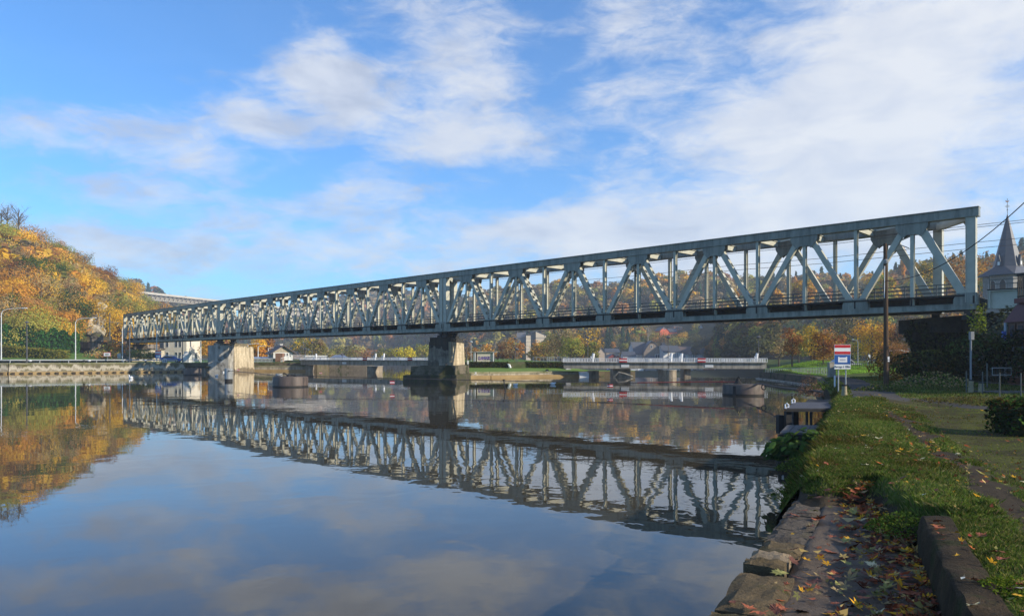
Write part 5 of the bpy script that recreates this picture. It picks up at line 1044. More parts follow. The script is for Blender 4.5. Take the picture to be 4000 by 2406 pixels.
vh('house', 'white two storey house with long slate roof and dark windows', 2590, 2660, 1350, 1374, 360, .2, WHITEW, SLATE, d=9, wins=W2((-3.2, -1.6), 3.9, 1.1, 1.5)+W2((-3.2, -1.6, 0), 1.4, 1.1, 1.3)+[('r', 3, 3.5, 1, 1.4)])
vh('house', 'blue grey fronted house with brown roof and flat porch', 2650, 2704, 1353, 1376, 362, 0, M('bluegrey_wall', (.42, .50, .60), (.36, .44, .53), .5, .8), TILE, wins=W2((-2.4, -1.2), 4.0, .7, 1.0)+W2((-.5, 1.6, 2.6), 1.6, 1.0, 1.8), chim=[(2.6, 4, .5, .4, 8.4, M('brick_chimney', (.4, .15, .08)))])
vh('house', 'small white annex with two dark windows', 2684, 2708, 1376, 1384, 357, 0, WHITEW, TILE, wins=W2((-.7, .7), 1.7, 1, 1.7), hip=1.2, d=5)
vh('house', 'low white house with wide dark hipped roof and red doors', 2728, 2794, 1358, 1383, 366, 0, WHITEW, M('dark_tile', (.07, .055, .05), (.045, .035, .033), 1, .8), hip=3.6, d=9, wins=[('f', -2.6, .7, .9, 2.2)], over=.6)
p = P(2768, 1395, 366); tag(MB().box(p.x-2.6, p.x+3.0, 365.85, 365.97, VZ, VZ+2.8).build('garage_door', REDBARN), 'dark red doors under the wide hipped roof', 'door')
for (x0, x1, y0, y1, yr, Y, wallm, roofm, lab, kw) in ((2577, 2614, 1291, 1318, 1277, 446, M('coral_wall', (.62, .15, .09), (.56, .13, .08), .4, .8), SLATE, 'coral red house with grey boarded gable on the hillside', dict(ridge='y', wins=[('f', .0, 4.9, 1.4, .9)])), (2614, 2645, 1296, 1316, 1283, 450, M('coral_wall', (.62, .15, .09)), SLATE, 'coral red side wing with slate roof on the hillside', {}),
        (2632, 2668, 1277, 1308, 1272, 456, MASON('red_brick', (.42, .16, .10), (.36, .13, .08), (.6, .55, .5), .8, 1.4), TILE, 'red brick hillside building with pale bands', dict(hip=1.5, wins=W2((-1.6, .2, 1.8), 1.2)+W2((-1.6, .2, 1.8), 3.4)))):
    p = P((x0+x1)/2, y1, Y); house('hillside_house', lab, 'house', p, S(x1-x0, Y), 8, S(y1-y0, Y), S(y0-yr, Y), .25 if 'side wing' not in lab else .1, wallm, roofm, **kw)
p = P(2738, 1303, 452); house('chalet', 'white timbered chalet with steep pointed gable on the hillside', 'house', p, 3.6, 6, 2.2, 3.4, .1, WHITEW, SLATE, [('f', 0, 2.2, 1, 1)], ridge='y', over=.3)
p = P(2796, 1303, 456); r = thing('villa', 'grey villa with arched loggia above the hillside lawn', 'house', p); BG_ = M('villa_grey', (.30, .33, .38), (.25, .28, .33), .5, .8)
for lv in (0, 2.7):
    for k in (-1.6, 1.6):
        pts = [(-1.6, 0), (1.6, 0), (1.6, 2.7), (-1.6, 2.7)]; arc = [(1.15*math.cos(t), .35+1.0+.75*math.sin(t)) for t in [math.pi*i/8 for i in range(9)]]
        mb = MB(); ring = [(1.6, -.2), (1.6, 2.7), (0, 2.7), (-1.6, 2.7), (-1.6, -.2), (-1.15, -.2)]+arc[::-1]+[(1.15, -.2)]
        mb.prism([p+V3((k+x, 0, lv+z)) for x, z in ring], (0, .4, 0)); mb.build('arch', BG_, r)
MB().box(p.x-3.1, p.x+3.1, p.y+1.6, p.y+7, p.z-1, p.z+5.3).build('wall', BG_, r); MB().box(p.x-3.5, p.x+3.5, p.y-.3, p.y+7.3, p.z+5.405, p.z+5.7).build('roof', SLATE, r)
# cars on the village quay
for i, (x, Y, m_, van, lab) in enumerate(((2389, 343, M('car_blue', (.03, .12, .42)), False, 'dark blue car parked on the village quay under the bridge girder'), (2430, 343, M('car_dark', (.03, .035, .05), (.02, .025, .035), 1, .3), False, 'black car parked beside the white van on the quay'), (2452, 344, WHITEP, True, 'white van parked on the village quay'), (2474, 343, M('car_silver', (.5, .53, .58), (.45, .48, .52), 1, .3), False, 'silver car parked right of the white van'))): p = P(x, 1452, Y); car((p.x, p.y, -3.4), 5.4 if van else 4.6, .15, m_, lab, van)
MB_ = MB(); p = P(2503, 1452, 344); tag(MB_.box(p.x-1.3, p.x+1.3, 344, 344.2, -3.3, -1.9).build('road_notice', SIGNW), 'white panel standing on the village quay', 'notice')
# trees between and above the houses
CTREE = [(2385, 1400, 405, 135, 62, 'tall dark conifer beside the golden tree'), (2372, 1392, 410, 118, 55, 'bluish fir just right of the golden tree'), (2432, 1392, 412, 125, 60, 'dark fir in the middle of the conifer group'), (2452, 1392, 408, 105, 60, 'broad dark yew in front of the firs'), (2484, 1390, 415, 112, 66, 'rounded olive conifer at the end of the group'), (2665, 1340, 470, 70, 40, 'dark cypress right of the brick hillside building')]
def conifer(lab, p, hpx, wpx, pal, seed, n=1400, leaf=.34):
    rg = np.random.default_rng(seed); p = V3(p); h, w_ = S(hpx, p.y), S(wpx, p.y); r = thing('conifer', lab, 'tree', p); z = rg.random(n)**.75; a = rg.uniform(0, 6.283, n); lay = .78+.22*np.sin(z*38+np.sin(a*3))
    rr = (1-z)**.8*w_*.5*rg.uniform(.45, 1.05, n)*lay; c = np.stack([p.x+rr*np.cos(a), p.y+rr*np.sin(a), p.z+h*(.06+.94*z)-rr*.25], 1)
    v, cc = leaf_quads(c, unit(np.stack([np.cos(a), np.sin(a), 0*a+.8], 1)+rg.normal(0, .45, (n, 3))), leaf*rg.uniform(.6, 1.4, n), palette(pal, n, rg), rng=rg); quads_obj('crown', v, cc, FOL, r)
    mb = MB(); mb.tube([p-ZU*.5, p+ZU*h*.5, p+ZU*h*.97], [w_*.04, w_*.025, .03], 6); mb.build('trunk', TREEBARK, r)
for i, (x, yb, Y, hp, wp, lab) in enumerate(CTREE): conifer(lab, P(x, yb, Y), hp, wp, CONIF+[H('3c5c40')] if i != 4 else GREEN+OLIVE, 150+i)
for i, (x, yb, Y, hp, wp, pal, lab) in enumerate(((2405, 1372, 408, 70, 45, OLIVE+BARE, 'grey olive tree among the conifers'), (2395, 1362, 396, 26, 22, ORANGE, 'small orange tree in front of the firs'), (2440, 1366, 400, 26, 34, PALEG, 'bright lime bush behind the barn roofs'), (2478, 1352, 402, 46, 44, ORANGE+BARE+OLIVE, 'russet bush above the white village house'), (2545, 1335, 425, 42, 60, OLIVE+ORANGE, 'olive orange shrubbery below the coral house'), (2612, 1338, 430, 34, 90, OLIVE+GREEN+ORANGE, 'green brown shrubbery on the slope below the coral house'), (2665, 1322, 436, 24, 44, ORANGE+GOLD, 'orange bush beside the brick hillside building'),
        (2718, 1310, 444, 62, 34, GOLD+PALEG, 'slim golden birch left of the chalet'), (2760, 1300, 470, 45, 40, PALEG+OLIVE, 'pale green tree between chalet and villa'), (2706, 1345, 410, 60, 40, DARKW+GREEN, 'dark narrow tree in front of the hillside lawn'), (2716, 1404, 352, 66, 34, DARKW, 'dark leafy tree between the blue grey and hipped houses'), (2640, 1352, 400, 38, 80, DARKW+OLIVE, 'dark shrubbery behind the slate roofs'), (2740, 1360, 398, 50, 90, DARKW, 'dark wooded patch under the hillside lawn'))): tree(lab, P(x, yb, Y), hp, wp, pal, 170+i, 1200, .30 if wp > 50 else .22)
bare_tree(2531, 1333, 420, 64, 'pale trunked tree with sparse rusty leaves above the slate roof', 31, None, name='birch_tree', bark=PALEBARK, n=700)
p0 = P(2722, 1324, 446); struct(MB().add([P(2722, 1327, 440), P(2792, 1325, 440), P(2786, 1304, 456), P(2728, 1304, 456)], [(0, 1, 2, 3)]).build('lawn', MATS['lit_lawn'])); bpy.data.objects['lawn.003' if 'lawn.003' in bpy.data.objects else 'lawn.002'].location.z = .5
lamp(2703, 1400, 1355, 352, 0, 'thin pole between the blue grey house and the dark tree', DPOLE, rad=.09)
wood_mass('dark_woodland', loft([[P(2770, 1400, 300), P(2870, 1405, 250), P(2990, 1412, 200)], [P(2800, 1330, 330), P(2890, 1330, 275), P(3010, 1340, 225)], [P(2830, 1270, 360), P(2920, 1262, 300), P(3040, 1270, 250)]], 20, 12, .5, 4), 120, 7.5, [DARKW, RUST, OLIVE, CONIF], [.55, .15, .2, .1], 800, .058, 21, (0, 1))
grid_obj('hill', loft([[P(2760, 1425, 300), P(2870, 1425, 245), P(3000, 1425, 195)], [P(2800, 1340, 332), P(2890, 1340, 277), P(3010, 1350, 227)], [P(2840, 1285, 362), P(2930, 1277, 302), P(3050, 1285, 252)], [P(2860, 1285, 420), P(2950, 1277, 380), P(3070, 1285, 330)]], 20, 12, .4, 4), HILLM)
# ------------------------------------------------------------------ this bank: ground, track, grass
EDGE = [(-2, -8), (1.58, 5.84), (4.05, 11.1), (10.3, 24.65), (16.6, 38.4), (24.5, 58), (31.7, 77), (33.6, 90), (34.6, 103), (37.2, 108.5), (40, 116), (60, 150)]
EY = np.array([e[1] for e in EDGE]); EX = np.array([e[0] for e in EDGE])
edge = lambda Y: np.interp(Y, EY, EX)
rgn = np.random.default_rng(77)
def vnoise(x, y, s, seed=0):
    r = np.random.default_rng(seed); o = 0
    for k in range(5):
        a, b, c = r.uniform(-1, 1), r.uniform(-1, 1), r.uniform(0, 6.28); o = o+np.sin((x*a+y*b)*s*1.7+c)*np.cos((x*b-y*a)*s*1.3+c*2)
    return o/2.2
def gz(X, Y):
    X = np.asarray(X, float); Y = np.asarray(Y, float); d = X-edge(Y)
    z = 1.30+.05*vnoise(X, Y, .5, 1)+.02*vnoise(X, Y, 2.2, 2)
    z = z-.55*np.clip(1-d/.55, 0, 1)**1.6*(Y > 10.4)                      # rounded river edge
    z = z+.16*np.exp(-((X-(edge(Y)+1.7))/1.0)**2-((Y-29)/5)**2)           # hump by the stone bollard
    z = z-.06*np.exp(-((d-4.0)/1.4)**2)*np.clip((32-Y)/6, 0, 1)           # worn track
    z = z+1.0*np.clip((Y-82)/22, 0, 1)**1.2*np.clip((d-1.2)/5.5, 0, 1)*np.clip((20-d)/8, 0, 1)   # bank rising to the weir bridge
    z = z-.22*np.clip((Y-55)/20, 0, 1)*np.clip(1-(Y-84)/10, 0, 1)*np.clip(1.6-d/4, 0, 1)
    z = z+.35*np.exp(-((X-24)/3.0)**2-((Y-41)/3.2)**2)+.9*np.clip((d-12.5)/6, 0, 1)*np.clip((Y-38)/8, 0, 1)*np.clip((75-Y)/12, 0, 1)
    return z
def masks(X, Y):
    d = X-edge(Y); n = .45*vnoise(X, Y, 1.1, 5)+.2*vnoise(X, Y, 3.4, 6)
    tr = np.clip((1.75-abs(d-(4.6-.05*(Y-10)))+n*.5)/.5, 0, 1)*np.clip((31-Y)/3, 0, 1)          # mossy track
    dirt = np.clip((.36-abs(d-(2.85-.055*(Y-10))-.15*n)+.16*vnoise(X, Y, 5, 16))/.25, 0, 1)*np.clip((27-Y)/5, 0, 1)       # bare rut along its edge
    dirt = np.maximum(dirt, .8*np.clip((.2-abs(d-(6.5-.03*(Y-10)))+n*.3)/.4, 0, 1)*np.clip((26-Y)/5, 0, 1))
    asp = np.clip((.78+.012*(70-Y)*.8-abs(d-(1.95-.010*(Y-38)))+n*.12)/.15, 0, 1)*np.clip((Y-26.5+n)/2.0, 0, 1)*np.clip((80-Y)/3, 0, 1)
    asp = np.maximum(asp, np.clip((.55-abs(d-(3.0+(31-Y)*.42))+n*.12)/.2, 0, 1)*np.clip((Y-22.5)/2, 0, 1)*np.clip((32.5-Y)/2, 0, 1))   # branch to the brick house
    asp = np.maximum(asp, np.clip((.9-abs(Y-31.0-.1*(d-4))+n*.3)/.5, 0, 1)*np.clip((d-1.6)/1, 0, 1)*.55)
    wild = np.clip((d-7.6+n)/1.2, 0, 1)*np.clip((Y-25)/2, 0, 1)*np.clip((30.2-Y)/1.2, 0, 1)
    return tr, dirt, asp, wild
def bank_mat():
    m, nt, b = newmat('bank_turf'); at = N(nt, 'ShaderNodeAttribute', attribute_name='mask'); sx = N(nt, 'ShaderNodeSeparateColor'); nt.links.new(at.outputs[0], sx.inputs[0])
    v = mapped(nt, (1, 1, 1)); f1 = noise(nt, v, 1.2, 6, .65); f2 = noise(nt, v, 14, 5, .7); f3 = noise(nt, v, 60, 3, .7)
    g = ramp(nt, f1, [(.3, (.075, .098, .024)), (.7, (.125, .155, .038))]); g = mix(nt, ramp(nt, f2, [(.35, (0, 0, 0)), (.75, (.6, .6, .6))]), g, (.035, .04, .012))
    moss = mix(nt, ramp(nt, f2, [(.38, (0, 0, 0)), (.66, (.85, .85, .85))]), (.10, .11, .024), (.05, .045, .025)); moss = mix(nt, ramp(nt, f1, [(.42, (.9, .9, .9)), (.6, (0, 0, 0))]), moss, (.045, .038, .022)); moss = mix(nt, ramp(nt, f3, [(.45, (0, 0, 0)), (.75, (.5, .5, .5))]), moss, (.10, .09, .04))
    d = mix(nt, f2, (.035, .028, .02), (.085, .066, .045)); a = mix(nt, f3, (.05, .048, .046), (.095, .09, .085)); wl = mix(nt, f2, (.045, .035, .02), (.08, .075, .03))
    def br(mk, off): 
        ad = N(nt, 'ShaderNodeMath', operation='MULTIPLY_ADD'); nt.links.new(f2, ad.inputs[0]); ad.inputs[1].default_value = .8; ad.inputs[2].default_value = -.4
        s = N(nt, 'ShaderNodeMath', operation='ADD'); nt.links.new(mk, s.inputs[0]); nt.links.new(ad.outputs[0], s.inputs[1])
        r = N(nt, 'ShaderNodeMapRange'); nt.links.new(s.outputs[0], r.inputs[0]); r.inputs[1].default_value = .3; r.inputs[2].default_value = .7; return r.outputs[0]
    c = mix(nt, br(sx.outputs[0], 0), g, moss); c = mix(nt, br(sx.outputs[1], 0), c, d); c = mix(nt, br(at.outputs['Alpha'], 0), c, wl); c = mix(nt, br(sx.outputs[2], 0), c, a)
    nt.links.new(c, b.inputs['Base Color']); b.inputs['Roughness'].default_value = .95; b.inputs['Specular IOR Level'].default_value = .05; bump(nt, b, f2, .6, .05); return m
TURF = bank_mat()
def bank_sheet(ys, ds, name):
    Y = np.repeat(ys[:, None], len(ds), 1); X = edge(Y)+ds[None, :]; Z = gz(X, Y); nv, nu = Y.shape; mb = MB()
    mb.v = [V3(p) for p in np.stack([X, Y, Z], -1).reshape(-1, 3)]; mb.f = [(j*nu+i, j*nu+i+1, (j+1)*nu+i+1, (j+1)*nu+i) for j in range(nv-1) for i in range(nu-1)]; mb.mi = [0]*len(mb.f)
    o = mb.build(name, TURF); at = o.data.color_attributes.new('mask', 'FLOAT_COLOR', 'POINT'); at.data.foreach_set('color', np.stack(masks(X, Y), -1).astype(np.float32).ravel()); o.data.polygons.foreach_set('use_smooth', [True]*len(o.data.polygons)); return struct(o)
near = np.concatenate([np.geomspace(10.62, 40, 190), np.linspace(40.5, 112, 130), np.linspace(115, 240, 30)]); dd = np.concatenate([np.linspace(0, .6, 10), np.linspace(.7, 9, 75), np.geomspace(9.2, 190, 60)])
bank_sheet(near, dd, 'river_bank')
# sheet beside the slab (right of the kerb wall)
KA, KB = (2.1, 2.9), (4.34, 7.9)                                         # kerb line (top, river side)
kx = lambda Y: np.interp(Y, [-8, KA[1], KB[1], 10.4], [-2.7, KA[0], KB[0], 5.0])
ys = np.linspace(-8, 10.65, 160); ds = np.concatenate([np.linspace(.25, 7, 60), np.geomspace(7.3, 190, 40)])
Y = np.repeat(ys[:, None], len(ds), 1); X = kx(Y)+ds[None, :]; Z = gz(X, Y); nv, nu = Y.shape; mb = MB(); mb.v = [V3(p) for p in np.stack([X, Y, Z], -1).reshape(-1, 3)]
mb.f = [(j*nu+i, j*nu+i+1, (j+1)*nu+i+1, (j+1)*nu+i) for j in range(nv-1) for i in range(nu-1)]; mb.mi = [0]*len(mb.f); o = mb.build('river_bank', TURF)
at = o.data.color_attributes.new('mask', 'FLOAT_COLOR', 'POINT'); at.data.foreach_set('color', np.stack(masks(X, Y), -1).astype(np.float32).ravel()); o.data.polygons.foreach_set('use_smooth', [True]*len(o.data.polygons)); struct(o)
# earth face and retaining wall below the edge
DARKB = M('dark_bank', (.045, .04, .025), (.02, .018, .012), 1.5, .95, .8, 6)
e2 = [(edge(y), y) for y in np.concatenate([np.linspace(10.2, 60, 60)])]; mb = MB()
for a, b in zip(e2[:-1], e2[1:]): mb.quad((a[0]-.35, a[1], -.6), (b[0]-.35, b[1], -.6), (b[0]+.02, b[1], .78), (a[0]+.02, a[1], .78))
struct(mb.build('bank_face', DARKB))
RW = MASON('old_quay_stone', (.13, .11, .08), (.08, .07, .05), (.05, .045, .035), .9, .4, stain=((.03, .035, .015), .8, .5, .62))
r = thing('quay_wall', 'dark old quay wall curving towards the weir bridge on this bank', 'quay wall', (24.5, 58, 0))
pts = [(x, y) for x, y in EDGE if 57 < y < 109]
mb = MB(); mb2 = MB()
for a, b in zip(pts[:-1], pts[1:]):
    for m_, z0, z1, o_ in ((mb, -.8, .98, 0), (mb2, -.8, .12, .5)):
        mb_a, mb_b = V3((a[0]-.3-o_, a[1], 0)), V3((b[0]-.3-o_, b[1], 0)); m_.hexa([mb_a+ZU*z0, mb_b+ZU*z0, V3((b[0]+.5, b[1], z0)), V3((a[0]+.5, a[1], z0)), mb_a+ZU*z1, mb_b+ZU*z1, V3((b[0]+.5, b[1], z1)), V3((a[0]+.5, a[1], z1))])
mb.build('wall_face', RW, r); mb2.build('footing', PCONC, r)
# stone edge of the landing, slab and kerb wall
EDGES = M('edge_stone', (.20, .148, .084), (.10, .076, .045), 3, .9, 1.0, 22, stain=((.045, .05, .02), 1.6, .52, .68))
GREYST = M('grey_edge_stone', (.15, .125, .10), (.075, .064, .052), 3, .85, 1, 18, stain=((.05, .05, .03), 1.8, .55, .7)); PALEST = M('pale_edge_stone', (.25, .195, .13), (.19, .15, .10), 4, .85, .6, 20)
r = thing('landing_edge', 'rough stone edging of the leaf strewn landing above the water', 'stone edge', (1.58, 5.84, 1))
u = V3((.46, .888, 0)).normalized(); nrm = V3((u.y, -u.x, 0))             # nrm points inland
base = V3((1.58, 5.84, 0)); cuts = [-2.6, -1.7, -.55, .02, 1.22, 1.55, 1.95, 2.62, 3.3, 4.1, 4.9, 5.9]; rs = random.Random(5)
for i, (s0, s1) in enumerate(zip(cuts[:-1], cuts[1:])):
    loose = i in (4, 5); w_ = rs.uniform(.40, .48) if not loose else .36; zt = 1.02+rs.uniform(-.015, .02)+(.05 if loose else 0); g = .03 if not loose else .055
    pts = []
    nx, ny = 6, 5; 
    def sp_(a, b): 
        p = base+u*(s0+g+(s1-s0-2*g)*a)+nrm*(.0+w_*b+rs.uniform(-.012, .012)); edge_ = min(a, 1-a, b, 1-b); return p+ZU*(zt+rs.uniform(-.014, .014)-(.03 if edge_ < .01 else 0))
    top = [[sp_(a/nx, b/ny) for b in range(ny+1)] for a in range(nx+1)]; flat = [p for row in top for p in row]; k = len(flat); mb = MB()
    low = [V3((p.x, p.y, .5)) for p in flat]; fs = [(a*(ny+1)+b, (a+1)*(ny+1)+b, (a+1)*(ny+1)+b+1, a*(ny+1)+b+1) for a in range(nx) for b in range(ny)]
    rim = [a*(ny+1) for a in range(nx+1)]+[nx*(ny+1)+b for b in range(1, ny+1)]+[a*(ny+1)+ny for a in range(nx-1, -1, -1)]+[b for b in range(ny-1, 0, -1)]
    fs += [(rim[j], rim[(j+1) % len(rim)], rim[(j+1) % len(rim)]+k, rim[j]+k) for j in range(len(rim))]
    mb.add(flat+low, fs); mb.build('edge_stone', PALEST if i == 5 else (GREYST if i > 6 else EDGES), r, smooth=False)
mb = MB(); rw = np.random.default_rng(3); ss = np.linspace(-3.2, 6.6, 60); rows = []
for z, o_ in ((1.0, .03), (.8, .0), (.55, -.06), (.3, -.12), (.05, -.2), (-.5, -.35)): rows.append([base+u*s+nrm*(o_+rw.normal(0, .018))+ZU*(z+rw.normal(0, .012)) for s in ss])
k = len(ss); mb.add([p for rr in rows for p in rr], [(j*k+i, j*k+i+1, (j+1)*k+i+1, (j+1)*k+i) for j in range(5) for i in range(k-1)])
mb.build('wall_face', M('wet_wall', (.06, .05, .03), (.025, .022, .015), 2, .6, 1, 9, stain=((.10, .09, .02), 2, .62, .75)), r)
def slab_mat():
    m, nt, b = newmat('wet_slab'); v = mapped(nt, (1, 1, 1)); a = noise(nt, v, 1.6, 7, .65); c = noise(nt, v, 26, 5, .75)
    col = ramp(nt, a, [(.30, (.055, .041, .028)), (.5, (.125, .088, .058)), (.72, (.195, .145, .10))]); col = mix(nt, ramp(nt, c, [(.4, (0, 0, 0)), (.72, (.75, .75, .75))]), col, (.035, .028, .02)); nt.links.new(col, b.inputs['Base Color'])
    r_ = N(nt, 'ShaderNodeMapRange'); nt.links.new(a, r_.inputs[0]); r_.inputs[1].default_value = .35; r_.inputs[2].default_value = .65; r_.inputs[3].default_value = .45; r_.inputs[4].default_value = .95; nt.links.new(r_.outputs[0], b.inputs['Roughness']); bump(nt, b, c, .8, .03); b.inputs['Specular IOR Level'].default_value = .3; return m
ys = np.linspace(-6, 10.45, 90); mb = MB(); nu = 26; pts = []
for y in ys:
    xa = 1.58+.46/.888*(y-5.84)+.42; xb = float(kx(y))-.01
    for i in range(nu):
        x = xa+(xb-xa)*i/(nu-1); pts.append(V3((x, y, .985+.025*float(vnoise(x, y, 2.5, 8))+.012*float(vnoise(x, y, 8, 9))-.05*math.exp(-(i/1.2)**2))))
mb.add(pts, [(j*nu+i, j*nu+i+1, (j+1)*nu+i+1, (j+1)*nu+i) for j in range(len(ys)-1) for i in range(nu-1)]); o = mb.build('landing_slab', slab_mat()); struct(o); o.data.polygons.foreach_set('use_smooth', [True]*len(o.data.polygons)); o.name = 'pavement'
KERB = M('kerb_concrete', (.088, .061, .035), (.032, .024, .015), 2.5, .9, 1, 16, stain=((.03, .04, .012), 2.2, .52, .66))
mb = MB(); ys = np.linspace(-6, 7.95, 70); prof = [(-.07, .9), (-.03, 1.2), (-.005, 1.318), (.02, 1.338), (.16, 1.345), (.29, 1.338), (.33, 1.15)]; pts = []
for y in ys:
    for d_, z in prof: pts.append(V3((float(kx(y))+d_+rw.normal(0, .007), y+rw.normal(0, .004), z+rw.normal(0, .007)-(.10 if y > 7.9 else 0))))
k = len(prof); mb.add(pts, [(j*k+i, j*k+i+1, (j+1)*k+i+1, (j+1)*k+i) for j in range(len(ys)-1) for i in range(k-1)]); tag(mb.build('kerb_wall', KERB, smooth=True), 'low dark concrete kerb wall between the landing slab and the grass', 'kerb')
# broken turf stepping down onto the end of the landing and beside the kerb end
def pz(x, y):
    xk = kx(y); n_ = vnoise(x, y, 3.1, 12)*.22+vnoise(x, y, 8, 13)*.09; n2 = vnoise(x, y, 1.3, 15)*.3; t = np.clip(np.maximum((y-9.75+n_+n2*.6)/1.0, (x-xk+.30+n_)/.62), 0, 1); t = t*t*(3-2*t)
    return .955*(1-t)+(gz(x, np.maximum(y, 10.6))+.015)*t+.03*vnoise(x, y, 10, 14)*t
mb = MB(); nu, nv = 70, 70; YY = np.repeat(np.linspace(7.75, 11.2, nv)[:, None], nu, 1); xk = kx(YY); x0_ = np.where(YY > 9.4, np.minimum(edge(YY)+.30, xk-.55), xk-.75); x1_ = xk+.95; XX = x0_+(x1_-x0_)*np.linspace(0, 1, nu)[None, :]
pts = [V3(p) for p in np.stack([XX, YY, pz(XX, YY)], -1).reshape(-1, 3)]
mb.add(pts, [(j*nu+i, j*nu+i+1, (j+1)*nu+i+1, (j+1)*nu+i) for j in range(nv-1) for i in range(nu-1)]); o = mb.build('river_bank', TURF); X = np.array([p.x for p in pts]); Y = np.array([p.y for p in pts]); mk = np.zeros((len(pts), 4), np.float32); mk[:, 1] = np.clip((1.22-np.array([p.z for p in pts]))/.12, 0, 1)
at = o.data.color_attributes.new('mask', 'FLOAT_COLOR', 'POINT'); at.data.foreach_set('color', mk.ravel()); o.data.polygons.foreach_set('use_smooth', [True]*len(o.data.polygons)); struct(o)
# grass blades
def blades(n, Yr, drange, hb, seed, name, pal, wb=.004, zf=None, kxf=None, keep=None):
    rg = np.random.default_rng(seed); Y = np.exp(rg.uniform(math.log(Yr[0]), math.log(Yr[1]), n)); X = (kxf or edge)(Y)+rg.uniform(*drange, n)
    m = masks(X, Y); p = np.clip(1-1.1*m[1]-1.2*m[2]-.85*m[0]-.3*m[3], 0, 1); k = rg.random(n) < p*np.clip(1.25+.9*vnoise(X, Y, 1.7, 33), .15, 1)
    if keep is not None: k &= keep(X, Y)
    X, Y = X[k], Y[k]; n = len(X); Z = (zf or gz)(X, Y); h = hb*rg.uniform(.5, 1.5, n)*(1+.5*vnoise(X, Y, .9, 3))*np.clip(Y/9, .7, 1.25); wd = wb*np.clip(Y/7, 1, 3)*rg.uniform(.6, 1.3, n); a = rg.uniform(0, 6.28, n)
    dx, dy = np.cos(a)*wd, np.sin(a)*wd; lx, ly = rg.normal(0, .55, n)*h, rg.normal(0, .55, n)*h
    b0 = np.stack([X-dx, Y-dy, Z-.01], 1); b1 = np.stack([X+dx, Y+dy, Z-.01], 1); t1 = np.stack([X+lx*.5+dx*.7, Y+ly*.5+dy*.7, Z+h*.6], 1); t0 = np.stack([X+lx+0, Y+ly, Z+h*.95], 1)
    v = np.stack([b0, b1, t1, t0], 1).reshape(-1, 3); pt = vnoise(X, Y, .9, 31)+.6*vnoise(X, Y, 2.7, 32); col = palette(pal, n, rg, .2)*np.exp(.30*pt)[:, None]*np.where(pt[:, None] < -.5, [[1.12, .98, .9]], [[.97, 1.06, .95]]); col = np.repeat(np.clip(col, 0, 1), 4, 0); o = quads_obj(name, v, col, LEAFMAT('grass_blade', .35, 0)); o['kind'] = 'stuff'; return o
GP = [H('465524'), H('536029'), H('3b4a20'), H('5d6a2e'), H('6b6a3a'), H('776c46')]
blades(150000, (10.5, 30), (.03, 3.1), .045, 1, 'grass', GP); blades(60000, (10.5, 30), (6.2, 13), .05, 2, 'grass', GP, .005); blades(60000, (26, 66), (.1, 16), .06, 3, 'grass', GP, .006); blades(60000, (80, 118), (.4, 24), .10, 14, 'grass', [H('7d9a3a'), H('8aa845'), H('6d8a34')], .008)
blades(120000, (3.6, 10.65), (.33, 4.2), .045, 4, 'grass', GP, kxf=kx)
blades(26000, (7.9, 11.1), (-.5, .95), .045, 11, 'grass', GP, kxf=kx, zf=pz, keep=lambda x, y: pz(x, y) > 1.10); blades(14000, (9.6, 11.1), (.3, 1.8), .045, 12, 'grass', GP, zf=pz, keep=lambda x, y: (pz(x, y) > 1.10) & (x < kx(y)))
blades(26000, (11.0, 42), (-.04, .5), .07, 6, 'grass', GP+[H('5a5a26')], .005); blades(60000, (10.7, 26), (2.6, 6.6), .016, 9, 'grass', [H('626a26'), H('535a22'), H('6f6c30')], .005)
# tufts: herbs creeping over the slab by the kerb end, and along the quay edge
def herb(lab, p, w_, h, n, leaf, pal, seed, name='weed', squ=1):
    rg = np.random.default_rng(seed); p = V3(p); r = thing(name, lab, 'weeds', p); a = rg.uniform(0, 6.28, n); q = rg.random(n)**.55; x = q*w_/2*np.cos(a)*squ; y = q*w_/2*np.sin(a); z = rg.random(n)*h*(1-q*q)+.015
    c = np.stack([p.x+x, p.y+y, p.z+z], 1); v, cc = leaf_quads(c, unit(rg.normal(0, .6, (n, 3))+np.array([0, 0, .8])), leaf*rg.uniform(.5, 1.4, n), palette(pal, n, rg), rng=rg); quads_obj('foliage', v, cc, LEAFMAT('grass_blade'), r)
    mb = MB()
    for k in range(7): e = p+V3((rg.uniform(-.3, .3)*w_, rg.uniform(-.3, .3)*w_, h*.7)); mb.tube([p, e], [.005, .002], 4)
    mb.build('stem', TREEBARK, r)
WP = [H('4a5f24'), H('5c7230'), H('3b4d1e'), H('6b7a34')]
herb('low ferny weeds covering the far end of the kerb wall', (4.35, 8.2, 1.08), .85, .2, 2200, .014, WP, 1); 0; 0
herb('dark mossy tuft hanging over the quay edge at the slab end', (4.15, 11.0, .9), .7, .22, 1300, .013, WP+[H('3a3a1c')], 4); herb('straggling weeds on the quay edge below the green bush', (5.2, 13.4, .95), .9, .25, 1300, .016, WP+[H('3a3a1c')], 5); herb('mossy clump on the grass beside the kerb wall', (3.62, 5.35, 1.3), .55, .1, 900, .014, [H('5b6b22'), H('48561c'), H('6e7c2a')], 6)
herb('coarse weeds round the foot of the utility pole', (18.4, 37, 1.3), 2.6, .4, 900, .05, GP, 7); herb('rank weeds at the base of the dark hedge', (22.5, 39.5, 1.5), 4.2, .75, 1600, .07, WP+BARE, 8); herb('low brown scrub patch between the two tracks', (17.3, 27.6, 1.3), 4.4, .28, 2200, .035, [H('5a4f30'), H('4a4426'), H('6a6432')], 9); herb('dry pinkish scrub at the water edge before the sign', (16.0, 40, .9), 1.5, 1.35, 900, .05, [H('8a6a58'), H('7a5f4c'), H('94785e')], 10, 'scrub'); herb('green weeds between the dry scrub and the sign posts', (17.0, 41.2, 1.2), 1.4, .55, 700, .05, WP, 11)
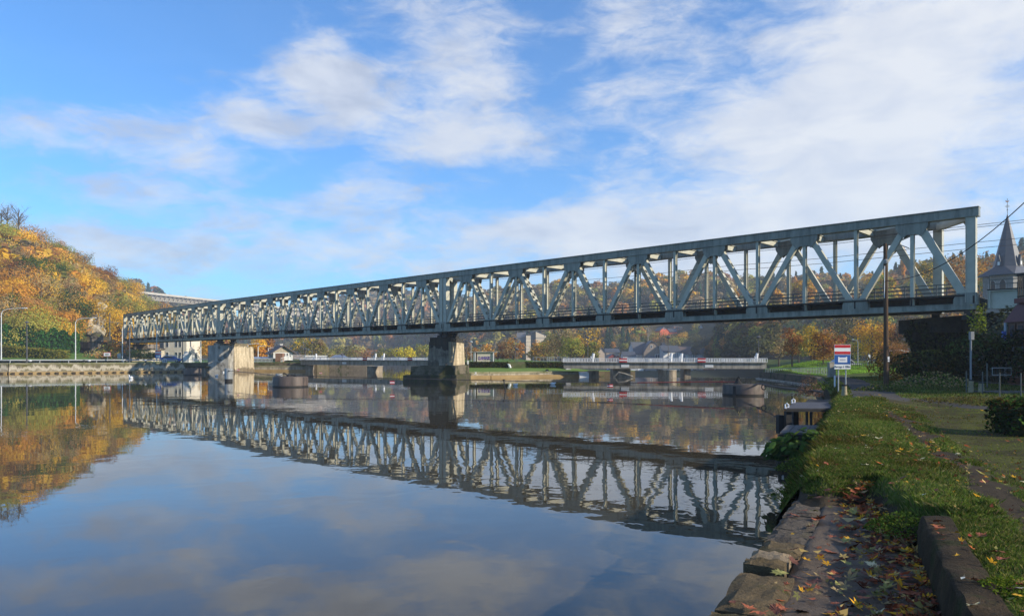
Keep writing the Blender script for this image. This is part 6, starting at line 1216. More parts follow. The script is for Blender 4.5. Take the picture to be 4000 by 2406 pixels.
# large-leaved bush over the jetties
def bigleaf_bush(p, w_, h, n):
    rg = np.random.default_rng(8); p = V3(p); r = thing('large_leaved_bush', 'large leaved green bush leaning over the wooden jetty', 'bush', p); vs = []; cs = []; mb = MB()
    for k in range(n):
        a = rg.uniform(0, 6.28); q = rg.random()**.6; c = np.array([p.x+q*w_/2*math.cos(a)*1.25-.1, p.y+q*w_/2*math.sin(a)*.9, p.z+h*(.15+.8*rg.random()*(1-.55*q))]); s = rg.uniform(.07, .14); nn = unit(np.array([math.cos(a)*.5*q, math.sin(a)*.5*q-.25, .75])+rg.normal(0, .38, 3)); t = unit(np.cross(nn, np.cross(np.array([math.cos(a), math.sin(a), -.3]), nn))); bt = np.cross(nn, t)
        prof = [(-.9, 0, 0), (-.55, .5, .1), (.1, .62, .12), (.6, .34, .03), (1.05, 0, -.12), (.6, -.34, .03), (.1, -.62, .12), (-.55, -.5, .1)]
        P_ = [c+t*(x*s)+bt*(y*s)+nn*(z*s) for x, y, z in prof]; md = [c+t*(x*s) for x in (-.55, .1, .6)]
        for qd in ((0, 1, 8, 0), ): pass
        ring = P_; quads = [(ring[0], ring[1], md[0], ring[7]), (ring[1], ring[2], md[1], md[0]), (md[0], md[1], ring[6], ring[7]), (ring[2], ring[3], md[2], md[1]), (md[1], md[2], ring[5], ring[6]), (ring[3], ring[4], ring[5], md[2])]
        cc = palette([H('41592c'), H('4c6432'), H('334a26'), H('5a7036'), H('2e4226')]+([H('8c9a3c')] if rg.random() < .12 else []), 1, rg)
        for f in quads: vs.append(np.stack(f)); cs.append(np.repeat(cc, 4, 0))
        if k % 5 == 0: mb.tube([p+V3((rg.uniform(-.2, .2), rg.uniform(-.1, .1), 0)), p.lerp(V3(c), .6)+ZU*.1, V3(c)], [.014, .01, .004], 5)
    quads_obj('foliage', np.concatenate(vs), np.concatenate(cs), LEAFMAT('big_leaf', .35, .0), r); mb.build('stem', TREEBARK, r)
bigleaf_bush((6.95, 17.2, .5), 1.6, .95, 520)
# fallen leaves: maple outlines, each its own
LOBE = [(0, -.55), (.16, -.34), (.55, -.42), (.42, -.2), (.95, .02), (.62, .1), (.74, .42), (.40, .34), (.36, .52), (.14, .46), (0, 1.0)]
LOBE = LOBE+[(-x, y) for x, y in LOBE[-2:0:-1]]
OVAL = [(0, -.8), (.28, -.45), (.4, 0), (.3, .45), (0, .9), (-.3, .45), (-.4, 0), (-.28, -.45)]
LM = {k: M('leaf_'+k, a, b, 9, .75) for k, a, b in (('rust', H('a05a38'), H('7a3f28')), ('brown', H('6b3f30'), H('4e2d24')), ('yellow', H('d0a028'), H('b88a24')), ('cream', H('cfc39a'), H('b5a478')), ('pale', H('c9c9bd'), H('adab9c')), ('red', H('a83a18'), H('7e2a14')), ('olive', H('8f8a4c'), H('76743c')))}
LEAFMESH = {}
def leaf_mesh(kind, mat, var):
    key = (kind, mat, var)
    if key in LEAFMESH: return LEAFMESH[key]
    rs = random.Random(hash(key[0])*0+var*13+len(mat)); out = LOBE if kind == 'maple' else OVAL; mb = MB(); cu = rs.uniform(-.3, 1.0); tw = rs.uniform(-.5, .5)
    f = lambda x, y: V3((x, y, cu*(x*x+y*y)*.55+tw*x*y+rs.uniform(-.05, .06)))
    pts = [f(x, y) for x, y in out]; c = f(0, -.1); mb.add([c]+pts, [(0, i+1, (i+1) % len(pts)+1) for i in range(len(pts))]); mb.tube([V3((0, out[0][1], .02)), V3((.05, out[0][1]-.5, .1))], .015, 4)
    me = bpy.data.meshes.new('fallen_leaf'); me.from_pydata(mb.v, [], mb.f); me.materials.append(LM[mat]); LEAFMESH[key] = me; return me
LAB = {'rust': 'rust orange fallen maple leaf lying on the landing or grass', 'brown': 'dull brown fallen maple leaf lying on the landing or grass', 'yellow': 'yellow fallen leaf lying on the landing or grass', 'cream': 'cream coloured fallen maple leaf lying on the landing or grass', 'pale': 'pale white small fallen leaf lying on the landing or grass', 'red': 'bright red orange fallen leaf lying on the grass or landing', 'olive': 'olive green fallen maple leaf lying on the landing or grass'}
rl = random.Random(21)
def ground_z(x, y):
    if 7.8 < y < 10.7 and x < float(kx(y))+.6 and float(pz(x, y)) > 1.0: return float(pz(x, y))+.03
    if y < 10.35 and x < float(kx(y)): return 1.0 if x > 1.58+.518*(y-5.84)+.42 else 1.04
    if y < 7.95 and x < float(kx(y))+.32: return 1.345
    return float(gz(x, y))+.035
def drop(x, y, mat, s, kind='maple', z=None, o_kind=None):
    o = bpy.data.objects.new('fallen_leaf', leaf_mesh(kind, mat, rl.randrange(4))); COL.objects.link(o); o.location = (x, y, (ground_z(x, y) if z is None else z)+.008+rl.random()*.022); o.rotation_euler = (rl.gauss(0, .22), rl.gauss(0, .22), rl.uniform(0, 6.28)); o.scale = (s, s, s*rl.uniform(.7, 1.5)); tag(o, LAB[mat], 'leaf', mat+' fallen leaves'); return o
cnt = 0
def pick(w): return rl.choices(list(w), list(w.values()))[0]
SL = {'rust': .36, 'brown': .34, 'yellow': .07, 'cream': .05, 'pale': .02, 'red': .04, 'olive': .12}; GR = {'rust': .24, 'brown': .10, 'yellow': .16, 'cream': .28, 'pale': .16, 'red': .06}
while cnt < 175:                                                       # on the slab, thick towards the kerb
    y = rl.uniform(4.6, 10.2); xa = 1.58+.518*(y-5.84); xb = float(kx(y)); t = rl.random()**.62; x = xa+.05+(xb-xa-.1)*t
    if y > 7.2 and t < .75 and rl.random() < .6: continue
    m_ = pick(SL); drop(x, y, m_, rl.uniform(.052, .10) if m_ not in ('pale', 'yellow', 'red') else rl.uniform(.03, .055), 'maple' if m_ not in ('pale', 'red') else 'oval'); cnt += 1
while cnt < 266:                                                       # on the grass
    Y_ = math.exp(rl.uniform(math.log(4.6), math.log(19))); x = (float(edge(Y_)) if Y_ > 10.4 else float(kx(Y_)))+abs(rl.gauss(.2, 1.5))+.05; m_ = pick(GR)
    if Y_ < 10.4 and rl.random() < .3: x = float(kx(Y_))+rl.uniform(.05, .5)
    drop(x, Y_, m_, rl.uniform(.042, .088) if m_ not in ('pale', 'yellow', 'red') else rl.uniform(.028, .05), 'maple' if m_ not in ('pale', 'red') else 'oval'); cnt += 1
for k in range(34): m_ = pick({'red': .35, 'rust': .4, 'cream': .15, 'yellow': .1}); drop(7.0+rl.gauss(.35, .38), 15.0+rl.gauss(0, .8), m_, rl.uniform(.05, .1))
# the uncounted rest of the litter, one mass
def litter(n, seed):
    rg = np.random.default_rng(seed); rs = random.Random(seed); v = []; c = []; PAL = [H('a05a38'), H('7a3f28'), H('6b3f30'), H('a8905a'), H('c0902c'), H('8c7a58'), H('7f7a48'), H('5a3428')]
    k = 0
    while k < n:
        q = rs.random()
        if q < .42: y = rs.uniform(4.4, 10.3); xa = 1.58+.518*(y-5.84)+.4; xb = float(kx(y)); x = xb-abs(rs.gauss(0, .42))*(xb-xa)*.8-.02; s = rs.uniform(.02, .07)
        elif q < .8: y = math.exp(rs.uniform(math.log(10.4), math.log(30))); x = float(edge(y))+rs.choice((rs.uniform(.1, 9), rs.uniform(2.5, 7.5), 2.75-.055*(y-10)+rs.gauss(0, .3), rs.uniform(.2, 2.2))); s = rs.uniform(.02, .05)
        else: y = rs.uniform(4.4, 10.4); x = float(kx(y))+rs.choice((rs.uniform(.05, 4), 2.6+rs.gauss(0, .3))); s = rs.uniform(.02, .05)
        if q < .42 and x < xa: continue
        z = ground_z(x, y)+.006+rs.random()*.03; a0 = rs.uniform(0, 6.28); s *= rs.uniform(.75, 1.35); col_ = np.array(PAL[rs.randrange(8)])*math.exp(rs.gauss(0, .18)); tx, ty = rs.gauss(0, .3), rs.gauss(0, .3); cu = rs.uniform(-.3, 1.1)
        f = lambda an, l: (x+math.cos(a0+an)*l*s, y+math.sin(a0+an)*l*s, z+(tx*math.cos(a0+an)+ty*math.sin(a0+an))*l*s+cu*l*l*s*.5+rs.uniform(0, .05)*s)
        if rs.random() < .75:
            for an, l in ((1.57, 1.1), (.62, 1.0), (2.52, 1.0), (-.42, .62), (3.56, .62)): v.append([(x, y, z), f(an-.36, l*.62), f(an, l), f(an+.36, l*.62)]); c.append(col_)
        else: v.append([f(1.57, 1), f(.2, .5), f(-1.57, .9), f(2.9, .5)]); c.append(col_)
        k += 1
    o = quads_obj('leaf_litter', np.array(v).reshape(-1, 3), np.repeat(np.clip(np.array(c), 0, 1), 4, 0), LEAFMAT('litter', .1, 0)); o['kind'] = 'stuff'
litter(3000, 4)
# pile of rusty leaves below the bush
for i in range(26): pass
# jetties
WOOD = M('old_wood', (.16, .155, .15), (.075, .07, .066), 2.2, .85, .4, 12, stretch=(1, 6, 1)); BLK = M('tarred_timber', (.018, .017, .017), (.009, .009, .009), 3, .75); RIB = M('ribbed_mat', (.09, .095, .115), (.06, .064, .08), 6, .6)
bx = lambda *a: MB().box(*a)
jx = lambda x0, x1, y0, y1, z0, z1: sheared(MB(), x0, x1, y0, y1, z0, z1, .46)
r = thing('jetty', 'higher jetty with dark ribbed top and white cleats', 'jetty', (10.2, 27.6, 0))
jx(9.55, 11.15, 25.9, 29.2, 1.10, 1.20).build('deck_frame', BLK, r); mb = MB()
for i in range(34): sheared(mb, 9.58+.46*(.05+i*.095), 11.1+.46*(.05+i*.095), 25.95+i*.095, 26.0+i*.095, 1.2, 1.235, .46)
mb.build('ribbed_top', RIB, r)
for x, y in ((9.6, 26.0), (11.0, 29)): bx(x, x+.20, y, y+.20, -1, 1.10).build('post', BLK, r)
bx(9.42, 9.6, 26.2, 26.5, .3, .95).build('tyre_fender', BLK, r); mb = MB(); mb.hexa([(10.3, 26, .1), (11.3, 26, .9), (11.3, 26.2, .9), (10.3, 26.2, .1), (10.3, 26, .35), (11.3, 26, 1.1), (11.3, 26.2, 1.1), (10.3, 26.2, .35)]); mb.build('brace', BLK, r)
for x, y in ((9.66, 26.1), (10.95, 28.9)):
    b = MB(); b.tube([(x-.05, y, 1.2), (x-.06, y, 1.33), (x+.0, y, 1.38), (x+.06, y, 1.33), (x+.05, y, 1.2)], .026, 6); b.box(x-.07, x+.07, y-.05, y+.05, 1.2, 1.245); b.build('cleat', WHITEP, r)
r = thing('jetty', 'lower weathered plank jetty beside the large leaved bush', 'jetty', (8.3, 23.2, 0))
for i in range(7): bx(7.95, 9.4, 22.1+i*.36, 22.1+i*.36+.335, .68, .74).build('plank', WOOD, r) if False else None
for i in range(5): jx(7.95+i*.27, 7.95+i*.27+.25, 22.05, 24.55, .70, .76).build('deck_board', WOOD, r)
bx(7.93, 9.4, 22.03, 22.15, .45, .695).build('edge_beam', BLK, r); jx(7.98, 8.1, 22.155, 24.5, .45, .695).build('edge_beam', BLK, r)
for x, y in ((7.95, 22.2), (9.0, 24.3)): bx(x, x+.18, y, y+.18, -1, .45).build('post', BLK, r)
bx(8.0, 8.06, 22.01, 22.028, .5, .62).build('white_tag', WHITEP, r)
r = thing('jetty', 'small dark landing stage at the water before the sign', 'jetty', (14.6, 35.5, 0)); jx(13.9, 15.6, 35.2, 37.6, .78, .86).build('deck', BLK, r)
for x in (14.0, 14.2, 15.0): bx(x, x+.09, 35.3, 35.42, -.6, .78).build('post', BLK, r)
# river furniture: dolphins, posts, cable
DOLB = M('dolphin_brown', (.125, .092, .078), (.08, .06, .05), .9, .6, stain=((.06, .05, .04), 2, .6, .75), streak=1.6); DOLT = M('dolphin_top', (.13, .11, .10), (.08, .07, .06), 2, .8); POSTM = M('post_grey', (.40, .42, .43), (.32, .335, .345), 1.5, .55, streak=1.8, stain=((.05, .045, .03), 1.2, .66, .8))
def dolphin(lab, x, Y, rad, z1, pad):
    c = V3(((x-CX)/F*Y, Y, 0)); r = thing('mooring_dolphin', lab, 'mooring dolphin', c); mb = MB(); mb.lathe(c, [(rad, -1), (rad, z1-.06), (rad*.985, z1)], 40); mb.build('drum', DOLB, r, smooth=True)
    mb = MB(); mb.lathe(c, [(rad*1.004, -1), (rad*1.004, .13)], 40); mb.build('wet_band', BLK, r, smooth=True); mb = MB(); mb.lathe(c, [(rad*.93, z1+.001), (rad*.93, z1+.03), (.1, z1+.05)], 30); mb.build('lid', DOLT, r)
    if pad is not None: a = pad; p = c+V3((math.cos(a), math.sin(a), 0))*rad; t = V3((-math.sin(a), math.cos(a), 0)); mb = MB(); mb.beam(p-ZU*.3, p+ZU*(z1-.08), .22, .1, t); mb.build('rubbing_pad', BLK, r)
    return c, r
c1, r1 = dolphin('wide brown steel dolphin closest to this bank with cable gear on top', 2903, 58.8, 1.58, .84, math.pi*1.5-.72); c2, r2 = dolphin('brown steel dolphin in mid river with a grey post behind it', 1135, 75.4, 1.74, 1.02, None); c3, r3 = dolphin('dark dolphin lying by the far landing platform', 752, 125, 1.4, 1.1, None)
mb = MB(); c = c1+ZU*.86; mb.lathe(c+V3((-.45, -.2, 0)), [(.42, 0), (.30, .12), (.14, .3), (.1, .42)], 10); mb.tube([c+V3((-.7, -.2, .1)), c+V3((-.45, -.2, .62)), c+V3((-.2, -.2, .2))], .06, 6); mb.build('cable_anchor', BLK, r1)
mb = MB(); mb.tube([c+V3((.25, .3, 0)), c+V3((.25, .3, .28)), c+V3((.7, .3, .28)), c+V3((.7, .3, 0))], .035, 6); mb.build('handle_bar', BLK, r1)
mb = MB(); c = c2+ZU*1.05; mb.tube([c+V3((-.6, -.4, .35)), c+V3((-.35, -.4, .25)), c+V3((-.1, -.4, .08)), c+V3((.3, -.4, .12)), c+V3((.7, -.4, .06))], .07, 6); mb.lathe(c+V3((-.05, -.4, 0)), [(.26, 0), (.2, .15), (.06, .2)], 10); mb.build('shackle', BLK, r2)
def mpost(lab, x, Y, rad, z1):
    c = V3(((x-CX)/F*Y, Y, 0)); r = thing('mooring_post', lab, 'mooring post', c); mb = MB(); mb.lathe(c, [(rad, -1), (rad, z1)], 24); mb.build('shaft', POSTM, r, smooth=True); mb = MB(); mb.lathe(c, [(rad*1.01, -1), (rad*1.012, .32)], 24); mb.build('wet_band', BLK, r, smooth=True); mb = MB(); mb.cyl(c+V3((rad*.3, -rad*.8, z1-.3)), c+V3((rad*.6, -rad*1.15, z1-.32)), .07, n=8); mb.build('hook', BLK, r); return c
m1 = mpost('tall grey cylindrical mooring post in front of the two-tone pier', 893, 91.6, .46, 1.62); m2 = mpost('grey mooring post standing behind the mid river dolphin', 1090, 82, .37, 1.13+.05)
CABLE = M('steel_cable', (.09, .07, .06), (.05, .04, .035), 4, .6); RCABLE = M('red_cable', (.30, .05, .04), (.2, .04, .03), 4, .6)
def cable(pts, lab, mat=CABLE, rad=.035): mb = MB(); mb.tube(pts, rad, 5); tag(mb.build('river_cable', mat), lab, 'cable')
st = P(1968, 1487, 66); ea = c1+V3((-.5, -.2, 1.05)); sb = c2+V3((.5, -.4, 1.14))
cable([m1+V3((.2, -.5, 1.3)), m1.lerp(c2, .45)+ZU*1.22, c2+V3((-.9, -.6, 1.08))], 'slack cable between the tall grey post and the mid river dolphin')
cable([m2+V3((.1, -.4, .9)), c2+V3((-.5, -.3, 1.35))], 'short chain from the grey post to the dolphin shackle'); cable([sb, sb.lerp(st, .5)-ZU*.04, st, st.lerp(ea, .3)-ZU*.1, st.lerp(ea, .6)-ZU*.12], 'long dark cable stretched across the river between the two brown dolphins'); cable([st.lerp(ea, .6)-ZU*.12, st.lerp(ea, .85)-ZU*.02, ea], 'red sheathed end of the long river cable', RCABLE, .05)
eb = P(3215, 1530, 37.5); cable([c1+V3((1.0, -.2, .95)), (c1+V3((1.0, -.2, .95))).lerp(eb, .5)-ZU*.08, eb], 'thick cable from the nearer dolphin to this bank', CABLE, .06)
r = thing('ring_buoy', 'black ring hanging from the cable beside the dolphin', 'ring', (0, 0, 0)); q_ = (c1+V3((1.0, -.2, .95))).lerp(eb, .16); mb = MB(); mb.tube([q_+V3((.17*math.sin(t), 0, -.22+.19*math.cos(t))) for t in [i*math.pi/6 for i in range(13)]], .045, 6); mb.build('ring', BLK, r)
def cable_sign(x, y0, y1, hw, Y, lab):
    a, b = P(x-hw, y0, Y), P(x+hw, y1, Y); r = thing('cable_sign', lab, 'sign', a); bx(a.x, b.x, Y-.02, Y+.02, b.z, a.z).build('board', REDP, r); h = a.z-b.z; bx(a.x, b.x, Y-.03, Y-.022, b.z+h*.34, b.z+h*.66).build('white_stripe', SIGNW, r); MB().cyl((a.x+.1, Y, a.z), (a.x+.1, Y, a.z+.1), .012, n=6).build('hanger', BLK, r)
cable_sign(1532, 1488, 1500, 9, 69.5, 'small red and white board hanging from the river cable before the dark pier'); cable_sign(2383, 1501, 1513, 11, 62.5, 'red and white board hanging from the river cable before the weir bridge'); cable_sign(930, 1442, 1448, 4.5, 88, 'tiny red and white board on the cable beside the tall grey post'); cable_sign(1253, 1455, 1460, 5, 88, 'tiny red and white board on the cable right of the mid river dolphin')
mb = MB(); mb.tube([st+V3((0, 0, .06)), P(1971, 1507, 65.5), P(1974, 1530, 65)], [.06, .05, .06], 6); mb.lathe(st+V3((0, 0, -.02)), [(.12, 0), (.12, .1), (.05, .14)], 8); tag(mb.build('cable_prop', BLK), 'black leaning prop in the water carrying the river cable', 'prop')
# weir warning sign, stone bollard, utility pole
river_sign(3259, 3322, 1346, 1442, 1517, 38.6, 'large red and blue weir warning sign reading Barrage à 100m on two posts', 'Barrage à 100m', 'river_sign'); bpy.data.objects['river_sign.001']['label'] = 'large weir warning sign on two posts reading Barrage à 100m'
BOLS = M('bollard_stone', (.40, .34, .22), (.26, .22, .14), 3, .9, .5, 14, stain=((.05, .045, .03), 2.2, .5, .66))
def stone_bollard(lab, p, h, r0, r1, tilt=0):
    r = thing('stone_bollard', lab, 'bollard', p); c = V3(p); mb = MB(); mb.lathe(c-ZU*.15, [(r0*1.02, 0), (r0, .15), (r1*1.05, h*.9), (r1, h*.99+.15)], 18); mb.build('shaft', BOLS, r, smooth=True); mb = MB(); mb.lathe(c+ZU*(h*.99), [(r1*.99, 0), (r1*.97, .05), (r1*.6, .07)], 18); mb.build('top', M('bollard_top', (.03, .028, .025), (.015, .014, .013), 3, .8), r)
p = G(3298, 1546, 1.42); stone_bollard('dark topped stone bollard on the grassy edge before the weir sign', (p.x, p.y, float(gz(p.x, p.y))), .47, .13, .095)
POLEW = M('pole_wood', (.115, .075, .05), (.05, .034, .024), 3, .85, .6, 8, stretch=(4, 4, .4))
p = P(3461, 1518, 38.4); r = thing('utility_pole', 'tall weathered wooden utility pole on the grass beside the path', 'utility pole', (p.x, p.y, 1.3)); b = V3((p.x, p.y, 1.0)); zt = P(0, 952, 38.4).z
mb = MB(); mb.tube([b, b+V3((.0, 0, 3)), b+V3((-.02, 0, 6.2)), V3((p.x-.05, p.y, zt))], [.125, .118, .1, .085], 12); mb.build('pole', POLEW, r); mb = MB(); zz = P(0, 1025, 38.4).z; mb.lathe((p.x-.06, p.y-.12, zz-.12), [(.05, 0), (.12, .06), (.13, .2), (.05, .27)], 10); mb.build('junction_cap', M('cap_grey', (.3, .3, .29)), r)
mb = MB(); zz = P(0, 1405, 38.4).z; mb.box(p.x+.02, p.x+.11, p.y-.14, p.y-.125, zz, zz+.16); mb.box(p.x+.02, p.x+.11, p.y-.14, p.y-.125, zz-.1, zz-.03); mb.build('number_tag', SIGNW, r); mb = MB(); mb.tube([(p.x+.09, p.y-.06, 1.2), (p.x+.09, p.y-.06, 3.4)], .03, 6); mb.build('conduit', BLK, r); mb = MB(); mb.tube([(p.x-.11, p.y-.05, P(0, 1165, 38.4).z), (p.x-.12, p.y-.1, P(0, 1040, 38.4).z)], .02, 5); mb.build('wire_stub', SIGNW, r)
mb = MB(); w0 = V3((p.x, p.y-.1, P(0, 1098, 38.4).z)); w1 = P(4060, 735, 24); mb.tube([w0.lerp(w1, t)-ZU*(4*t*(1-t)*.75) for t in [i/14 for i in range(15)]], .018, 5); tag(mb.build('service_cable', BLK), 'black service cable sagging from the utility pole past the church spire', 'cable')
# approach girder right of the truss, abutment in ivy, hedges
u0 = (SUP[0]-SUP[1]).normalized(); A = SUP[0]+u0*.6; wv = V3((-u0.y, u0.x, 0)); wv = wv if wv.y > 0 else -wv
r = thing('approach_span', 'plate girder approach span between the truss end post and the brick house', 'railway bridge', A); q = lambda s, h, t=0: A+u0*s+ZU*h+wv*t
for t in (0, 4.2):
    mb = MB(); mb.beam(q(.1, .62, t), q(22, .62, t), .06, 1.25, wv); mb.beam(q(.1, 1.26, t), q(22, 1.26, t), .4, .05, wv); mb.beam(q(.1, -.02, t), q(22, -.02, t), .4, .05, wv)
    for i in range(12): mb.beam(q(.25+i*1.9, .0, t-.1), q(.25+i*1.9, 1.25, t-.1), .08, .18, u0)
    mb.build('girder', STEEL, r)
mb = MB(); mb.beam(q(.1, 1.34, 2.1), q(22, 1.34, 2.1), 4.6, .1, wv); mb.build('deck', STEELD, r); mb = MB()
for h in (1.75, 2.05, 2.4): mb.beam(q(.2, h, -.1), q(22, h, -.1), .05, .06, wv)
for i in range(12): mb.beam(q(.25+i*2, 1.3, -.1), q(.25+i*2, 2.4, -.1), .08, .08, u0)
mb.build('handrail', RAILM, r)
DIVY = [H('2c3622'), H('384428'), H('222b1b'), H('454e2a')]
r = thing('bridge_abutment', 'dark ivy clad abutment under the close end of the truss bridge', 'abutment', (32, 58, 0))
AB = M('black_masonry', (.05, .046, .04), (.02, .019, .017), 1, .95, stain=((.30, .29, .26), .55, .62, .70), streak=1.4)
sheared(MB(), 31.6, 39.6, 58.6, 66, .5, 4.95, .62).build('wall', AB, r); bx(32.8, 35.1, 58, 63, 4.95, 6.1).build('bearing_pier', STEELD, r); bx(35.4, 37.6, 55.2, 62, 4.95, 6.3).build('bearing_pier', STEELD, r)
rg_ = np.random.default_rng(5); n = 4200; c = np.stack([31.5+8.2*rg_.random(n), 58.45-.2*rg_.random(n), .8+4.4*rg_.random(n)], 1); k = vnoise(c[:, 0], c[:, 2], 1.4, 4) > -.45; tp = np.stack([31.3+3.4*rg_.random(1500), 58.5+1.2*rg_.random(1500), 4.9+.75*rg_.random(1500)**1.6], 1); tp[:, 0] += .62*(tp[:, 1]-58.5); tp[:, 2] += .25*np.sin(tp[:, 0]*5); sd = np.stack([31.55-.5*rg_.random(1500)**1.5, 58.3+2*rg_.random(1500), .8+4.5*rg_.random(1500)], 1); sd[:, 0] += .62*(sd[:, 1]-58.3); sd[:, 0] += .3*np.sin(sd[:, 2]*2.3); c = np.concatenate([c[k], tp, sd]); n = len(c); v, cc = leaf_quads(c, unit(np.array([[0, -1, .4]])+rg_.normal(0, .5, (n, 3))), .12*rg_.uniform(.5, 1.4, n), palette(DIVY, n, rg_), rng=rg_); quads_obj('ivy', v, cc, FOL, r)
def darkhedge(lab, a, b, d, h0, h1, n, leaf, seed, pal=DIVY, top=.05): hedge(lab, a, b, d, h0, h1, pal, n, leaf, top, seed=seed)
darkhedge('dark ivy hedge stepping up behind the grey pole, lower length', (27.6, 50.2, 1.3), (31.0, 49, 1.3), 1.2, 1.95, 2.15, 2600, .09, 31, DIVY+[H('3d4a22')]); darkhedge('dark ivy hedge stepping up behind the grey pole, upper length', (30.9, 48.6, 1.3), (33.8, 44, 1.3), 1.4, 2.7, 3.4, 3000, .09, 32, DIVY+[H('3d4a22')])
bush((31.2, 45.5, 1.4), 5.2, 5.6, DIVY+[H('3c4a2a')], 4200, .12, 'tall dark glossy evergreen between the hedge and the brick house', 'evergreen_bush', seed=33, mat=LEAFMAT('glossy_leaf', .15, .1, .45)); bush((28.6, 45.6, 4.2), .95, 2.6, [H('93a03a'), H('7d8c30'), H('5f7028')], 420, .07, 'yellow green climbing shrub catching light beside the abutment', seed=34)
bush((27.6, 42.5, 1.5), 6.5, 3.4, DIVY, 3200, .12, 'dark shrub mass behind the grey post', seed=35); bush((24.4, 43.5, 1.4), 4.5, 2.1, DIVY+[H('5a4a2a'), H('4a3a22')], 1800, .1, 'dark brown undergrowth at the hedge foot', seed=36); bush((26.6, 52.5, 1.3), 3.0, 3.0, [H('5a4a22'), H('6e5a26'), H('3c3a1c')], 1200, .1, 'brown and ochre shrub at the end of the dark hedge', seed=37)
tag(MB().lathe((22.3, 41.2, 1.1), [(.62, 0), (.66, .3), (.6, .62), (.45, .74)], 14).build('manhole_shaft', M('dark_concrete', (.06, .058, .055), (.03, .03, .028), 2, .9)), 'squat dark concrete shaft in the grass beside the hedge', 'manhole')
# brick house, edge of the picture
HB = MASON('house_brick', (.36, .14, .085), (.28, .10, .065), (.30, .26, .22), .22, .075); DKRED = M('maroon_fascia', (.13, .035, .035), (.10, .028, .028), 2, .5); BRF = M('brown_frame', (.11, .05, .03), (.08, .036, .022), 3, .5)
hx0 = P(3936, 0, 43).x; r = thing('brick_house', 'brick house with maroon fascia and dark balcony railing at the frame edge', 'house', (hx0, 38, 1.3))
bx(hx0, hx0+9, 30, 43, .8, 2.2).build('wall', HB, r); bx(hx0+.02, hx0+9, 30, 42.98, 2.2, 5.0).build('upper_wall', BRF, r)
for y0, y1 in ((42.3, 42.75), (41.55, 42.1), (40.6, 41.3)):
    f = bx(hx0-.05, hx0+.05, y0, y1, 2.3, 4.9).build('window', BRF, r); bx(hx0-.075, hx0-.052, y0+.07, y1-.07, 2.45, 3.6).build('pane', M('lit_pane', (.35, .37, .40), (.25, .27, .3), 1, .15), f); bx(hx0-.075, hx0-.052, y0+.07, y1-.07, 3.72, 4.8).build('pane', WIN, f)
bx(hx0-.04, hx0+.02, 30, 43.0, 2.18, 2.28).build('sill_band', M('sill_pale', (.3, .27, .24), (.2, .18, .16)), r)
mb = MB(); mb.hexa([(hx0-.12, 30, 5.0), (hx0+9, 30, 5.0), (hx0+9, 43.2, 5.0), (hx0-.12, 43.2, 5.0), (hx0+.15, 30, 6.05), (hx0+9, 30, 6.05), (hx0+9, 42.4, 6.05), (hx0+.15, 42.4, 6.05)]); mb.build('fascia', DKRED, r); bx(hx0-.1, hx0+9, 30, 42.3, 6.053, 6.32).build('terrace_slab', DKRED, r)
mb = MB()
for i in range(30): mb.box(hx0, hx0+.05, 42.1-i*.16, 42.16-i*.16, 6.32, 7.6)
mb.box(hx0-.02, hx0+.07, 34, 42.2, 7.6, 7.72); mb.box(hx0, hx0+.05, 34, 42.2, 6.4, 6.46); mb.build('balcony_railing', BLK, r)
MB().cyl((hx0-.06, 43.1, 1.9), (hx0-.06, 43.1, 5.0), .08, n=10).build('downpipe', M('pipe_grey', (.32, .36, .42), (.28, .31, .37), 3, .4), r); bx(hx0-.35, hx0-.15, 42.9, 43.0, 3.9, 4.5).build('blue_plate', M('blue_plate', (.10, .17, .50), (.09, .15, .45)), r)
# grey post on a stone foot, second stone bollard, wire fence
p = G(3793, 1530, 1.35); stone_bollard('stone bollard with the grey post rising from its top', (p.x, p.y, 1.25), .62, .13, .10); tag(MB().cyl((p.x, p.y+.02, 1.92), (p.x, p.y+.02, 3.95), .045, n=10).build('post', M('post_plain', (.22, .235, .26), (.18, .19, .21), 3, .5)), 'slim grey post standing on the stone bollard', 'post'); tag(MB().box(p.x-.05, p.x+.11, p.y-.08, p.y+.1, 3.83, 4.22).build('meter_box', M('box_grey', (.24, .245, .25), (.2, .2, .21), 3, .5)), 'small grey box at the top of the slim post', 'box')
p = G(3833, 1531, 1.35); stone_bollard('stone bollard behind the thin fence picket', (p.x, p.y, 1.25), .52, .14, .12)
r = thing('wire_fence', 'thin dark wire fence in front of the brick house', 'fence', (21, 33.5, 1.3)); fp = [P(3775, 1535, 35), P(3838, 1545, 34), P(3905, 1565, 31.5), P(3988, 1572, 30.5)]
for q_ in fp: MB().cyl((q_.x, q_.y, 1.2), (q_.x, q_.y, 2.35), .028, n=6).build('post', RAILM, r)
mb = MB()
for z in (1.6, 1.9, 2.2):
    mb.tube([(q_.x, q_.y, z-.04*(i % 2)) for i, q_ in enumerate(fp)], .006, 4)
mb.build('wire', WIRE, r); tag(MB().box(22.3, 27, 33.6, 36, 1.3, 1.39).build('terrace', M('terrace_slab', (.12, .115, .105), (.08, .077, .07), 1.5, .9)), 'pale flagged terrace before the brick house', 'terrace')
r = thing('mesh_screen', 'framed wire mesh panel leaning by the brick house', 'panel frame', (25, 38, 1.3)); mb = MB(); a = [P(3876, 1437, 38.5), P(3950, 1437, 38.5), P(3950, 1464, 38.5), P(3876, 1464, 38.5)]; mb.tube(a+[a[0]], .02, 5); mb.build('frame', GALV, r); mb = MB()
for i in range(1, 8): mb.tube([a[0].lerp(a[1], i/8), a[3].lerp(a[2], i/8)], .006, 4)
mb.build('mesh', WIRE, r); MB().cyl((P(3856, 0, 38).x, 38, 1.2), (P(3856, 0, 38).x, 38, P(0, 1418, 38).z), .035, n=6).build('post', RAILM, r)
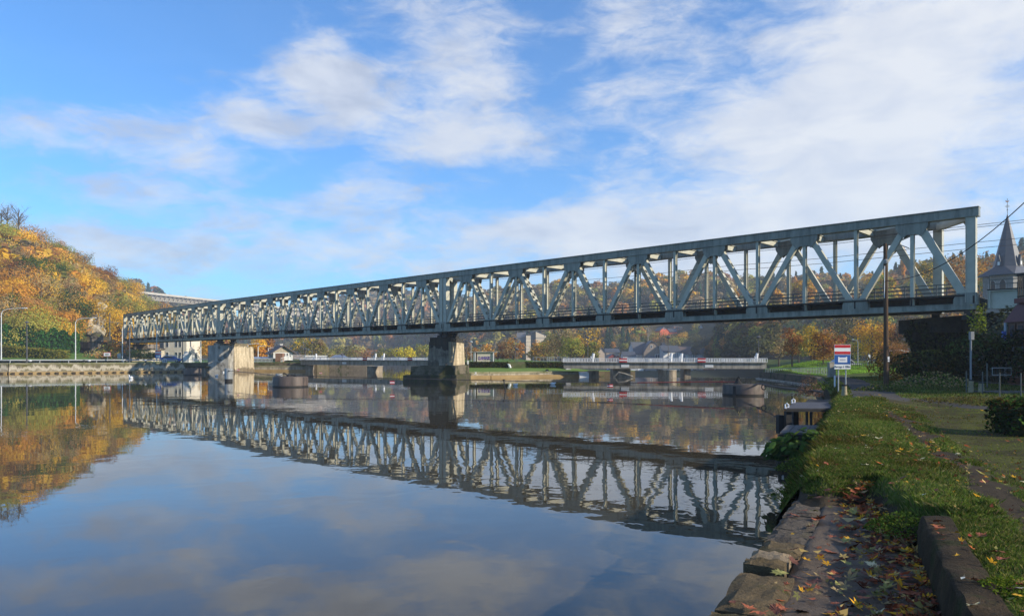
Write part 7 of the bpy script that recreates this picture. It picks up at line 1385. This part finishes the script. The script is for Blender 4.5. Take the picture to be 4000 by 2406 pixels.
hedge('leafy clipped laurel hedge in front of the wire fence', (11.25, 17.0, 1.25), (15.6, 16.4, 1.25), 1.4, .66, .78, [H('2f4020'), H('3a4e28'), H('26341a'), H('4a3a20'), H('4f6b2c')], 6500, .05, .16, seed=41)
# church
CH = MASON('church_stone', (.27, .26, .245), (.19, .18, .17), (.2, .19, .18), .9, .35, stain=((.14, .13, .12), .8, .6, .72)); LEAD = M('spire_slate', (.085, .087, .10), (.055, .058, .07), .6, .5, stretch=(1, 1, 2.5))
Yc = 150; q_ = lambda x, y: P(x, y, Yc); cx = (3935-CX)/F*(Yc+3); hw = S(58, Yc); z0 = q_(0, 1400).z; ze = q_(0, 1072).z; zs = q_(0, 1036).z; zt = q_(0, 822).z
r = thing('church', 'grey stone church tower with tall slate spire and weathercock', 'church', (cx, Yc, 1.3)); ang = .42; ca, sa = math.cos(ang), math.sin(ang); T = lambda x, y, z: V3((cx+x*ca-y*sa, Yc+3+x*sa+y*ca, z)); k = 3.1
mb = MB(); mb.hexa([T(-k, -k, 0), T(k, -k, 0), T(k, k, 0), T(-k, k, 0), T(-k, -k, ze), T(k, -k, ze), T(k, k, ze), T(-k, k, ze)]); mb.build('tower', CH, r)
for sx_ in (-1.0, 1.0):
    for face in (0, 1):
        f = (lambda x, z, y: T(x, -k-y, z)) if face == 0 else (lambda x, z, y: T(-k-y, x, z)); arc = [(.62*math.cos(t), .9*math.sin(t)) for t in [math.pi*i/8 for i in range(9)]]; pr = [(.62, -2.6)]+arc+[(-.62, -2.6)]
        mb = MB(); mb.prism([f(sx_*1.05+x*1.22, ze-1.9+z*1.1, -.02) for x, z in pr], f(0, 0, .10)-f(0, 0, -.02)); wo_ = mb.build('window', M('church_trim', (.42, .40, .37), (.34, .32, .3), 1, .85), r); mb = MB(); mb.prism([f(sx_*1.05+x, ze-1.9+z, .102) for x, z in pr], f(0, 0, .12)-f(0, 0, .102)); mb.build('louvre', M('louvre', (.07, .06, .055), (.03, .028, .026), 4, .8, stretch=(1, 1, 8)), wo_)
e = 3.9; m_ = 2.5; mb = MB(); low = [T(x*e, y*e, ze-.1) for x, y in ((-1, -1), (1, -1), (1, 1), (-1, 1))]; oc = [T(m_*math.cos(t), m_*math.sin(t), zs) for t in [math.pi*(i+.5)/4+math.pi for i in range(8)]]
oct2 = [T(2.65*math.cos(t), 2.65*math.sin(t), zs) for t in [2*math.pi*(i+.5)/8 for i in range(8)]]; sq = [T(x*e, y*e, ze-.1) for x, y in ((1, 1), (-1, 1), (-1, -1), (1, -1))]
mb.add(sq+oct2, [(0, 4, 5), (0, 5, 1, ), (1, 5, 6), (1, 6, 7), (1, 7, 2), (2, 7, 8), (2, 8, 9), (2, 9, 3), (3, 9, 10), (3, 10, 11), (3, 11, 0), (0, 11, 4), (3, 2, 1, 0)]); mb.build('spire_skirt', LEAD, r)
mb = MB(); mb.add(oct2+[T(0, 0, zt)], [(i, (i+1) % 8, 8) for i in range(8)]+[tuple(range(7, -1, -1))]); mb.build('spire', LEAD, r)
for a in (-math.pi/2, math.pi, 0):
    d = V3((math.cos(a), math.sin(a), 0)); c = d*2.2; mb = MB(); n_ = V3((-d.y, d.x, 0)); mb.prism([T(*(c+n_*.35+ZU*0)[:2], zs+.1), T(*(c-n_*.35)[:2], zs+.1), T(*(c-n_*.35)[:2], zs+1.0), T(*c[:2], zs+2.3), T(*(c+n_*.35)[:2], zs+1.0)], T(*(d*.55)[:2], 0)-T(0, 0, 0)); dm = mb.build('dormer', LEAD, r); c = d*2.765; mb = MB(); mb.prism([T(*(c+n_*.22)[:2], zs+.2), T(*(c-n_*.22)[:2], zs+.2), T(*(c-n_*.22)[:2], zs+.9), T(*(c+n_*.22)[:2], zs+.9)], T(*(d*.03)[:2], 0)-T(0, 0, 0)); mb.build('louvre', SIGNW, dm)
mb = MB(); b = T(0, 0, zt-.2); mb.tube([b, b+ZU*3.2], .045, 6); mb.lathe(b+ZU*.75, [(.03, 0), (.16, .12), (.03, .24)], 10); mb.beam(b+V3((-.5, 0, 1.6)), b+V3((.5, 0, 1.6)), .07, .07); mb.tube([b+V3((.27*math.cos(t), 0, 1.6+.27*math.sin(t))) for t in [i*math.pi/6 for i in range(13)]], .03, 5); mb.build('cross', RAILM, r)
mb = MB(); c = b+ZU*2.45; mb.prism([c+V3((x, -.03, z)) for x, z in ((-.35, .1), (-.12, .0), (.15, .02), (.28, .2), (.36, .42), (.24, .36), (.05, .2), (-.1, .25), (-.36, .4))], (0, .06, 0)); mb.build('weathercock', M('copper', (.3, .12, .05), (.22, .09, .04), 3, .5), r)
mb = MB(); mb.hexa([T(-5, k+.01, 0), T(5, k+.01, 0), T(5, 24, 0), T(-5, 24, 0), T(-5, k+.01, 9), T(5, k+.01, 9), T(5, 24, 9), T(-5, 24, 9)]); mb.build('nave', CH, r)
# trees and small things of the park behind the lawn
PARK = [(3042, 1443, 112, 150, 70, BARE+[H('6f7a4a')], 'slim half bare tree at the dark woodland edge', 700, .12), (3094, 1447, 100, 150, 80, MAPLE+RUST, 'reddish brown maple on the grassy mound by the weir bridge', 1500, .12), (3170, 1444, 118, 185, 110, PALEG+OLIVE+GOLD, 'yellow green leafy tree between the two brown maples', 2200, .15), (3216, 1446, 98, 165, 100, MAPLE+ORANGE, 'brown maple with a slim trunk beside the weir sign', 1700, .12), (3262, 1440, 112, 150, 90, MAPLE+RUST+OLIVE, 'dense brown tree directly behind the weir sign', 1800, .14), (3300, 1438, 132, 205, 160, OLIVE+DARKW+BARE, 'big dark limbed tree with thin olive foliage', 1300, .17),
        (3405, 1434, 122, 195, 150, GOLD+ORANGE+GOLD, 'large golden tree before the utility pole', 3000, .15), (3240, 1436, 140, 70, 90, PALEG+GOLD, 'low yellow green tree behind the fence', 900, .14), (3350, 1436, 128, 100, 60, GREEN+PALEG, 'small green tree right of the weir sign', 900, .13), (3540, 1442, 118, 225, 130, RUST+DARKW+[H('6a3a2c')], 'dark wine red tree right of the utility pole', 2000, .16), (3600, 1440, 130, 200, 120, RUST+BARE+DARKW, 'dusky brown tree above the ivy abutment', 1700, .16), (3470, 1440, 150, 170, 100, RUST+ORANGE, 'rusty tree behind the weeping tree', 1500, .17), (3120, 1440, 150, 150, 120, GOLD+OLIVE+DARKW, 'ochre crowned tree under the bridge girder', 1600, .18)]
for i, (x, yb, Y, hp, wp, pal, lab, n, lf) in enumerate(PARK): tree(lab, (P(x, yb, Y).x, Y, 1.3 if i != 1 else 2.0), hp, wp, pal, 200+i, n, lf, base=.24, lb=8 if 'limbed' in lab else 5, shell=(.35, 1.05))
tree('drooping weeping tree with copper curtain foliage beside the utility pole', (P(3488, 0, 100).x, 100, 1.3), 108, 112, [H('a8743a'), H('b88a42'), H('8f6a3a'), H('9a5f34')], 240, 4200, .075, name='weeping_tree', base=.55, droop=.42, lobes=12, up=-.1)
for i, (x, yb, Y, hp, wp, pal, lab, k) in enumerate(((3528, 1090, 330, 130, 26, [H('b8843a'), H('a8763a')], 'tall thin golden poplar rising through the right hand truss panels', 0), (3620, 1180, 240, 175, 120, GOLD+PALEG, 'golden tree seen through the last truss panel', 1), (3700, 1160, 300, 120, 120, ORANGE+RUST+OLIVE, 'orange brown wood edge tree seen inside the last panel', 1), (3790, 1150, 210, 160, 190, [H('b07a2e'), H('9a6a2a'), H('c08a34')], 'big rounded amber oak left of the church spire', 1), (3880, 1180, 190, 130, 110, PALEG+GOLD, 'pale green tree at the church tower foot', 1), (3440, 1190, 250, 130, 110, GOLD+OLIVE, 'yellow tree behind the utility pole top', 1), (3130, 1180, 300, 90, 100, GOLD+ORANGE, 'yellow orange tree seen through a middle panel of the close span', 1), (2870, 1230, 330, 105, 40, GOLD+ORANGE, 'slim golden poplar seen behind the close span', 0), (3020, 1200, 310, 80, 70, ORANGE+GOLD, 'copper tree seen through the close span', 1))):
    tree(lab, P(x, yb, Y), hp, wp, pal, 260+i, 1900, S(5 if k else 3.2, Y), base=.1, name='autumn_tree' if k else 'poplar')
conifer('dark pointed conifer seen through the close span', P(3148, 1160, 300), 78, 42, CONIF, 281, 1100, .4)
picket([P(2990, 1462, 100)*1, P(3090, 1463, 92), P(3235, 1464, 78)], .78, 'thin grey rail fence along the quay lawn', .55, GALV)
for o in [x for x in bpy.data.objects if x.get('label') == 'thin grey rail fence along the quay lawn']: o.location.z += 0
picket([(39.5, 96, 1.3), (47.5, 92, 1.3), (55, 90, 1.3)], .95, 'dark mesh fence across the back of the lawn', .22, RAILM)
p = P(3390, 1440, 96); r = thing('parked_car', '', 'car'); bpy.data.objects.remove(r); car((p.x-1.2, 100, 1.3), 4.2, .15, M('car_grey', (.36, .38, .42), (.3, .32, .36), 1, .3), 'grey car parked behind the mesh fence')
r = thing('bus_shelter', 'glass shelter with curved white roofs under the weeping tree', 'shelter', (P(3520, 0, 112).x, 112, 1.3)); c = V3((P(3505, 0, 112).x, 112, 1.3))
for x in (-1.4, 0, 1.4, 2.6): MB().cyl(c+V3((x, 0, 0)), c+V3((x, 0, 2.5)), .05, n=6).build('post', RAILM, r)
for x, z in ((0, 2.5), (1.7, 1.9)): mb = MB(); mb.prism([c+V3((x-1.3, -.8, z)), c+V3((x, -.8, z+.28)), c+V3((x+1.3, -.8, z)), c+V3((x+1.3, -.8, z+.08)), c+V3((x, -.8, z+.36)), c+V3((x-1.3, -.8, z+.08))], (0, 1.6, 0)); mb.build('roof', WHITEP, r)
lamp(3351, 1437, 1328, 98, -18, 'curved street lamp behind the right edge of the weir sign', GALV, rad=.06)
p = P(3391, 1437, 97); r = thing('sign_post', 'thin white post with a tilted white plate on the lawn', 'sign', (p.x, 97, 1.3)); MB().cyl((p.x, 97, 1.2), (p.x, 97, 3.0), .05, n=8).build('post', SIGNW, r); MB().box(p.x+.02, p.x+.24, 96.9, 96.95, 2.9, 3.35).build('plate', SIGNW, r)
p = P(3261, 1490, 46); r = thing('marker_post', 'short white marker post at the path edge beside the sign', 'post', (p.x, 46, 1.2)); MB().cyl((p.x, 46, 1.1), (p.x, 46, 1.85), .05, n=10).build('shaft', WHITEP, r); MB().cyl((p.x, 46, 1.852), (p.x, 46, 1.9), .03, n=8).build('cap', GALV, r)
for k, (x, yb, h) in enumerate(((3254, 1470, 1.05),)): p = G(x, yb, 1.25); r = thing('gate_pillar', 'grey stone gate pillar at the end of the quay fence', 'pillar', p); MB().box(p.x-.3, p.x+.25, p.y, p.y+.5, 1, 2.45).build('shaft', PCONC, r); MB().box(p.x-.34, p.x+.29, p.y-.03, p.y+.53, 2.45, 2.55).build('cap', PCONC, r)

# broken foam along the weir crest and behind the dolphins, drifting leaves
rs = random.Random(9); v = []; 
def fleck(x, y, a, b, z=.012):
    v.append([(x-a, y, z), (x-a*.2, y-b, z+.004), (x+a, y+b*.2, z), (x+a*.1, y+b, z+.004)])
for i in range(150): fleck(rs.uniform(12, 36), 107.2+rs.gauss(0, .22), rs.uniform(.05, .5), rs.uniform(.02, .07))
for i in range(40): t = rs.random(); fleck(29+t*3.2+rs.gauss(0, .2), 84-rs.random()*16+t*2, rs.uniform(.1, .7), rs.uniform(.02, .06))
for i in range(30): fleck(24.2+rs.gauss(0, 1.2), 60+rs.gauss(0, 3), rs.uniform(.05, .4), rs.uniform(.01, .04))
for i in range(26): fleck(P(1990, 0, 72).x+rs.gauss(0, 2.6), 64.5+rs.gauss(0, .5), rs.uniform(.05, .35), rs.uniform(.01, .03))
o = quads_obj('foam', np.array(v).reshape(-1, 3), np.ones((len(v)*4, 3))*.6, FOAM); o['kind'] = 'stuff'
for _me in bpy.data.meshes: _me.validate(verbose=False)
